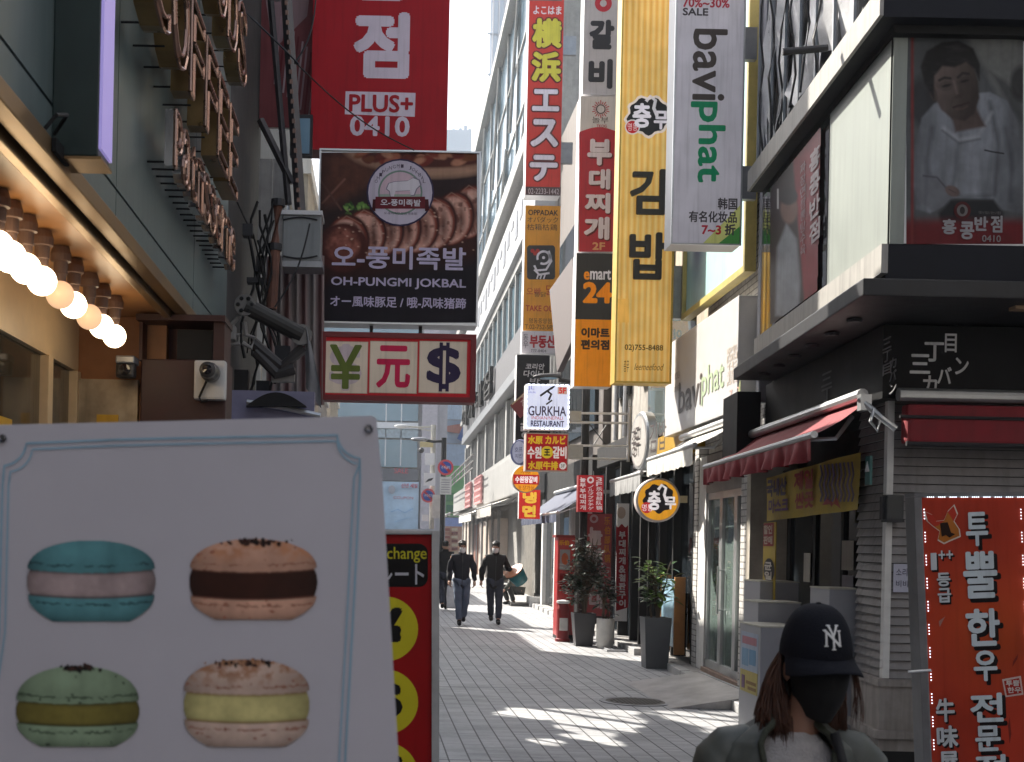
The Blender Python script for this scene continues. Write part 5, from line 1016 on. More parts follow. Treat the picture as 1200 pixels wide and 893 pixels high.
fold = im.noise(26, 9, 3, 1.6, .5); J_ = np.stack([(.17+.0*fold)*(.55+.9*fold), .18*(.55+.9*fold), .2*(.55+.9*fold)], -1); J_ *= (1-.5*np.clip(np.abs(im.X-1132)/70, 0, 1)**2)[..., None]; im.over(jm, J_)
for pts, w_, k_ in (([(1160, 120), (1170, 170), (1166, 225)], 5, .55), ([(1092, 150), (1086, 190), (1092, 236)], 6, .5), ([(1122, 170), (1119, 205), (1114, 230)], 3, .45), ([(1178, 150), (1186, 190), (1184, 235)], 5, .5), ([(1100, 222), (1130, 231), (1165, 229)], 4, .5)): im.over(im.line(pts, w_, 5)*k_, (.05, .054, .062))
im.over(im.line([(1106, 150), (1124, 164), (1146, 160), (1162, 132)], 4, 4)*.7, (.25, .26, .28)); im.over(im.line([(1104, 153), (1124, 168), (1148, 163)], 2, 3)*.6, (.06, .06, .07)); im.over(im.line([(1154, 176), (1163, 178), (1176, 180)], 1.6), (.015, .015, .02))
im.over(im.poly([(1070, 216), (1076, 236), (1094, 248), (1112, 238), (1112, 222), (1098, 206), (1082, 204)], 3), (.13, .135, .15)); im.over(im.line([(1082, 206), (1098, 208), (1110, 222)], 2, 2)*.7, (.05, .05, .06)); im.over(im.ell(1116, 224, 9, 6, 2, 25), (.12, .09, .085)); im.over(im.line([(1112, 222), (1120, 226)], 1, 1)*.6, (.04, .03, .03))
im.over(im.poly([(1100, 250), (1114, 234), (1164, 234), (1176, 250), (1170, 272), (1104, 272)], 5), (.018, .02, .025))
def hd(x, y): a = R(-14); return 1121+x*math.cos(a)-y*math.sin(a), 103+x*math.sin(a)+y*math.cos(a)
im.over(im.poly([hd(*q) for q in ((-14, 28), (16, 26), (22, 52), (-14, 50))], 4), (.075, .055, .052))
fm = im.poly([hd(*q) for q in ((-27, -22), (-28, 2), (-24, 20), (-14, 34), (0, 40), (13, 34), (23, 18), (26, -2), (25, -24), (0, -40))], 3); sh_ = np.clip(.5+((im.X-1121)*-.6+(im.Y-103)*-.25)/60, .25, 1.1)
im.over(fm, np.stack([.15*sh_, .118*sh_, .11*sh_], -1)); 
for s_ in (-1, 1):
    im.over(im.ell(*hd(s_*11.5, -6), 8.5, 4.6, 3, -14)*.55, (.045, .035, .034)); im.over(im.line([hd(s_*11-6.5, -12.5+s_), hd(s_*11, -15), hd(s_*11+6.5, -12.5)], 3, 2)*.9, (.02, .018, .018)); im.over(im.ell(*hd(s_*11, -5.4), 5, 1.5, 1.2, -14)*.95, (.014, .012, .012)); im.over(im.line([hd(s_*11-5, -1), hd(s_*11, .4), hd(s_*11+5, -1)], 1.2, 1.6)*.5, (.05, .04, .04))
    im.over(im.line([hd(s_*8, 12), hd(s_*12.5, 20)], 1.4, 2)*.45, (.05, .04, .04))
im.over(im.line([hd(3.5, -6), hd(5, 6), hd(5.5, 9)], 2.4, 3.5)*.5, (.05, .04, .04)); im.over(im.line([hd(-1.5, -8), hd(-1, 6)], 2.5, 3)*.4, (.2, .16, .15)); im.over(im.ell(*hd(0, 10.5), 6, 2.2, 2, -14)*.7, (.05, .038, .036)); im.over(im.line([hd(-9.5, 21.5), hd(-3, 20.6), hd(0, 21.2), hd(4, 20.4), hd(10, 20.2)], 2, 1.4)*.95, (.03, .018, .018)); im.over(im.line([hd(-6, 24.5), hd(1, 25.6), hd(7, 24)], 2.2, 2)*.5, (.1, .06, .06)); im.over(im.line([hd(-5, 29), hd(5, 28.6)], 1.6, 2.5)*.5, (.05, .04, .04))
im.over(im.ell(*hd(-28, 0), 4, 9, 2, -14), (.07, .054, .05))
hm = im.poly([hd(*q) for q in ((-29, 6), (-35, -14), (-35, -34), (-24, -50), (-4, -56), (16, -53), (30, -40), (33, -20), (28, -2), (26, -16), (18, -27), (4, -24), (-10, -29), (-22, -20), (-26, -6))], 3); im.over(hm, (.012, .012, .014)); im.over(hm*np.clip((im.noise(10, 12, 3, .5, 2)-.5)*2.4, 0, 1)*.5, (.05, .05, .055))
im.over(sstep((im.Y-(250-.0*im.X))/16), (.12, .012, .018)); im.over(np.clip((1072-im.X)/3, 0, 1)*np.clip((im.X-1066)/3, 0, 1), (.16, .03, .03)); im.mul(.85+.3*n2); im.C = (im.C*1.5)**1.2
im.put(f, pb, 1)
for ch, r in (('홍', (1103, 257, 1120, 275)), ('콩', (1124, 260, 1141, 281)), ('반', (1141, 254, 1157, 271)), ('점', (1160, 253, 1174, 273))): f.text(pb, ch, r, '#969296', 9, .045)
f.text(pb, '0410', (1150, 276, 1172, 284), '#8a8688', 9, .03); f.disc(pb, 1127, 247, 10, 10.5, '#4a141a', 8, 24); f.disc(pb, 1127, 247, 6.4, 7, '#6a6666', 8.4, 20); f.disc(pb, 1127, 247, 3, 4.4, '#2a2426', 8.8, 12); f.text(pb, '맛/있/는/집', (1146, 248, 1172, 251.5), '#6a6668', 9)
pb.build('print', PRINTG, f.root)
f = wall('window_poster', (3.905, 13.2), (3.742, 11.1), 'red window film with a white clad figure and vertical lettering on the side glass', 'poster', z=0, lay=.003)
im = Img(903, 150, 968, 380, .8); im.over(np.ones(im.X.shape), '#2a1a1e'); im.mul(.7+.6*im.noise(20, 3, 3)); im.over(np.clip((im.X-934-.08*(im.Y-260))/3, 0, 1), '#8c1726'); im.over(im.poly([(909, 370), (911, 290), (922, 262), (934, 280), (938, 330), (936, 372)], 4), '#8d929a'); im.over(im.ell(925, 245, 10, 17, 3), '#7a5c52'); im.over(im.ell(924, 230, 11, 10, 3), '#141215'); im.over(im.line([(912, 222), (912, 244)], 1.6), '#d8d8d8'); im.mul(.75+.5*im.noise(12, 5, 3))
zt, zb_ = f.hit(905, 175)[1], f.hit(966, 330)[1]; pb = MB(); tmp = MB(); im.put(f, tmp, 1); keep = [i for i, v in enumerate(tmp.v) if 0 < v[0] < 2.1 and 3.985 < v[2] < 5.42]; mp_ = {k: i for i, k in enumerate(keep)}
pb.add([tmp.v[k] for k in keep], [tuple(mp_[i] for i in q) for q in tmp.f if all(i in mp_ for i in q)], [tmp.c[k] for k in keep])
f.vtext(pb, '홍콩반점', (950, 172, 962, 285), '#c8b8bc', 3, .05); f.vtext(pb, '짜장면짬뽕탕수육', (939, 190, 945, 300), '#a8989c', 3); pb.build('print', PRINT, f.root)
f = Frame('shop_lettering', (4.6, 9.715, 3.0), 'pale slanted Japanese lettering on the black corner board', 'sign lettering', lay=.0015); pb = MB()
f.text(pb, '三', (1066, 415, 1090, 438), '#e6e6e6', 2, .03, skew=.0); f.text(pb, '丁', (1083, 401, 1106, 424), '#e6e6e6', 2, .03); f.text(pb, '目', (1107, 391, 1121, 413), '#e6e6e6', 2, .03)
f.text(pb, 'カ', (1081, 440, 1098, 462), '#d8d8d8', 2, .03); f.text(pb, 'バ', (1098, 430, 1115, 450), '#d8d8d8', 2, .03); f.text(pb, 'ン', (1119, 419, 1135, 439), '#d8d8d8', 2, .03); pb.build('lettering', PAINT, f.root)
f = wall('shop_lettering', (4.02, 13.5), (3.78, 9.72), 'faint pale lettering on the street side of the black corner board', 'sign lettering', z=0, lay=.004); f.vtext(pb := MB(), '三丁目', (1036, 395, 1046, 440), '#8a8a8c', 2, .03); f.vtext(pb, 'カバン', (1044, 418, 1052, 462), '#8a8a8c', 2, .03); pb.build('lettering', PAINT, f.root); pb = MB(); f.vtext(pb, '三丁目', (964, 435, 976, 490), '#707072', 2, .03); pb.build('lettering', PAINT, f.root)
# awnings on the corner
f = awn('shop_awning', (4.0, 14.2), (3.75, 9.9), 2.63, 2.92, .42, ra, 'red awning with scalloped edge rolled out over the yellow banner', .17, pleat=2, mv=ra)
f = Frame('front_awning', (3.86, 9.62, 2.55), 'furled red awning under grey rail over the white siding', 'awning')
MB().tube([(0, 0, .37), (4, 0, .37)], .05, 12).build('rail', alu, f.root); MB().box(.06, -.03, .0, 4, .1, .3).build('fabric', ra, f.root, bevel=.03); MB().tube([(.0, -.04, .2), (4, -.04, .2)], .013, 8).tube([(.06, -.02, .0), (4, -.02, .0)], .02, 8).build('front_bar', dark, f.root)
b = MB(); b.tube([(-.22, -.1, .25), (-.25, -.12, .15), (-.2, -.13, .08), (-.18, -.12, .16)], .012, 7).tube([(-.3, -.02, .33), (-.16, -.1, .18), (-.06, -.12, .1)], .025, 8).box(-.3, -.06, .24, -.22, .02, .36); b.build('crank_bracket', alu, f.root)
f = wall('vinyl_banner', (4.0, 13.9), (3.86, 10.62), 'yellow vinyl banner with purple and red lettering under the red awning', 'banner', z=0, lay=.004); pb = MB()
xa, za = f.hit(896, 560); xb, zb = f.hit(1004, 530); _, zc = f.hit(896, 611); _, zd = f.hit(1004, 597); n_ = 30; v = []
for i in range(n_+1):
    for j in range(7):
        u, k = i/n_, j/6; z0 = za+(zb-za)*u; z1 = zc+(zd-zc)*u; v.append((xa+(xb-xa)*u, .02+.012*math.sin(u*14+k*2), z0+(z1-z0)*k))
MB().add(v, [(i*7+j, i*7+j+1, (i+1)*7+j+1, (i+1)*7+j) for i in range(n_) for j in range(6)]).build('sheet', mat('banner_yellow', (.5, .36, .05), .55, var=.15), f.root, smooth=True)
f.text(pb, '국내산', (899, 560, 922, 582), '#33285a', 1, .06); f.text(pb, '마스크', (901, 584, 924, 601), '#5a2a6a', 1, .05); f.text(pb, '제일', (931, 551, 953, 574), '#a02028', 1, .06); f.text(pb, '싼곳', (932, 576, 954, 596), '#a02028', 1, .06)
for k in range(9): f.line(pb, [(962+k*4.6, 545-k*.5), (964+k*4.6, 556), (961+k*4.6, 568), (964+k*4.6, 580), (962+k*4.6, 588)], 2.2, ['#352a5e', '#4a3a78'][k % 2], 1)
f.poly(pb, [(964, 592), (970, 584), (975, 594), (981, 583), (986, 596), (978, 590)], '#a02028', 1.5); pb.build('print', PRINT, f.root)
f = wall('vertical_banner', (3.98, 14.15), (3.93, 13.55), 'narrow yellow vertical banner with red and white lettering by the white boxes', 'banner', z=0, lay=.004); f.box('sheet', (894, 612, 908, 706), 0, .01, mat('banner_yellow', (.5, .36, .05), .55, var=.15)); pb = MB()
f.prect(pb, (895, 613, 907, 640), '#a02830', 1); f.text(pb, '할인', (896, 615, 906, 626), '#d8c8b8', 2, .05); f.text(pb, '판매', (896, 628, 906, 638), '#d8c8b8', 2, .05); f.disc(pb, 902, 668, 6.5, 14, '#2a2628', 2, 14); f.vtext(pb, '균일', (897.5, 658, 906, 680), '#d8d0c8', 3, .06); f.disc(pb, 902, 692, 4, 4, '#a02830', 2); pb.build('print', PRINT, f.root)
f = Frame('wall_box', at(1044, 615, 9.85), 'small black box on the white siding beside the red menu board', 'utility box'); f.box('casing', (1034, 580, 1054, 611), -.09, .02, mat('charcoal_plastic', (.03, .033, .036), .4), bevel=.012); f.box('mount', (1032, 582, 1036, 609), -.04, .02, dark); f.box('lid_seam', (1034, 608, 1054, 612), -.095, .02, dark)
f = Frame('paper_notice', at(1057, 694, 9.86), 'handwritten white paper notice taped to the siding', 'notice', lay=.001); f.box('sheet', (1047, 661, 1067, 694), 0, .003, mat('paper', (.5, .5, .6), .7, var=.05)); pb = MB(); f.text(pb, '소리', (1050, 666, 1063, 675), '#44425a', 3); f.text(pb, '비비', (1050, 680, 1064, 688), '#44425a', 3); pb.build('print', PRINT, f.root)
t = empty('house_number_plate', at(1024, 553, 9.8), 'small teal plate high on the siding corner', 'plate', rot=(0, 0, R(-86))); MB().box(-.04, -.05, -.1, .04, -.03, .12).build('plate', mat('teal_plate', (.03, .12, .12), .4), t); MB().slab([(-.035, .0), (.035, .0), (.0, .08)], -.056, -.051).build('emblem', white2, t)
# white display boxes
wbx = mat('white_laminate', (.36, .36, .385), .45, var=.06)
def disp(x0, y0, x1, y1, z, label):
    t = empty('display_box', (x0, y0, 0), label, 'display box', 'white display boxes by the corner shop door'); MB().box(0, 0, 0, x1-x0, y1-y0, z-.012).build('carcass', wbx, t, bevel=.006); MB().box(-.004, -.004, z-.011, x1-x0+.004, y1-y0+.004, z).build('lid', mat('box_top', (.55, .53, .45), .5), t)
    return t
t = disp(3.38, 11.35, 3.74, 12.0, 1.05, 'lowest white display box with posters on its side'); pb = MB(); pb.box(-.004, .06, .62, -.001, .6, .97, '#a8b4c4'); pb.box(-.004, .06, .42, -.001, .6, .62, '#b8a860')
for k, (a, z0, w_, h_, c_) in enumerate(((.1, .86, .45, .07, '#b07a84'), (.12, .68, .2, .14, '#6a94b4'), (.35, .66, .2, .16, '#7a9cb8'), (.1, .5, .3, .03, '#8a6a3a'), (.1, .45, .25, .03, '#8a6a3a'), (.45, .45, .1, .12, '#7a5a78'))): pb.box(-.0065, a, z0, -.0045, a+w_, z0+h_, c_)
pb.build('poster', PRINT, t)
disp(3.55, 12.02, 3.95, 12.5, 1.24, 'middle white display box stepped behind the poster box'); disp(3.72, 12.55, 4.1, 13.1, 1.42, 'tallest white display box at the back of the stepped row'); disp(3.76, 10.72, 4.06, 11.2, 1.42, 'white display box standing alone against the siding')
# red LED menu board
f = front('led_menu_board', (1078, 580, 1197, 930), 7.4, 'tall red menu board edged with tiny lights, white Korean lettering', 'sign board', tilt=R(-3.4), lay=.001); rd = '#a8281a'
q = [f.hit(*p) for p in ((1079, 581), (1205, 579), (1220, 1150), (1101, 1150))]; MB().slab(q, .0, .1).build('board', mat('board_side', (.25, .25, .26), .4, .5), f.root)
q2 = [f.hit(*p) for p in ((1070, 582), (1078.5, 582), (1100, 1150), (1091, 1150))]; MB().slab(q2, -.015, .12).build('post', mat('grey_post', (.2, .2, .21), .4, .6), f.root, bevel=.004)
q3 = [f.hit(*p) for p in ((1070, 578), (1206, 576), (1206, 580.5), (1070, 582))]; MB().slab(q3, -.02, .12).build('top_rail', mat('grey_post', (.2, .2, .21), .4, .6), f.root)
def rc(u, v): qn = mnoise.noise(Vector((u*2, v*5, 1))); return Vector((.42, .04, .018))*(1+.25*qn)+Vector((.08, .03, .0))*math.exp(-((v-.42)**2*30+(u-.6)**2*4))
pb = MB(); f.grid(pb, lambda u, v: (1080+u*124+v*14, 583+v*360), 14, 30, rc, 1)
for s_, r in (('투', (1131, 600, 1157, 640)), ('뿔', (1128, 646, 1168, 701)), ('한', (1131, 713, 1171, 757)), ('우', (1140, 762, 1168, 798)), ('전', (1136, 812, 1175, 846)), ('문', (1142, 850, 1172, 880)), ('점', (1142, 884, 1178, 915))):
    f.text(pb, s_, (r[0]+3, r[1]+3, r[2]+5, r[3]+5), '#181012', 3, .045); f.text(pb, s_, r, '#ccd6dc', 8, .035)
for s_, r in (('1', (1090, 648, 1097, 668)), ('++', (1099, 645, 1116, 655)), ('등', (1097, 671, 1113, 687)), ('급', (1098, 689, 1114, 706)), ('牛', (1096, 818, 1118, 846)), ('味', (1097, 850, 1122, 876)), ('屋', (1100, 880, 1122, 905))):
    f.text(pb, s_, (r[0]+1.5, r[1]+1.5, r[2]+2.5, r[3]+2.5), '#181012', 3, .05); f.text(pb, s_, r, '#c8ccd0', 8, .035)
bull = [(1084, 600), (1093, 604), (1097, 611), (1106, 610), (1110, 600), (1117, 593), (1121, 603), (1117, 611), (1123, 620), (1124, 628), (1112, 633), (1106, 636), (1099, 632), (1101, 622), (1094, 617), (1087, 611)]
f.poly(pb, [(1105+(x-1105)*1.09, 615+(y-615)*1.09) for x, y in bull], '#d8ccc0', 3); f.poly(pb, bull, '#b06a28', 5); f.poly(pb, bull[:4]+[(1099, 616), bull[-2], bull[-1]], '#b83828', 6); f.poly(pb, [bull[4], bull[5], bull[6], bull[7]], '#b83828', 6); f.poly(pb, [(1101, 613), (1110, 612), (1114, 624), (1119, 626), (1112, 630), (1108, 627), (1103, 629)], '#2a1812', 6.5)
f.poly(pb, [(1174, 796), (1196, 792), (1199, 814), (1178, 817)], '#d0b8b0', 3); f.poly(pb, [(1176, 798), (1194, 794.5), (1197, 812), (1179.5, 815)], rd, 4); f.text(pb, '투뿔', (1178, 797, 1194, 804), '#d8ccc8', 6, .03); f.text(pb, '한우', (1180, 805, 1196, 812), '#d8ccc8', 6, .03)
for q in (((1100, 728), (1108, 722), (1106, 725), (1101, 735)), ((1187, 775), (1193, 766), (1192, 772), (1186, 782)), ((1088, 764), (1093, 762), (1090, 766), (1088, 765)), ((1183, 840), (1185, 860), (1183, 872), (1181, 850))): f.poly(pb, list(q), '#7a2a20' if q[0][0] > 1180 else '#a87a70', 2)
pb.build('print', PRINTG, f.root); b = MB()
for k in range(9):
    for j in range(4): x, z = f.hit(1086+k*13.2+j*2.3, 582.6); b.ball((x, -.012, z), .0034, 6, 4)
for k in range(15):
    for j in range(4):
        py = 597+k*27+j*3.6; x, z = f.hit(1081.3+(py-583)*.0415, py); b.ball((x, -.012, z), .0034, 6, 4)
        if k < 6: x, z = f.hit(1198+(py-583)*.0415-3.5, py); b.ball((x, -.012, z), .0034, 6, 4)
b.build('edge_lights', globe_mat('led_white', (.85, .9, 1), 1.3), f.root)
a = f.hit(1078, 786); MB().tube([(a[0]-.08, -.03, a[1]), (a[0]+.05, -.03, a[1]+.004)], .008, 6).build('latch', alu, f.root)

# ------------------------------------------------------------------ plants and street furniture
def leafmat(name, c): 
    m = mat(name, c, .32, var=.35, scale=14, spec=.6); return m
lf1 = leafmat('rubber_leaf', (.035, .085, .028)); lf2 = leafmat('dark_leaf', (.014, .03, .016)); lfy = leafmat('young_leaf', (.11, .2, .03)); bark = mat('bark', (.09, .065, .045), .8)
def leaf(b, p, d, L, w_, up):
    d = d.normalized(); s = d.cross(up); s = d.cross(Vector((1, 0, 0))) if s.length < .1 else s; s.normalize(); n = s.cross(d); vs = []
    prof = (0, .55, .95, 1, .7, .0)
    for i, k in enumerate(prof):
        t_ = i/5; c = p+d*L*t_+n*(-.22*L*t_*t_)
        for sg in (-1, 0, 1): vs.append(c+s*sg*w_*k*.5+n*(abs(sg)*.12*w_*k))
    b.add(vs, [(i*3+j, i*3+j+1, i*3+j+4, i*3+j+3) for i in range(5) for j in range(2)])
def plant(name, base, potb, potm, pothgt, r0, r1, square, hgt, spread, nleaf, L, ml, label, seed, cat='potted plant', clump=None, young=0):
    rnd = random.Random(seed); t = empty(name, base, label, cat, 'potted plants on the pavement')
    if square:
        b = MB(); v = [(sx*r0, sy*r0, 0) for sx, sy in ((-1, -1), (1, -1), (1, 1), (-1, 1))]+[(sx*r1, sy*r1, pothgt) for sx, sy in ((-1, -1), (1, -1), (1, 1), (-1, 1))]+[(sx*r1*.88, sy*r1*.88, pothgt) for sx, sy in ((-1, -1), (1, -1), (1, 1), (-1, 1))]+[(sx*r1*.88, sy*r1*.88, pothgt-.06) for sx, sy in ((-1, -1), (1, -1), (1, 1), (-1, 1))]
        b.add(v, [(3, 2, 1, 0)]+[(k*4+i, k*4+(i+1) % 4, k*4+4+(i+1) % 4, k*4+4+i) for k in range(3) for i in range(4)]).build('pot', potm, t)
    else: MB().lathe([(r0, 0), (r1, pothgt*.3), (r1, pothgt), (r1*.9, pothgt), (r1*.88, pothgt-.05)], n=28).build('pot', potm, t, smooth=False)
    MB().lathe([(r1*.85, pothgt-.08), (r1*.84, pothgt-.045), (.01, pothgt-.03)], n=12 if not square else 4).build('soil', mat('soil', (.04, .03, .02), .95, bump=.5), t)
    st = MB(); lv = MB(); ly = MB(); ends = []
    for k in range(6):
        a = rnd.uniform(0, 6.28); p = Vector((rnd.uniform(-.05, .05), rnd.uniform(-.05, .05), pothgt-.05)); pts = [p]
        hh = hgt*rnd.uniform(.65, 1)
        for j in range(1, 7): pts.append(p+Vector((math.cos(a)*spread*.55*(j/6)**1.4, math.sin(a)*spread*.55*(j/6)**1.4, hh*j/6))+Vector((rnd.uniform(-.02, .02), rnd.uniform(-.02, .02), 0)))
        st.tube(pts, [.016*(1-.1*j) for j in range(7)], 6); ends.append(pts)
    for k in range(nleaf):
        pts = rnd.choice(ends); u = rnd.uniform(.35, 1)*5.99; i = int(u); p = pts[i].lerp(pts[i+1], u-i)
        a = rnd.uniform(0, 6.28); rr = rnd.uniform(0, spread*.45); q = p+Vector((math.cos(a)*rr, math.sin(a)*rr, rnd.uniform(-.08, .08)))
        if clump:
            c_, s_ = rnd.choice(clump); v = Vector((rnd.gauss(0, 1), rnd.gauss(0, 1), rnd.gauss(0, 1))).normalized()*s_*rnd.uniform(.55, 1); q = Vector(c_)+v
        d = Vector((math.cos(a), math.sin(a), rnd.uniform(-.35, .7))); leaf(ly if rnd.random() < young*(q.z/hgt) else lv, q, d, L*rnd.uniform(.6, 1.15), L*.5*rnd.uniform(.7, 1.1), Vector((rnd.uniform(-.3, .3), rnd.uniform(-.3, .3), 1)))
        if rnd.random() < .4: st.tube([p, (p+q)/2+Vector((0, 0, -.02)), q], .004, 4)
    st.build('stem', bark, t); fo = lv.build('foliage', ml, t)
    if ly.v: ly.build('young_leaves', lfy, t)
    return t
slate = mat('slate_planter', (.085, .09, .1), .45, var=.1); blk = mat('black_planter', (.03, .03, .035), .4)
g = ground(767, 783); plant('potted_plant', (g[0], g[1], .005), None, slate, .72, .155, .19, True, .85, .34, 150, .17, lf1, 'rubber plant in a tall slate grey square planter', 3, young=.45)
g = ground(683, 757); plant('potted_plant', (g[0], g[1], .005), None, blk, .56, .14, .19, True, 1.35, .42, 620, .13, lf2, 'big dense dark shrub in a black square planter by the red machine', 5, clump=[((-.02, 0, 1.62), .24), ((.12, .05, 1.45), .26), ((-.12, -.05, 1.3), .3), ((.1, .0, 1.05), .34), ((-.08, 0, .9), .3), ((.2, .0, 1.25), .2), ((-.22, 0, 1.05), .2)])
g = ground(709, 760); plant('potted_plant', (g[0], g[1], .005), None, mat('white_pot', (.55, .54, .52), .4), .5, .13, .15, False, .75, .28, 120, .16, lf2, 'small dark plant in a round white pot beside the dense shrub', 9)
# red machine, extinguisher stand, lamp posts
f = front('red_menu_stand', (652, 628, 672, 748), 22.9, 'red upright menu stand behind the dense shrub', 'menu stand'); f.box('casing', (653, 629, 673, 745), 0, .45, mat('red_stand', (.35, .03, .03), .35)); pb = MB(); f.text(pb, '乐伯', (655, 633, 667, 639), '#d0902a', 2, .05); f.prect(pb, (656, 644, 668, 668), '#8a8688', 2); f.disc(pb, 662, 655, 4, 7, '#b05a3a', 3); f.prect(pb, (656, 672, 668, 690), '#701418', 2); pb.build('print', PRINTG, f.root); f.box('base', (652, 744, 674, 749), -.03, .48, black); f.box('frame', (651.5, 627, 673.5, 630), -.02, .46, red)
g = ground(659, 752); t = empty('fire_extinguisher', (g[0], g[1], .005), 'red cylinder canister standing in front of the red menu stand', 'canister'); MB().lathe([(.13, 0), (.13, .05), (.11, .06), (.11, .58), (.09, .66), (.05, .68)], n=20).build('body', red, t, smooth=False); MB().lathe([(.105, .675), (.12, .69), (.12, .72), (.02, .74)], n=18).build('cap', white2, t); MB().box(-.07, -.122, .2, .07, -.108, .42).build('label', mat('label_grey', (.5, .48, .46), .5), t)
g = at(683, 640, 23.6); t = empty('street_lamp', (g.x, 23.6, 0), 'black street lamp with curved head behind the GURKHA sign', 'street lamp'); zt = at(682, 438, 23.6).z
MB().tube([(0, 0, .1), (0, 0, zt)], .075, 12).build('pole', black, t); MB().lathe([(.16, 0), (.16, .12), (.1, .3), (.085, 1.0), (.075, 1.02)], n=16).build('base', black, t)
q = lambda px, py: at(px, py, 23.6)-Vector((g.x, 23.6, 0)); MB().tube([q(682, 446), q(668, 447), q(655, 445)], .04, 8).build('arm', black, t); b = MB()
b.ball(q(642, 441), (.28, .12, .055), 18, 10, M=Matrix.Rotation(R(-3), 3, 'Y')); b.build('lamp_head', dark, t, smooth=True); b = MB(); b.ball(q(641, 443), (.2, .1, .03), 14, 8); b.build('lens', gl_blue, t)
# far street furniture
g = at(518.5, 600, 45); t = empty('sign_post', (g.x, 45, 0), 'black lamp post carrying the larger round no parking sign', 'lamp post'); q = lambda px, py: at(px, py, 45)-Vector((g.x, 45, 0)); zt = q(520, 513).z
MB().tube([(0, 0, 0), (0, 0, zt)], .09, 10).build('pole', black, t); MB().tube([q(519, 517), q(508, 517.5), q(499, 516)], .05, 8).build('arm', black, t); MB().ball(q(492, 515), (.32, .14, .08), 16, 8).build('lamp_head', mat('lamp_shell', (.25, .25, .26), .3, .5), t, smooth=True)
def noparking(t, c, r, dy, Y):
    c = at(*c, Y)-Vector(t.location); c.y += dy; rd_ = r/FP*Y; b = MB(); b.lathe([(rd_, .04), (rd_, 0), (rd_*.0, -.001)], c.x, c.y, 30, axis='y', cz=c.z); b.build('sign_plate', mat('sign_red', (.5, .05, .07), .4), t)
    p = MB(); p.lathe([(rd_*.74, -.006), (0, -.007)], c.x, c.y, 26, axis='y', cz=c.z, col='#2a4a9a')
    for s_ in (-1, ): p.add([(c.x+rd_*.74*math.cos(a)*k0-math.sin(a)*w_, c.y-.01, c.z+rd_*.74*math.sin(a)*k0+math.cos(a)*w_) for a in (R(135),) for k0, w_ in ((-1, -.05), (1, -.05), (1, .05), (-1, .05))], [(0, 1, 2, 3)], '#a82838')
    V, F, a_ = glyph('주차금지'); p.add([(c.x+(u-.5)*rd_*1.1, c.y-.014, c.z+(v-.5)*rd_*.4) for u, v in V], F, '#d8dce8'); p.build('sign_face', PRINT, t)
noparking(t, (522, 548), 9.3, -.12, 45)
c = q(522.5, 569); MB().box(c.x-.21, -.14, c.z-.32, c.x+.19, -.11, c.z+.3).build('notice_plate', mat('notice_plate', (.5, .5, .5), .5), t); p = MB()
for k in range(6): p.box(c.x-.17, -.143, c.z-.25+k*.085, c.x+.13, -.1405, c.z-.22+k*.085, '#8a8a90')
p.build('notice_print', PRINT, t)
g = at(506, 600, 60); t = empty('camera_pole', (g.x, 60, 0), 'grey pole with lamp arm, camera dome and smaller no parking sign', 'lamp post'); q = lambda px, py: at(px, py, 60)-Vector((g.x, 60, 0)); gp = mat('pole_grey', (.42, .4, .36), .5)
MB().tube([(0, 0, 0), (0, 0, q(506, 498).z)], .12, 10).build('pole', gp, t); MB().tube([q(506, 500), q(490, 500.5), q(478, 500)], .05, 6).tube([q(506, 505), (q(490, 502))], .03, 6).build('arm', gp, t); MB().ball(q(471, 499.5), (.36, .16, .09), 16, 8).build('lamp_head', mat('lamp_shell2', (.5, .5, .5), .4), t, smooth=True)
c = q(495, 523); MB().box(c.x-.12, -.2, c.z-.05, c.x+.5, -.1, c.z+.2).build('camera_arm', mat('camera_orange', (.5, .4, .2), .5), t); MB().ball((c.x-.05, -.15, c.z-.2), .13, 14, 10).build('camera_dome', dark, t, smooth=True); c = q(503, 540); MB().box(c.x-.2, -.2, c.z-.2, c.x+.25, -.13, c.z+.35).build('control_box', white2, t)
noparking(t, (501.5, 581), 8.2, -.25, 60); c = q(503, 562); MB().box(c.x-.27, -.22, c.z-.3, c.x+.27, -.2, c.z+.3).build('sign_plate', white2, t); p = MB(); p.slab([(c.x-.2, c.z-.15), (c.x+.1, c.z-.05), (c.x+.2, c.z+.08), (c.x-.05, c.z+.02)], -.226, -.222, '#3a3a40'); p.build('arrow_print', PRINT, t)
c = q(510, 595); MB().box(c.x-.15, -.3, c.z-.5, c.x+.25, -.2, c.z+.6).build('cabinet', mat('cabinet_pale', (.5, .47, .44), .5), t); c = q(498, 607); MB().box(c.x-.15, -.3, c.z-.15, c.x+.15, -.13, c.z+.15).build('meter_box', white2, t)
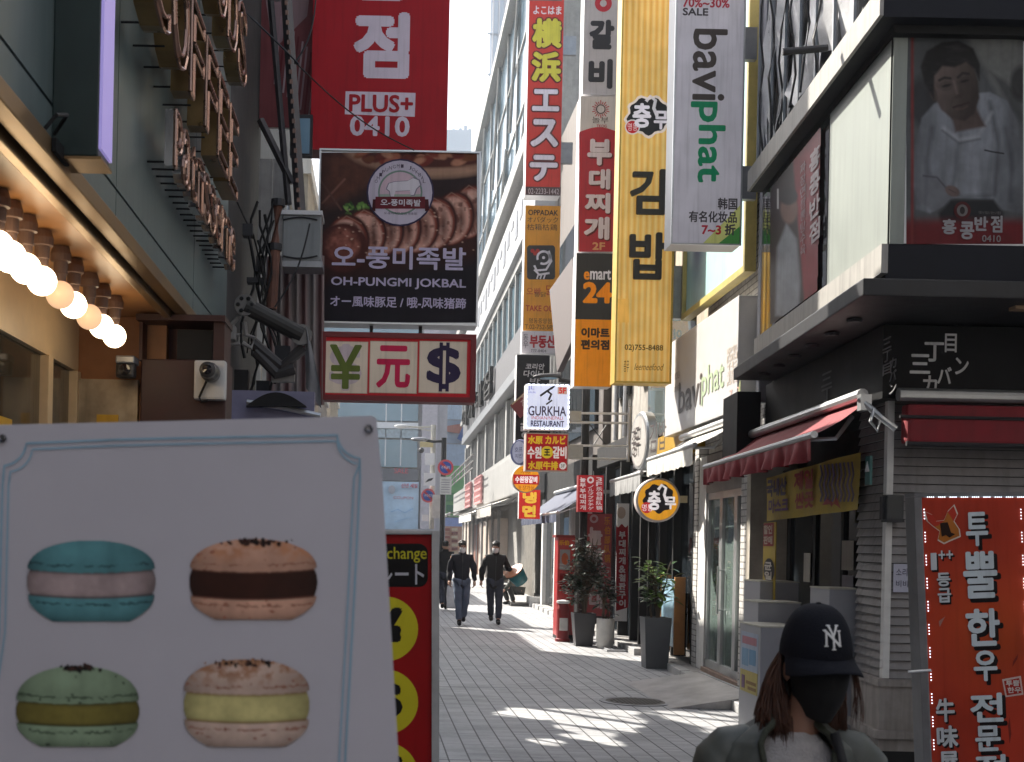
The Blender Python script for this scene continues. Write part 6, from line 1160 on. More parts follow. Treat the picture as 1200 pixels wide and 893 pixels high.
# red banners on the stew restaurant
f = Frame('wall_banner', (4.0, 23.9, 0), 'red and gold vertical banner with large white lettering behind the shrub', 'banner', lay=.004); f.box('sheet', (686, 602, 716, 722), 0, .02, mat('banner_red', (.22, .02, .025), .55, var=.15)); pb = MB(); f.ring(pb, 696, 608, 2.5, 5, '#a8989c', 2); f.vtext(pb, '놀부', (689, 616, 706, 665), '#b8a8ac', 2, .07); f.vtext(pb, '乐伯部队锅', (708, 605, 715, 660), '#b07020', 2, .04); f.vtext(pb, '부대', (690, 668, 706, 715), '#a8989c', 2, .05); pb.build('print', PRINT, f.root)
f = Frame('wall_banner', (4.05, 22.2, 0), 'tall white banner with a red band of white lettering at the stew restaurant door', 'banner', lay=.004); f.box('sheet', (722, 590, 736, 728), 0, .02, white2); pb = MB(); f.poly(pb, [(722, 640)]+[(722+k*1.4, 616-0*k+2*math.sin(k)) for k in range(11)]+[(736, 712), (722, 716)], '#901a26', 1); f.vtext(pb, '부대찌개&철판구이', (725, 622, 733, 712), '#c8b8bc', 3, .05); f.disc(pb, 728, 601, 5, 7, '#a89890', 2); pb.build('print', PRINT, f.root)

# ------------------------------------------------------------------ exchange board and macaron board
f = front('exchange_board', (300, 620, 515, 893), 5.0, 'red currency exchange board with yellow discs in a grey frame', 'sign board', tilt=R(-1.2), lay=.0006); rr_ = '#a01014'
a = f.hit(290, 621); c = (f.hit(514.5, 750)[0], 0); zb = -f.root.location.z+.02
MB().box(a[0], 0, zb, c[0], .05, a[1]).build('board', white2, f.root); b = MB(); k = .036; b.box(c[0]-k*.8, -.02, zb, c[0], .06, a[1]).box(a[0], -.02, zb, a[0]+k, .06, a[1]).box(a[0]+k, -.02, a[1]-k*.5, c[0]-k*.8, .06, a[1]).box(a[0]+k, -.02, zb, c[0]-k*.8, .06, zb+k); b.build('frame', mat('alu_frame', (.42, .43, .44), .4, .6), f.root, bevel=.004)
pb = MB(); f.prect(pb, (296, 624, 507, 1130), rr_)
def rrect(x0, y0, x1, y1, r):
    P = []
    for cx, cy, a0 in ((x1-r, y0+r, -90), (x1-r, y1-r, 0), (x0+r, y1-r, 90), (x0+r, y0+r, 180)):
        for k in range(6): a = R(a0+k*18); P.append((cx+r*math.cos(a), cy+r*math.sin(a)))
    return P
f.poly(pb, rrect(320, 637, 501.5, 688, 11), '#121012', 2); f.text(pb, 'Exchange', (437, 641, 500, 659.5), '#cfc62c', 4, .02); f.text(pb, 'レート', (446, 661, 497, 685), '#c4c4cc', 4, .02)
for k, ch in enumerate('¥$€'):
    cy = 737+k*85.5; f.disc(pb, 452, cy, 38, 38, '#d4c82a', 2, 44); f.text(pb, ch, (430, cy-25, 472, cy+25), '#121012', 4, .08)
pb.build('print', PRINTG, f.root)
for x in (a[0]+.05, c[0]-.12): MB().box(x, .0, zb-.02, x+.07, .35, zb).build('foot', steel, f.root)

f = front('macaron_board', (-20, 487, 455, 893), 2.1, 'white vinyl board with four printed macarons in a pale blue border', 'sign board', tilt=R(-3.0), lean=R(-9), lay=.0004)
q = [f.hit(*p) for p in ((-40, 499), (0, 497.5), (200, 493), (436, 487), (441, 490), (448, 560), (470, 940), (490, 1500), (-60, 1500))]
pb = MB(); n_ = len(q); MB().slab(q, .002, .012).build('vinyl_sheet', mat('white_vinyl', (.48, .465, .515), .5, var=.04, scale=3, spec=.4), f.root)
b = MB(); zl = f.hit(200, 1500)[1]; xr = f.hit(440, 700)[0]; xl = f.hit(-30, 700)[0]
for x in (xl+.04, xr-.07): b.box(x, .013, zl, x+.03, .043, f.hit(200, 500)[1])
b.box(xl+.07, .013, f.hit(200, 510)[1]-.03, xr-.07, .043, f.hit(200, 510)[1]); b.build('stand_frame', steel, f.root)
for p in ((3, 514), (432, 503)):
    x, z = f.hit(*p); MB().lathe([(.0062, .0), (.0075, -.003), (.0055, -.006), (.003, -.005)], x, 0, 18, axis='y', cz=z).build('eyelet', mat('eyelet_steel', (.12, .12, .13), .25, .9), f.root)
bl = '#8fb0c4'
for off, w_ in ((0, 2.6), (7, 2.2)):
    def arc(cx, cy, r, a0, a1): return [(cx+r*math.cos(R(a0+(a1-a0)*k/8)), cy+r*math.sin(R(a0+(a1-a0)*k/8))) for k in range(9)]
    r_ = 26+off*.2; L_ = 3+off; Rr = 424-off; T_ = 517+off
    pts = [(-20, 930), (L_-4, 740), (L_, 570), (L_+2, T_+30)]+arc(L_-1, T_, 29, 85, 5)+[(140, T_-2), (280, T_-5), (396-off, T_-7)]+arc(424, T_-9, 29, 175, 95)+[(Rr-2, 560), (Rr-9, 700), (Rr-20, 900), (Rr-30, 1100)]
    f.line(pb, pts, w_, bl, 1)
def macaron(cx, cy, w_, h_, shell, fill, edge, seed, s0=.36, s1=.64, fk=1.0, speck=None, crumb=None, dust=None):
    im = Img(cx-w_/2-6, cy-h_/2-12, cx+w_/2+6, cy+h_/2+6, .75); u = (im.X-cx)/(w_/2); bow = 4.5*(1-np.clip(u*u, 0, 1)); n1, n2, n3 = im.noise(30, seed, 4), im.noise(8, seed+1, 3), im.noise(4, seed+2, 2)
    yt, y0, y1, yb = cy-h_/2, cy-h_/2+h_*s0, cy-h_/2+h_*s1, cy+h_/2; Yb = im.Y-bow; rag = (n3-.5)*4.5; lum = (1-.55*np.abs(u)**3.2)
    sh, fi = np.array(lin(shell)), np.array(lin(fill)); A = np.zeros(im.X.shape)
    # bottom shell
    kb = np.clip((Yb-y1)/(yb-4.5-y1), 0, 1); m = np.clip((1-.36*kb**2.4-np.abs(u)*1.02)*w_/3+.5, 0, 1)*np.clip(yb-im.Y-(np.abs(u)**4)*h_*.06+.5, 0, 1)*np.clip(Yb-y1+1, 0, 1)
    im.over(m, sh*(lum*(1.02-.55*kb**2.5)*(.78+.44*n1)*(.9+.2*n2))[..., None]); A = np.maximum(A, m)
    for off, kk in ((h_*.085, .85),): q = np.clip(1.1-np.abs(Yb-(y1+off)-rag)/1.7, 0, 1)*np.clip((n2-.34)*6, 0, 1)*m; im.over(q*kk, edge)
    # filling
    kf = np.clip((Yb-y0)/(y1-y0), 0, 1); bul = fk*(1-.05*(2*kf-1)**2); m = np.clip((bul-np.abs(u))*w_/3+.5, 0, 1)*np.clip((Yb-y0)+2, 0, 1)*np.clip(y1+1.5-Yb, 0, 1)
    im.over(m, fi*(lum*(1.08-.6*np.abs(2*kf-1)**5)*(.72+.5*n1)*(.86+.28*n2))[..., None]); A = np.maximum(A, m); im.over(np.clip(1-np.abs(Yb-y0-1)/2.5, 0, 1)*m*.5, edge); im.over(np.clip(1-np.abs(Yb-y1)/2.2, 0, 1)*m*.55, edge)
    # top shell: a low dome with a ruffled foot
    kt = np.clip((y0-Yb)/(y0-yt+4.5), 0, 1); prof = .99*np.maximum(1-np.clip(kt, 0, 1)**2.0, 0)**.5; m = np.clip((prof-np.abs(u))*w_/5+.5, 0, 1)*np.clip(y0-Yb+rag*.4+1, 0, 1)*(im.Y > yt-1)
    hl = np.exp(-((u+.25)**2/.12+(kt-.62)**2/.05)); im.over(m, sh*(lum*(.84+.16*kt+.16*hl)*(.82+.36*n1)*(.93+.14*n2))[..., None]); A = np.maximum(A, m)
    q = np.clip(1.1-np.abs(Yb-(y0-h_*.075)-rag)/1.7, 0, 1)*np.clip((n2-.36)*6, 0, 1)*m; im.over(q*.85, edge)
    if dust: q = m*np.clip((im.noise(9, seed+7, 4)-.44)*5, 0, 1)*np.clip((kt-.12)*2.2, 0, 1); im.over(q*.75, dust)
    rs = np.random.RandomState(seed)
    for k in range(26 if speck else 0):
        e = im.ell(cx+(rs.rand()-.5)*w_*.9, yt+rs.rand()*h_, .7+2.6*rs.rand()**2, .6+1.3*rs.rand(), 1, rs.rand()*50-25)*A*((Yb < y0) | (Yb > y1)); im.over(e*.9, speck)
    for k in range(46 if crumb else 0):
        e = im.ell(cx+crumb[1]+rs.randn()*crumb[2], yt+crumb[3]+rs.randn()*1.4, 1.2+3*rs.rand(), 1+2*rs.rand(), 1, rs.rand()*90); im.over(e, [crumb[0], '#1c1210', '#4a3028'][k % 3]); A = np.maximum(A, e)
    im.A = A; im.put(f, pb, 2)
macaron(107, 681, 152, 96, '#5c9299', '#a99696', '#1c3038', 3, .35, .66)
macaron(297, 679, 151, 96, '#d6a68e', '#38190f', '#8a5644', 5, .36, .7, speck='#9a5c48', crumb=('#33160f', 4, 15, 4), dust='#c4845c')
macaron(91, 828, 146, 96, '#93a98c', '#7c7238', '#2e3c2c', 7, .42, .69, speck='#222a24', crumb=('#1a181a', 2, 9, 3))
macaron(289, 824, 150, 104, '#d6bbac', '#d2c888', '#8a4e38', 9, .36, .68, fk=.99, speck='#8a4a38', dust='#a0683e', crumb=('#a87a5c', -5, 20, 5))
pb.build('print', PRINT, f.root)
# ------------------------------------------------------------------ people
def skin_mesh(nodes, edges, sub=1):
    """continuous limb surface grown from a joint graph: {name: (x, y, z, r)}"""
    names = list(nodes); me = bpy.data.meshes.new('graph'); me.from_pydata([nodes[k][:3] for k in names], [(names.index(a), names.index(b)) for a, b in edges], [])
    o = bpy.data.objects.new('graph', me); COL.objects.link(o); sk = o.modifiers.new('skin', 'SKIN'); sk.use_smooth_shade = True
    for i, k in enumerate(names):
        r = nodes[k][3:]; d = me.skin_vertices[0].data[i]; d.radius = (r[0], r[1] if len(r) > 1 else r[0]); d.use_root = (i == 0)
    ss = o.modifiers.new('sub', 'SUBSURF'); ss.levels = sub; ss.render_levels = sub
    dg = bpy.context.evaluated_depsgraph_get(); dg.update(); m2 = bpy.data.meshes.new_from_object(o.evaluated_get(dg)); V = [v.co.copy() for v in m2.vertices]; F = [tuple(p.vertices) for p in m2.polygons]
    bpy.data.objects.remove(o); bpy.data.meshes.remove(me); bpy.data.meshes.remove(m2); return V, F
def limbs(mb, nodes, edges):
    for k, q in nodes.items():
        r = q[3:]; mb.ball(q[:3], (r[0], r[1] if len(r) > 1 else r[0], min(r)), 16, 12)
    for a, b_ in edges:
        A_, B2 = Vector(nodes[a][:3]), Vector(nodes[b_][:3]); ra, rb = min(nodes[a][3:])*.97, min(nodes[b_][3:])*.97
        mb.tube([A_.lerp(B2, k/5) for k in range(6)], [ra+(rb-ra)*k/5 for k in range(6)], 14)
def fused(mb, name, m, parent, vox, smooth=3):
    """joins overlapping pieces into ONE continuous skin"""
    me = bpy.data.meshes.new(name); me.from_pydata(mb.v, [], mb.f); o = bpy.data.objects.new(name, me); COL.objects.link(o)
    bm = bmesh.new(); bm.from_mesh(me); bmesh.ops.recalc_face_normals(bm, faces=bm.faces); bm.to_mesh(me); bm.free()
    r = o.modifiers.new('r', 'REMESH'); r.mode = 'VOXEL'; r.voxel_size = vox
    s = o.modifiers.new('s', 'SMOOTH'); s.iterations = smooth; s.factor = .5
    dg = bpy.context.evaluated_depsgraph_get(); dg.update(); m2 = bpy.data.meshes.new_from_object(o.evaluated_get(dg)); bpy.data.objects.remove(o); bpy.data.meshes.remove(me); m2.name = name
    m2.polygons.foreach_set('use_smooth', [True]*len(m2.polygons)); o = bpy.data.objects.new(name, m2); COL.objects.link(o); m2.materials.clear(); m2.materials.append(m); o.parent = parent; return o
def head_shape(mb, c, s=1, yaw=0, pitch=0):
    M = Matrix.Rotation(yaw, 3, 'Z') @ Matrix.Rotation(pitch, 3, 'X'); C_ = Vector(c); P = lambda x, y, z: C_+M @ Vector((x*s, y*s, z*s))
    mb.ball(P(0, .01, .03), (.074*s, .092*s, .098*s), 22, 16, M=M); mb.ball(P(0, -.025, -.04), (.058*s, .066*s, .085*s), 20, 14, M=M); mb.ball(P(0, -.05, -.095), (.03*s, .03*s, .025*s), 14, 10, M=M)
    mb.ball(P(0, -.098, -.02), (.013*s, .018*s, .02*s), 12, 8, M=M); mb.ball(P(0, -.09, .005), (.009*s, .014*s, .03*s), 10, 8, M=M); mb.ball(P(0, -.083, -.062), (.024*s, .012*s, .008*s), 12, 8, M=M); mb.ball(P(0, -.08, -.074), (.02*s, .012*s, .007*s), 12, 8, M=M)
    for sx in (-1, 1): mb.ball(P(sx*.076, .012, -.01), (.01*s, .02*s, .032*s), 10, 8, M=M); mb.ball(P(sx*.03, -.078, .03), (.024*s, .012*s, .008*s), 10, 8, M=M)
    return M, P
def hand_shape(mb, wrist, direction, palmn, s=1, curl=.5, side=1):
    d = Vector(direction).normalized(); n = Vector(palmn).normalized(); x = d.cross(n).normalized(); W = Vector(wrist)
    mb.tube([W, W+d*.03*s, W+d*.085*s], [.026*s, .034*s, .03*s], 10)
    for k, L in enumerate((.065, .075, .07, .055)):
        p = W+d*.075*s+x*(-.027+.018*k)*s; pts = [p]; a = .15
        for j in range(3): a += curl*.55; p = p+(d*math.cos(a)+n*math.sin(a))*L*s/3*1.15; pts.append(p)
        mb.tube(pts, [.0095*s, .0088*s, .008*s, .0065*s], 8)
    p = W+d*.025*s-x*.03*s*side; mb.tube([p, p+(-x*side*.03+d*.02+n*.012)*s, p+(-x*side*.038+d*.05+n*.03)*s], [.012*s, .0105*s, .008*s], 8)
skinm = mat('skin', (.42, .24, .17), .5, var=.08); hairk = mat('black_hair', (.012, .01, .01), .4); maskw = mat('white_mask', (.78, .78, .8), .7, var=.03)
def person(loc, label, J, jacket, trouser, shoe=black, yaw=0, hyaw=0, mask=None, seed_=1, hood=True, vox=.007, group=None, crouch=False, collar=None):
    t = empty('person', loc, label, 'person', group, (0, 0, yaw)); g = lambda k: J[k]
    body = MB(); nodes = {'pelvis': (*J['pelvis'], .13, .1), 'spine': (*J['spine'], .125, .095), 'chest': (*J['chest'], .11, .075), 'neck': (*J['neck'], .055)}
    ed = [('pelvis', 'spine'), ('spine', 'chest'), ('chest', 'neck')]
    for s in 'LR':
        nodes.update({'sh'+s: (*J['sh'+s], .06), 'el'+s: (*J['el'+s], .042), 'wr'+s: (*J['wr'+s], .028), 'hp'+s: (*J['hp'+s], .085), 'kn'+s: (*J['kn'+s], .055), 'an'+s: (*J['an'+s], .04)})
        ed += [('chest', 'sh'+s), ('sh'+s, 'el'+s), ('el'+s, 'wr'+s), ('pelvis', 'hp'+s), ('hp'+s, 'kn'+s), ('kn'+s, 'an'+s)]
    limbs(body, nodes, ed); hc = Vector(J['head']); nk = Vector(J['neck']); body.tube([nk-Vector((0, 0, .03)), nk.lerp(hc, .5), hc], [.058, .052, .055], 12); M, P = head_shape(body, hc, 1, hyaw, J.get('pitch', 0))
    for s, sg in (('L', -1), ('R', 1)):
        w_ = Vector(J['wr'+s]); d = (w_-Vector(J['el'+s])).normalized(); hand_shape(body, w_, J.get('hd'+s, d), J.get('hn'+s, (-sg, -.2, 0)), 1, .6, sg)
    fused(body, 'body', skinm, t, vox)
    jn = {'hem': (*(Vector(J['pelvis'])+Vector((0, 0, -.24 if not crouch else .0))), .185, .14), 'waist': (*J['pelvis'], .185, .14), 'belly': (*J['spine'], .17, .125), 'jchest': (*J['chest'], .195, .155), 'collar': (*(Vector(J['neck'])+Vector((0, .01, .0))), .078)}; je = [('hem', 'waist'), ('waist', 'belly'), ('belly', 'jchest'), ('jchest', 'collar')]
    for s in 'LR':
        e, w_ = Vector(J['el'+s]), Vector(J['wr'+s]); jn.update({'s'+s: (*J['sh'+s], .085), 'e'+s: (*J['el'+s], .068), 'm'+s: (*e.lerp(w_, .5), .06), 'w'+s: (*e.lerp(w_, .97), .045)}); je += [('jchest', 's'+s), ('s'+s, 'e'+s), ('e'+s, 'm'+s), ('m'+s, 'w'+s)]
    V_, F_ = skin_mesh(jn, je, 2); V_ = [v+Vector((mnoise.noise(v*9+Vector((seed_, 0, 0))), mnoise.noise(v*9+Vector((0, seed_, 5))), 0))*.022 for v in V_]
    b = MB().add(V_, F_); nk_ = Vector(J['neck']); b.lathe([(.075, -.03), (.085, .0), (.08, .05), (.07, .055), (.068, .0)], nk_.x, nk_.y+.005, 18, cz=nk_.z); jo = b.build('jacket', jacket, t, smooth=True)
    ch_ = Vector(J['chest']); pv_ = Vector(J['pelvis']); z_ = MB(); z_.tube([nk_+Vector((0, -.085, .02)), ch_+Vector((0, -.165, -.02)), Vector(J['spine'])+Vector((0, -.135, 0)), pv_+Vector((0, -.15, -.1))], .008, 6); z_.build('zip', dark, jo)
    tn = {'tp': (*J['pelvis'], .15, .115)}; te = []
    for s in 'LR':
        k, a = Vector(J['kn'+s]), Vector(J['an'+s]); h = Vector(J['hp'+s]); tn.update({'h'+s: (*J['hp'+s], .115), 'q'+s: (*h.lerp(k, .5), .1), 'k'+s: (*J['kn'+s], .082), 'c'+s: (*k.lerp(a, .5), .075), 'a'+s: (*k.lerp(a, .97), .068)}); te += [('tp', 'h'+s), ('h'+s, 'q'+s), ('q'+s, 'k'+s), ('k'+s, 'c'+s), ('c'+s, 'a'+s)]
    V_, F_ = skin_mesh(tn, te, 2); V_ = [v+Vector((mnoise.noise(v*11+Vector((seed_, 2, 0))), mnoise.noise(v*11+Vector((1, seed_, 5))), 0))*.014 for v in V_]
    MB().add(V_, F_).build('trousers', trouser, t, smooth=True)
    for s in 'LR':
        a = Vector(J['an'+s]); tx = J.get('toe'+s, (0, -1, 0)); d = Vector(tx).normalized(); b = MB(); b.ball(a+d*.06+Vector((0, 0, -.045)), (.046, .13, .045), 16, 10, M=Matrix.Rotation(math.atan2(d.x, -d.y), 3, 'Z')); b.ball(a+Vector((0, 0, -.02)), (.05, .055, .06), 12, 8); b.build('shoe', shoe, t, smooth=True)
    b = MB(); rnd = random.Random(int(hc.z*1000)); b.ball(P(0, .014, .05), (.083, .1, .09), 20, 14, M=M); b.ball(P(0, -.05, .085), (.06, .04, .03), 14, 10, M=M)
    for k in range(70): a = rnd.uniform(0, 6.28); q = rnd.uniform(.2, 1.15); v = Vector((.08*math.sin(q)*math.cos(a), .092*math.sin(q)*math.sin(a)+.02, .05+.092*math.cos(q))); b.ball(P(*v), (.02, .02, .012), 7, 5, M=M)
    b.build('hair', hairk, t, smooth=True)
    if mask: 
        vs = []; 
        for j in range(9):
            for i in range(15):
                u = -1+2*i/14; v_ = j/8; a = u*1.25; vs.append(P(.072*math.sin(a)*(1-.25*v_**2), -.098*math.cos(a)*(1+.12*math.sin(v_*math.pi))-.004+.028*v_*v_, -.005-.1*v_-.008*(1-abs(u))*v_))
        MB().add(vs, [(j*15+i, j*15+i+1, (j+1)*15+i+1, (j+1)*15+i) for j in range(8) for i in range(14)]).build('face_mask', mask, t, smooth=True)
    e = MB()
    for sx in (-1, 1): e.ball(P(sx*.03, -.083, .018), (.011, .006, .005), 10, 6, M=M)
    e.build('eyes', mat('eye_dark', (.02, .015, .012), .2), t, smooth=True)
    return t, M, P
def walk(ph=1, arm=1):
    """mid-stride, facing -Y"""
    return dict(pelvis=(0, 0, .95), spine=(0, -.005, 1.14), chest=(0, -.005, 1.33), neck=(0, -.01, 1.475), head=(0, -.035, 1.615), shL=(-.185, 0, 1.40), shR=(.185, 0, 1.40),
        elL=(-.25, .04*arm, 1.14), elR=(.25, .02*-arm, 1.14), wrL=(-.26, -.09*arm+.02, .91), wrR=(.26, -.02, .91), hpL=(-.09, 0, .9), hpR=(.09, 0, .9),
        knL=(-.075, -.14*ph-.02, .5), knR=(.085, .02*ph-.05, .49), anL=(-.05, -.24*ph, .1 if ph > 0 else .15), anR=(.06, .24*ph, .15 if ph > 0 else .1))
navy = mat('navy_parka', (.01, .012, .02), .8, var=.2, bump=.3, bscale=18); blackj = mat('black_jacket', (.008, .008, .009), .8, var=.2, bump=.3, bscale=18); jean = mat('blue_jeans', (.09, .12, .18), .8, var=.25, bump=.2); djean = mat('dark_jeans', (.035, .04, .06), .8, var=.25, bump=.2)
def on(px, py): g = ground(px, py); return (g[0], g[1], .005)
person(on(540, 733), 'masked man in navy parka and faded blue jeans walking up the alley', walk(1), navy, jean, mask=maskw, seed_=3, hyaw=R(8))
J = walk(-1, -1); J.update(elR=(.28, .02, 1.17), wrR=(.36, -.16, 1.12), hdR=(.5, -.6, -.3), hnR=(-.5, -.2, -1), elL=(-.27, .05, 1.14), wrL=(-.29, .02, .9))
man2 = on(579, 732); person(man2, 'masked man in black jacket carrying a teal tub under his arm', J, blackj, djean, mask=maskw, seed_=8, hyaw=R(-12))
t = empty('teal_tub', (man2[0]+.47, man2[1]-.14, 1.02), 'teal plastic tub with orange rim under the second man\'s arm', 'tub', rot=(R(20), R(-38), 0))
MB().lathe([(.15, -.14), (.2, .16), (.19, .16), (.14, -.12)], n=24).build('tub', mat('teal_plastic', (.01, .14, .16), .4), t, smooth=True); MB().lathe([(.2, .15), (.215, .155), (.215, .18), (.19, .18)], n=24).build('rim', mat('orange_rim', (.5, .2, .09), .45), t)
J = walk(1); J.update(head=(0, .01, 1.60)); p3 = on(521, 716); person((p3[0], p3[1]+.2, .005), 'man seen from behind in a dark coat carrying a white bag', J, blackj, djean, yaw=R(180))
t = empty('white_bag', (p3[0]+.22, p3[1]-.2, .36), 'crumpled white shopping bag hanging by the dark coated man', 'bag'); b = MB(); v = []
for j in range(9):
    for i in range(20): a = i*2*math.pi/20; k = (1-.12*abs(j/8-.4))*(1+.05*math.sin(a*5+j)); v.append((.19*k*math.copysign(abs(math.cos(a))**.6, math.cos(a)), .1*k*math.copysign(abs(math.sin(a))**.6, math.sin(a)), -.28+.07*j))
b.add(v, [(j*20+i, j*20+(i+1) % 20, (j+1)*20+(i+1) % 20, (j+1)*20+i) for j in range(8) for i in range(20)]+[tuple(range(20))]); b.build('bag', mat('white_film', (.66, .66, .68), .4, bump=.5, bscale=20), t, smooth=True); MB().tube([(-.08, 0, .27), (-.05, 0, .4), (.05, 0, .4), (.08, 0, .27)], .008, 6).build('handle', white2, t)
# squatting vendor by the shutter
J = dict(pelvis=(0, .12, .42), spine=(0, .02, .6), chest=(0, -.13, .76), neck=(0, -.24, .86), head=(0, -.33, .95), pitch=R(25), shL=(-.18, -.14, .82), shR=(.18, -.14, .82), elL=(-.24, -.33, .6), elR=(.24, -.33, .6), wrL=(-.14, -.46, .42), wrR=(.14, -.46, .42), hpL=(-.1, .1, .4), hpR=(.1, .1, .4), knL=(-.16, -.3, .52), knR=(.16, -.3, .52), anL=(-.13, -.12, .1), anR=(.13, -.12, .1))
p4 = on(606, 712); person((p4[0]+.05, p4[1]+1.2, .005), 'person in olive black clothes squatting on the kerb by the shutter', J, mat('olive_dark', (.03, .032, .025), .8), blackj, yaw=R(-60), mask=None, crouch=True)
t = empty('low_step', (p4[0]+.45, p4[1]+1.0, 0), 'low dark stone step beside the squatting person', 'step'); MB().box(-.55, -.4, 0, .55, .4, .09).build('slab', mat('dark_stone', (.1, .095, .09), .7), t, bevel=.01)
f = wall('roll_shutter', (4.2, 37.8), (4.2, 34.8), 'pale corrugated shutter lit by the sun behind the squatting person', 'shutter', z=0); b = MB()
for k in range(24): b.add([(k*.125, -.02, .1), (k*.125+.0625, -.07, .1), (k*.125+.125, -.02, .1), (k*.125, -.02, 2.6), (k*.125+.0625, -.07, 2.6), (k*.125+.125, -.02, 2.6)], [(0, 1, 4, 3), (1, 2, 5, 4)])
b.build('curtain', mat('shutter_cream', (.55, .52, .46), .5, var=.15, streak=.3), f.root); MB().box(-.1, -.12, 2.6, 3.1, 0, 2.85).build('housing', steel, f.root)

# woman in the cap, close by
WY = 3.4; wx = at(957, 770, WY).x-.06; t = empty('person', (wx, WY, .005), 'woman in navy NY cap, black mask and grey green bomber jacket', 'person'); g_ = mat('satin_bomber', (.1, .108, .098), .5, var=.18, scale=9, bump=.25, bscale=9, spec=.4); rib = mat('ribbed_olive', (.04, .045, .03), .8, bump=.4, bscale=120); knit = mat('grey_knit', (.42, .4, .4), .9, var=.12, scale=40, bump=.6, bscale=140)
HC = Vector((.055, -.02, 1.432)); HY = R(13); HP = R(5); t.rotation_euler = (0, 0, R(-8))
body = MB(); J = dict(pelvis=(0, .03, .88), spine=(0, .02, 1.02), chest=(0, .02, 1.14), neck=(0, .02, 1.27))
nodes = {'pelvis': (0, .03, .88, .14, .1), 'spine': (0, .02, 1.03, .12, .09), 'chest': (0, .02, 1.15, .14, .1), 'neck': (0, .015, 1.28, .048)}; ed = [('pelvis', 'spine'), ('spine', 'chest'), ('chest', 'neck')]
for s, sg in (('L', -1), ('R', 1)):
    nodes.update({'sh'+s: (sg*.155, .03, 1.2, .05), 'el'+s: (sg*.215, .07, .96, .04), 'wr'+s: (sg*.2, -.06, .76, .026), 'hp'+s: (sg*.09, .03, .82, .085), 'kn'+s: (sg*.095, -.06*sg, .45, .052), 'an'+s: (sg*.09, .05-.1*sg, .08, .036)}); ed += [('chest', 'sh'+s), ('sh'+s, 'el'+s), ('el'+s, 'wr'+s), ('pelvis', 'hp'+s), ('hp'+s, 'kn'+s), ('kn'+s, 'an'+s)]
limbs(body, nodes, ed); body.tube([(0, .02, 1.22), (.03, .005, 1.3), HC+Vector((0, 0, -.02))], [.06, .05, .05], 16); M, P = head_shape(body, HC, 1.0, HY, HP)
for s, sg in (('L', -1), ('R', 1)): hand_shape(body, Vector(nodes['wr'+s][:3]), (0, -.5, -1), (-sg, -.2, 0), .92, .6, sg)
fused(body, 'body', mat('warm_skin', (.3, .155, .105), .5, var=.08), t, .007, 5)
def loft(levels, a0, a1, n, cxy=(0, .02), wob=.004, seed=1):
    vs = []; fs = []
    for j, lv in enumerate(levels):
        z, rx, ry = lv[:3]; o0 = lv[3] if len(lv) > 3 else a0; yo = lv[4] if len(lv) > 4 else 0
        for i in range(n+1):
            a = o0+(2*math.pi-2*o0)*i/n; k = 1+wob/rx*mnoise.noise(Vector((math.sin(a)*3, math.cos(a)*3, z*11+seed)))*2
            vs.append((cxy[0]+rx*k*math.sin(a), cxy[1]+yo-ry*k*math.cos(a), z-(lv[5]*abs(math.sin(a))**2 if len(lv) > 5 else 0)))
    for j in range(len(levels)-1): fs += [(j*(n+1)+i, j*(n+1)+i+1, (j+1)*(n+1)+i+1, (j+1)*(n+1)+i) for i in range(n)]
    return vs, fs
def dens(levels, m):
    out = []
    for a, b in zip(levels, levels[1:]):
        for k in range(m): out.append(tuple(x+(y-x)*k/m for x, y in zip(a, b)))
    return out+[levels[-1]]
b = MB(); b.add(*loft(dens([(1.262, .07, .065, 0, 0, 0), (1.235, .11, .085, 0, 0, .0), (1.19, .16, .1, 0, 0, 0), (1.1, .165, .118, 0, 0, 0), (.9, .16, .115, 0, 0, 0), (.78, .15, .11, 0, 0, 0)], 4), 0, 0, 40)).build('knit_top', knit, t, smooth=True)
jl = [(1.292, .082, .078, R(44), .012, 0), (1.278, .105, .09, R(40), .008, .0), (1.262, .15, .105, R(36), .004, .012), (1.235, .19, .118, R(33), 0, .012), (1.19, .205, .132, R(28), 0, 0), (1.1, .212, .15, R(20), 0, 0), (.95, .215, .155, R(10), 0, 0), (.82, .21, .15, R(2), 0, 0), (.72, .185, .135, R(2), 0, 0)]
b = MB(); b.add(*loft(dens(jl, 5), 0, 0, 56, wob=.012)); jk_ = b
for sg in (-1, 1):
    pts = [Vector((sg*.07, .025, 1.222)), Vector((sg*.125, .025, 1.217)), Vector((sg*.175, .025, 1.2)), Vector((sg*.205, .03, 1.165)), Vector((sg*.225, .045, 1.09)), Vector((sg*.24, .07, .98)), Vector((sg*.235, .03, .9)), Vector((sg*.215, -.03, .81)), Vector((sg*.205, -.05, .77))]; rr2 = [.03, .052, .066, .074, .074, .07, .066, .06, .04]
    P2 = []; R2 = []
    for i in range(len(pts)-1):
        for k in range(4): u = k/4; P2.append(pts[i].lerp(pts[i+1], u)); R2.append((rr2[i]+(rr2[i+1]-rr2[i])*u)*(1+.025*math.sin((i*4+k)*1.7)))
    jk_.tube(P2, R2, 22)
jk_.build('jacket', g_, t, smooth=True)
b = MB()
for sg in (-1, 1):
    pts = []
    for lv in dens(jl, 4)[:30]: z, rx, ry, o0, yo, dz = lv; a = o0*sg; pts.append((rx*math.sin(a)*1.01, .02+yo-ry*math.cos(a)*1.02-.004, z))
    b.tube(pts, [.011]*6+[.009]*(len(pts)-6), 8)
pts = [(.085*math.sin(R(44)+(2*math.pi-R(88))*i/24), .032-.08*math.cos(R(44)+(2*math.pi-R(88))*i/24), 1.295) for i in range(25)]; b.tube(pts, .013, 8); b.build('collar', rib, t, smooth=True)
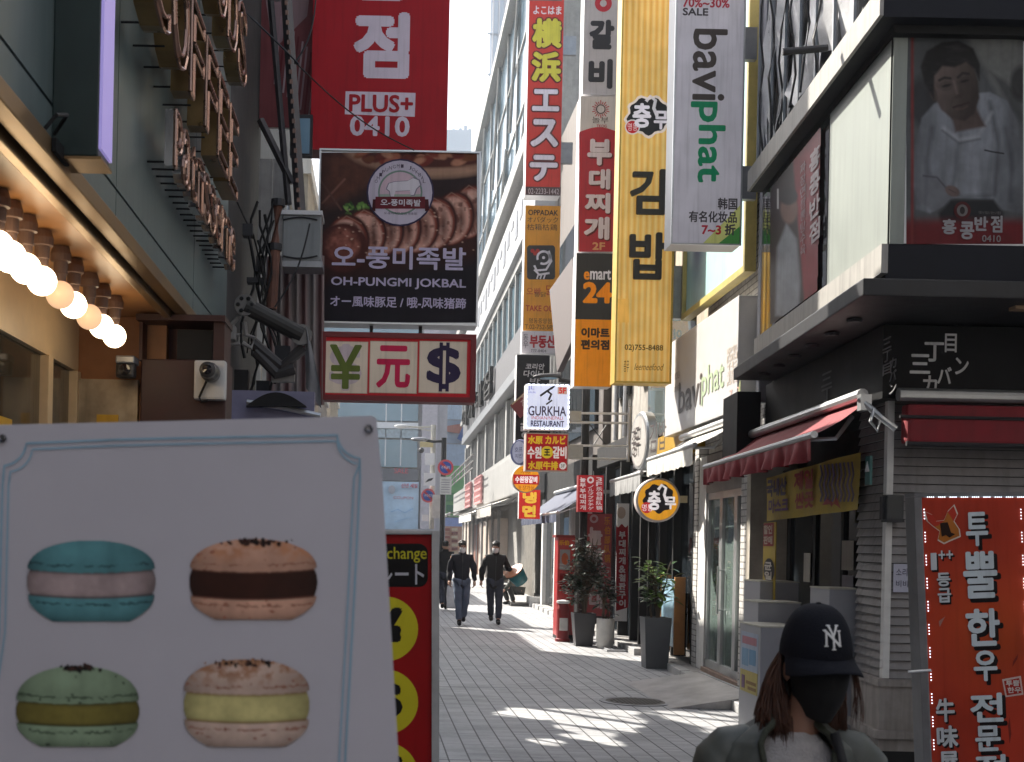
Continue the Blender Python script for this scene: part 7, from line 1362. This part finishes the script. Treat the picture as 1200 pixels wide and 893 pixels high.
MB().tube([(.1, -.085, 1.27-.0), (.118, -.105, 1.2), (.125, -.13, 1.1), (.12, -.14, .95)], .014, 8).build('bag_strap', mat('strap_black', (.015, .015, .018), .7), t, smooth=True)
b = MB().tube([(0, .03, .9), (0, .03, .7)], [.15, .15], 20)
for sg in (-1, 1): b.tube([(sg*.08, .03, .8), (sg*.095, -.06*sg, .45), (sg*.09, .05-.1*sg, .1)], [.1, .075, .06], 14)
b.build('trousers', djean, t, smooth=True)
for sg in (-1, 1): MB().ball((sg*.09, 0-.1*sg, .045), (.045, .13, .05), 14, 8).build('shoe', white2, t, smooth=True)
# cap
capm = mat('navy_cap', (.006, .007, .013), .85, var=.15, bump=.35, bscale=220, spec=.25)
RX, RY, RZ, ZC = .091, .107, .138, .03; b = MB(); vs = []; nu, nv = 48, 14
def dome(th, ph):
    k = 1-.012*(abs(math.cos(3*th))**14)*math.sin(ph); bx = RX*math.sin(ph)**.8*math.sin(th)*k; by = .012-RY*math.sin(ph)**.8*math.cos(th)*k; return bx, by, ZC+RZ*math.cos(ph)
for j in range(nv+1):
    for i in range(nu): vs.append(P(*dome(2*math.pi*i/nu, math.pi/2*j/nv+.001)))
b.add(vs, [(j*nu+i, j*nu+(i+1) % nu, (j+1)*nu+(i+1) % nu, (j+1)*nu+i) for j in range(nv) for i in range(nu)]); b.ball(P(0, .012, ZC+RZ), (.008, .008, .004), 10, 6); cap = b.build('cap', capm, t, smooth=True)
vs = []; nu, nv = 28, 8
for lay in (0, 1):
    for j in range(nv+1):
        for i in range(nu+1):
            a = R(-82+164*i/nu); r = j/nv; bx, by, bz = RX*math.sin(a), .012-RY*math.cos(a), ZC+.004; fw = .07*math.cos(a*.98)**.55
            vs.append(P(bx*(1+.08*r), by-fw*r, bz-.004*r-.014*r*r-.03*abs(math.sin(a))**2.2*(r**.6)-.0035*lay))
o_ = (nu+1)*(nv+1); q = [(j*(nu+1)+i, j*(nu+1)+i+1, (j+1)*(nu+1)+i+1, (j+1)*(nu+1)+i) for j in range(nv) for i in range(nu)]
fs = q+[tuple(x+o_ for x in f_[::-1]) for f_ in q]+[(nv*(nu+1)+i, nv*(nu+1)+i+1, nv*(nu+1)+i+1+o_, nv*(nu+1)+i+o_) for i in range(nu)]
MB().add(vs, fs).build('brim', capm, cap, smooth=True)
lg = MB()
def on_cap(x, z): s_ = max(0, 1-(x/RX)**2-((z-ZC)/RZ)**2); return P(x, .012-RY*s_**.42-.0022, z)
def stroke(pts, w0, w1=None):
    w1 = w1 or w0; n_ = 7; L_ = []; 
    for (x0, z0), (x1, z1) in zip(pts, pts[1:]):
        d = Vector((x1-x0, z1-z0)); nn = Vector((-d.y, d.x)).normalized(); vs = []
        for k in range(n_+1):
            u = k/n_; w_ = w0+(w1-w0)*u; c = (x0+d.x*u, z0+d.y*u); vs += [on_cap(c[0]+nn.x*w_, c[1]+nn.y*w_), on_cap(c[0]-nn.x*w_, c[1]-nn.y*w_)]
        lg.add(vs, [(2*k, 2*k+1, 2*k+3, 2*k+2) for k in range(n_)])
zc = .092
for s in (((-.0185, -.02), (-.0165, .016)), ((.0175, -.018), (.0175, .017))): stroke([(x, z+zc) for x, z in s], .0027, .0022)
stroke([(-.0205, .019+zc), (.0185, -.02+zc)], .0032); stroke([(-.009, .03+zc), (.001, .004+zc)], .003, .0026); stroke([(.0125, .03+zc), (.001, .004+zc)], .003, .0026); stroke([(.001, .006+zc), (.001, -.028+zc)], .0027)
for x, z, hw in ((-.0185, -.0205, .005), (-.0195, .0185, .0045), (.0175, .0175, .005), (.018, -.02, .004), (-.0095, .0305, .005), (.013, .0305, .005), (.001, -.0285, .0055)): stroke([(x-hw, z+zc), (x+hw, z+zc)], .0016)
lg.build('cap_emblem', mat('white_thread', (.72, .72, .72), .8, var=.05), cap)
# mask
vs = []
for j in range(12):
    for i in range(25):
        u = -1+2*i/24; v_ = j/11; a = u*1.42; front_ = (1+.2*math.sin(min(1, v_*1.15)*math.pi)*math.cos(a)**2); vs.append(P(.079*math.sin(a)*(1-.42*v_**1.7), .008-.114*math.cos(a)*front_+.034*v_*v_, .012*(1-abs(u)*.3)-.142*v_*(1-.22*abs(u)**2)-.004))
mk = MB().add(vs, [(j*25+i, j*25+i+1, (j+1)*25+i+1, (j+1)*25+i) for j in range(11) for i in range(24)]).build('face_mask', mat('black_mask', (.006, .006, .007), .9, var=.1), t, smooth=True)
b = MB()
for sx in (-1, 1): b.tube([P(sx*.074, -.01, .0), P(sx*.083, .01, .018), P(sx*.086, .028, .0), P(sx*.082, .02, -.035), P(sx*.07, -.0, -.075)], .0025, 6)
b.build('ear_loop', mat('black_mask', (.006, .006, .007), .9), mk)
e = MB()
for sx in (-1, 1): e.ball(P(sx*.03, -.085, .018), (.012, .006, .006), 12, 8, M=M)
e.build('eyes', mat('eye_dark', (.02, .015, .012), .2), t, smooth=True)
hb = MB(); rnd = random.Random(4)
def strand(p0, p1, bulge, r, wv=.004):
    ph = rnd.uniform(0, 6); hb.tube([Vector(p0).lerp(Vector(p1), k/8)+Vector(bulge)*math.sin(k/8*math.pi)+Vector((wv*math.sin(ph+k*.9), wv*math.cos(ph+k*.8), 0))*(k/8) for k in range(9)], [r, r, r, r, r*.95, r*.9, r*.8, r*.6, r*.2], 4)
for k in range(620):
    th = rnd.uniform(R(100), R(205)); p0 = P(-.086*math.sin(th)*1.0, .012-.1*math.cos(th)*.92, rnd.uniform(.0, .045)); u = rnd.random()**1.4
    z1 = 1.245+rnd.gauss(0, .018); p1 = Vector((.035-.052-.075*u+rnd.gauss(0, .006), -.04+.07*rnd.random()-.03*(1-u), z1+.035*u)); strand(p0, p1, (-.012-.006*u, -.004, 0), rnd.uniform(.0014, .003))
for k in range(300):
    th = rnd.uniform(R(105), R(195)); p0 = P(.083*math.sin(th), .012-.1*math.cos(th)*.92, rnd.uniform(.0, .04)); u = rnd.random()**1.5
    p1 = Vector((.05+.05+.04*u+rnd.gauss(0, .005), .0+.05*rnd.random(), 1.255+rnd.gauss(0, .015))); strand(p0, p1, (.008, .0, 0), rnd.uniform(.0014, .003))
for k in range(16): strand(P(.074, -.03, .02+.002*k), Vector((.143+.002*k, -.03, 1.3+rnd.uniform(-.03, .03))), (.008, -.004, 0), .0014)
hb.build('hair', mat('auburn_hair', (.075, .027, .014), .4, var=.35, scale=60), t, smooth=True)

for o in t.children:
    if o.name.split('.')[0] in ('jacket', 'knit_top', 'collar', 'bag_strap'): o.scale = (.9, 1, 1)

# ------------------------------------------------------------------ air: far things pale towards the end of the street
hz = MB().box(-60, -20, -1, 60, 245, 75).build('haze', None); hz['kind'] = 'stuff'
m = bpy.data.materials.new('haze_air'); m.use_nodes = True; n = m.node_tree.nodes; n.remove(n['Principled BSDF']); pv = n.new('ShaderNodeVolumePrincipled')
pv.inputs['Color'].default_value = (.86, .92, 1, 1); pv.inputs['Density'].default_value = .0006; pv.inputs['Anisotropy'].default_value = .4; m.node_tree.links.new(pv.outputs[0], n['Material Output'].inputs['Volume']); hz.data.materials.append(m)
sc.cycles.volume_bounces = 1
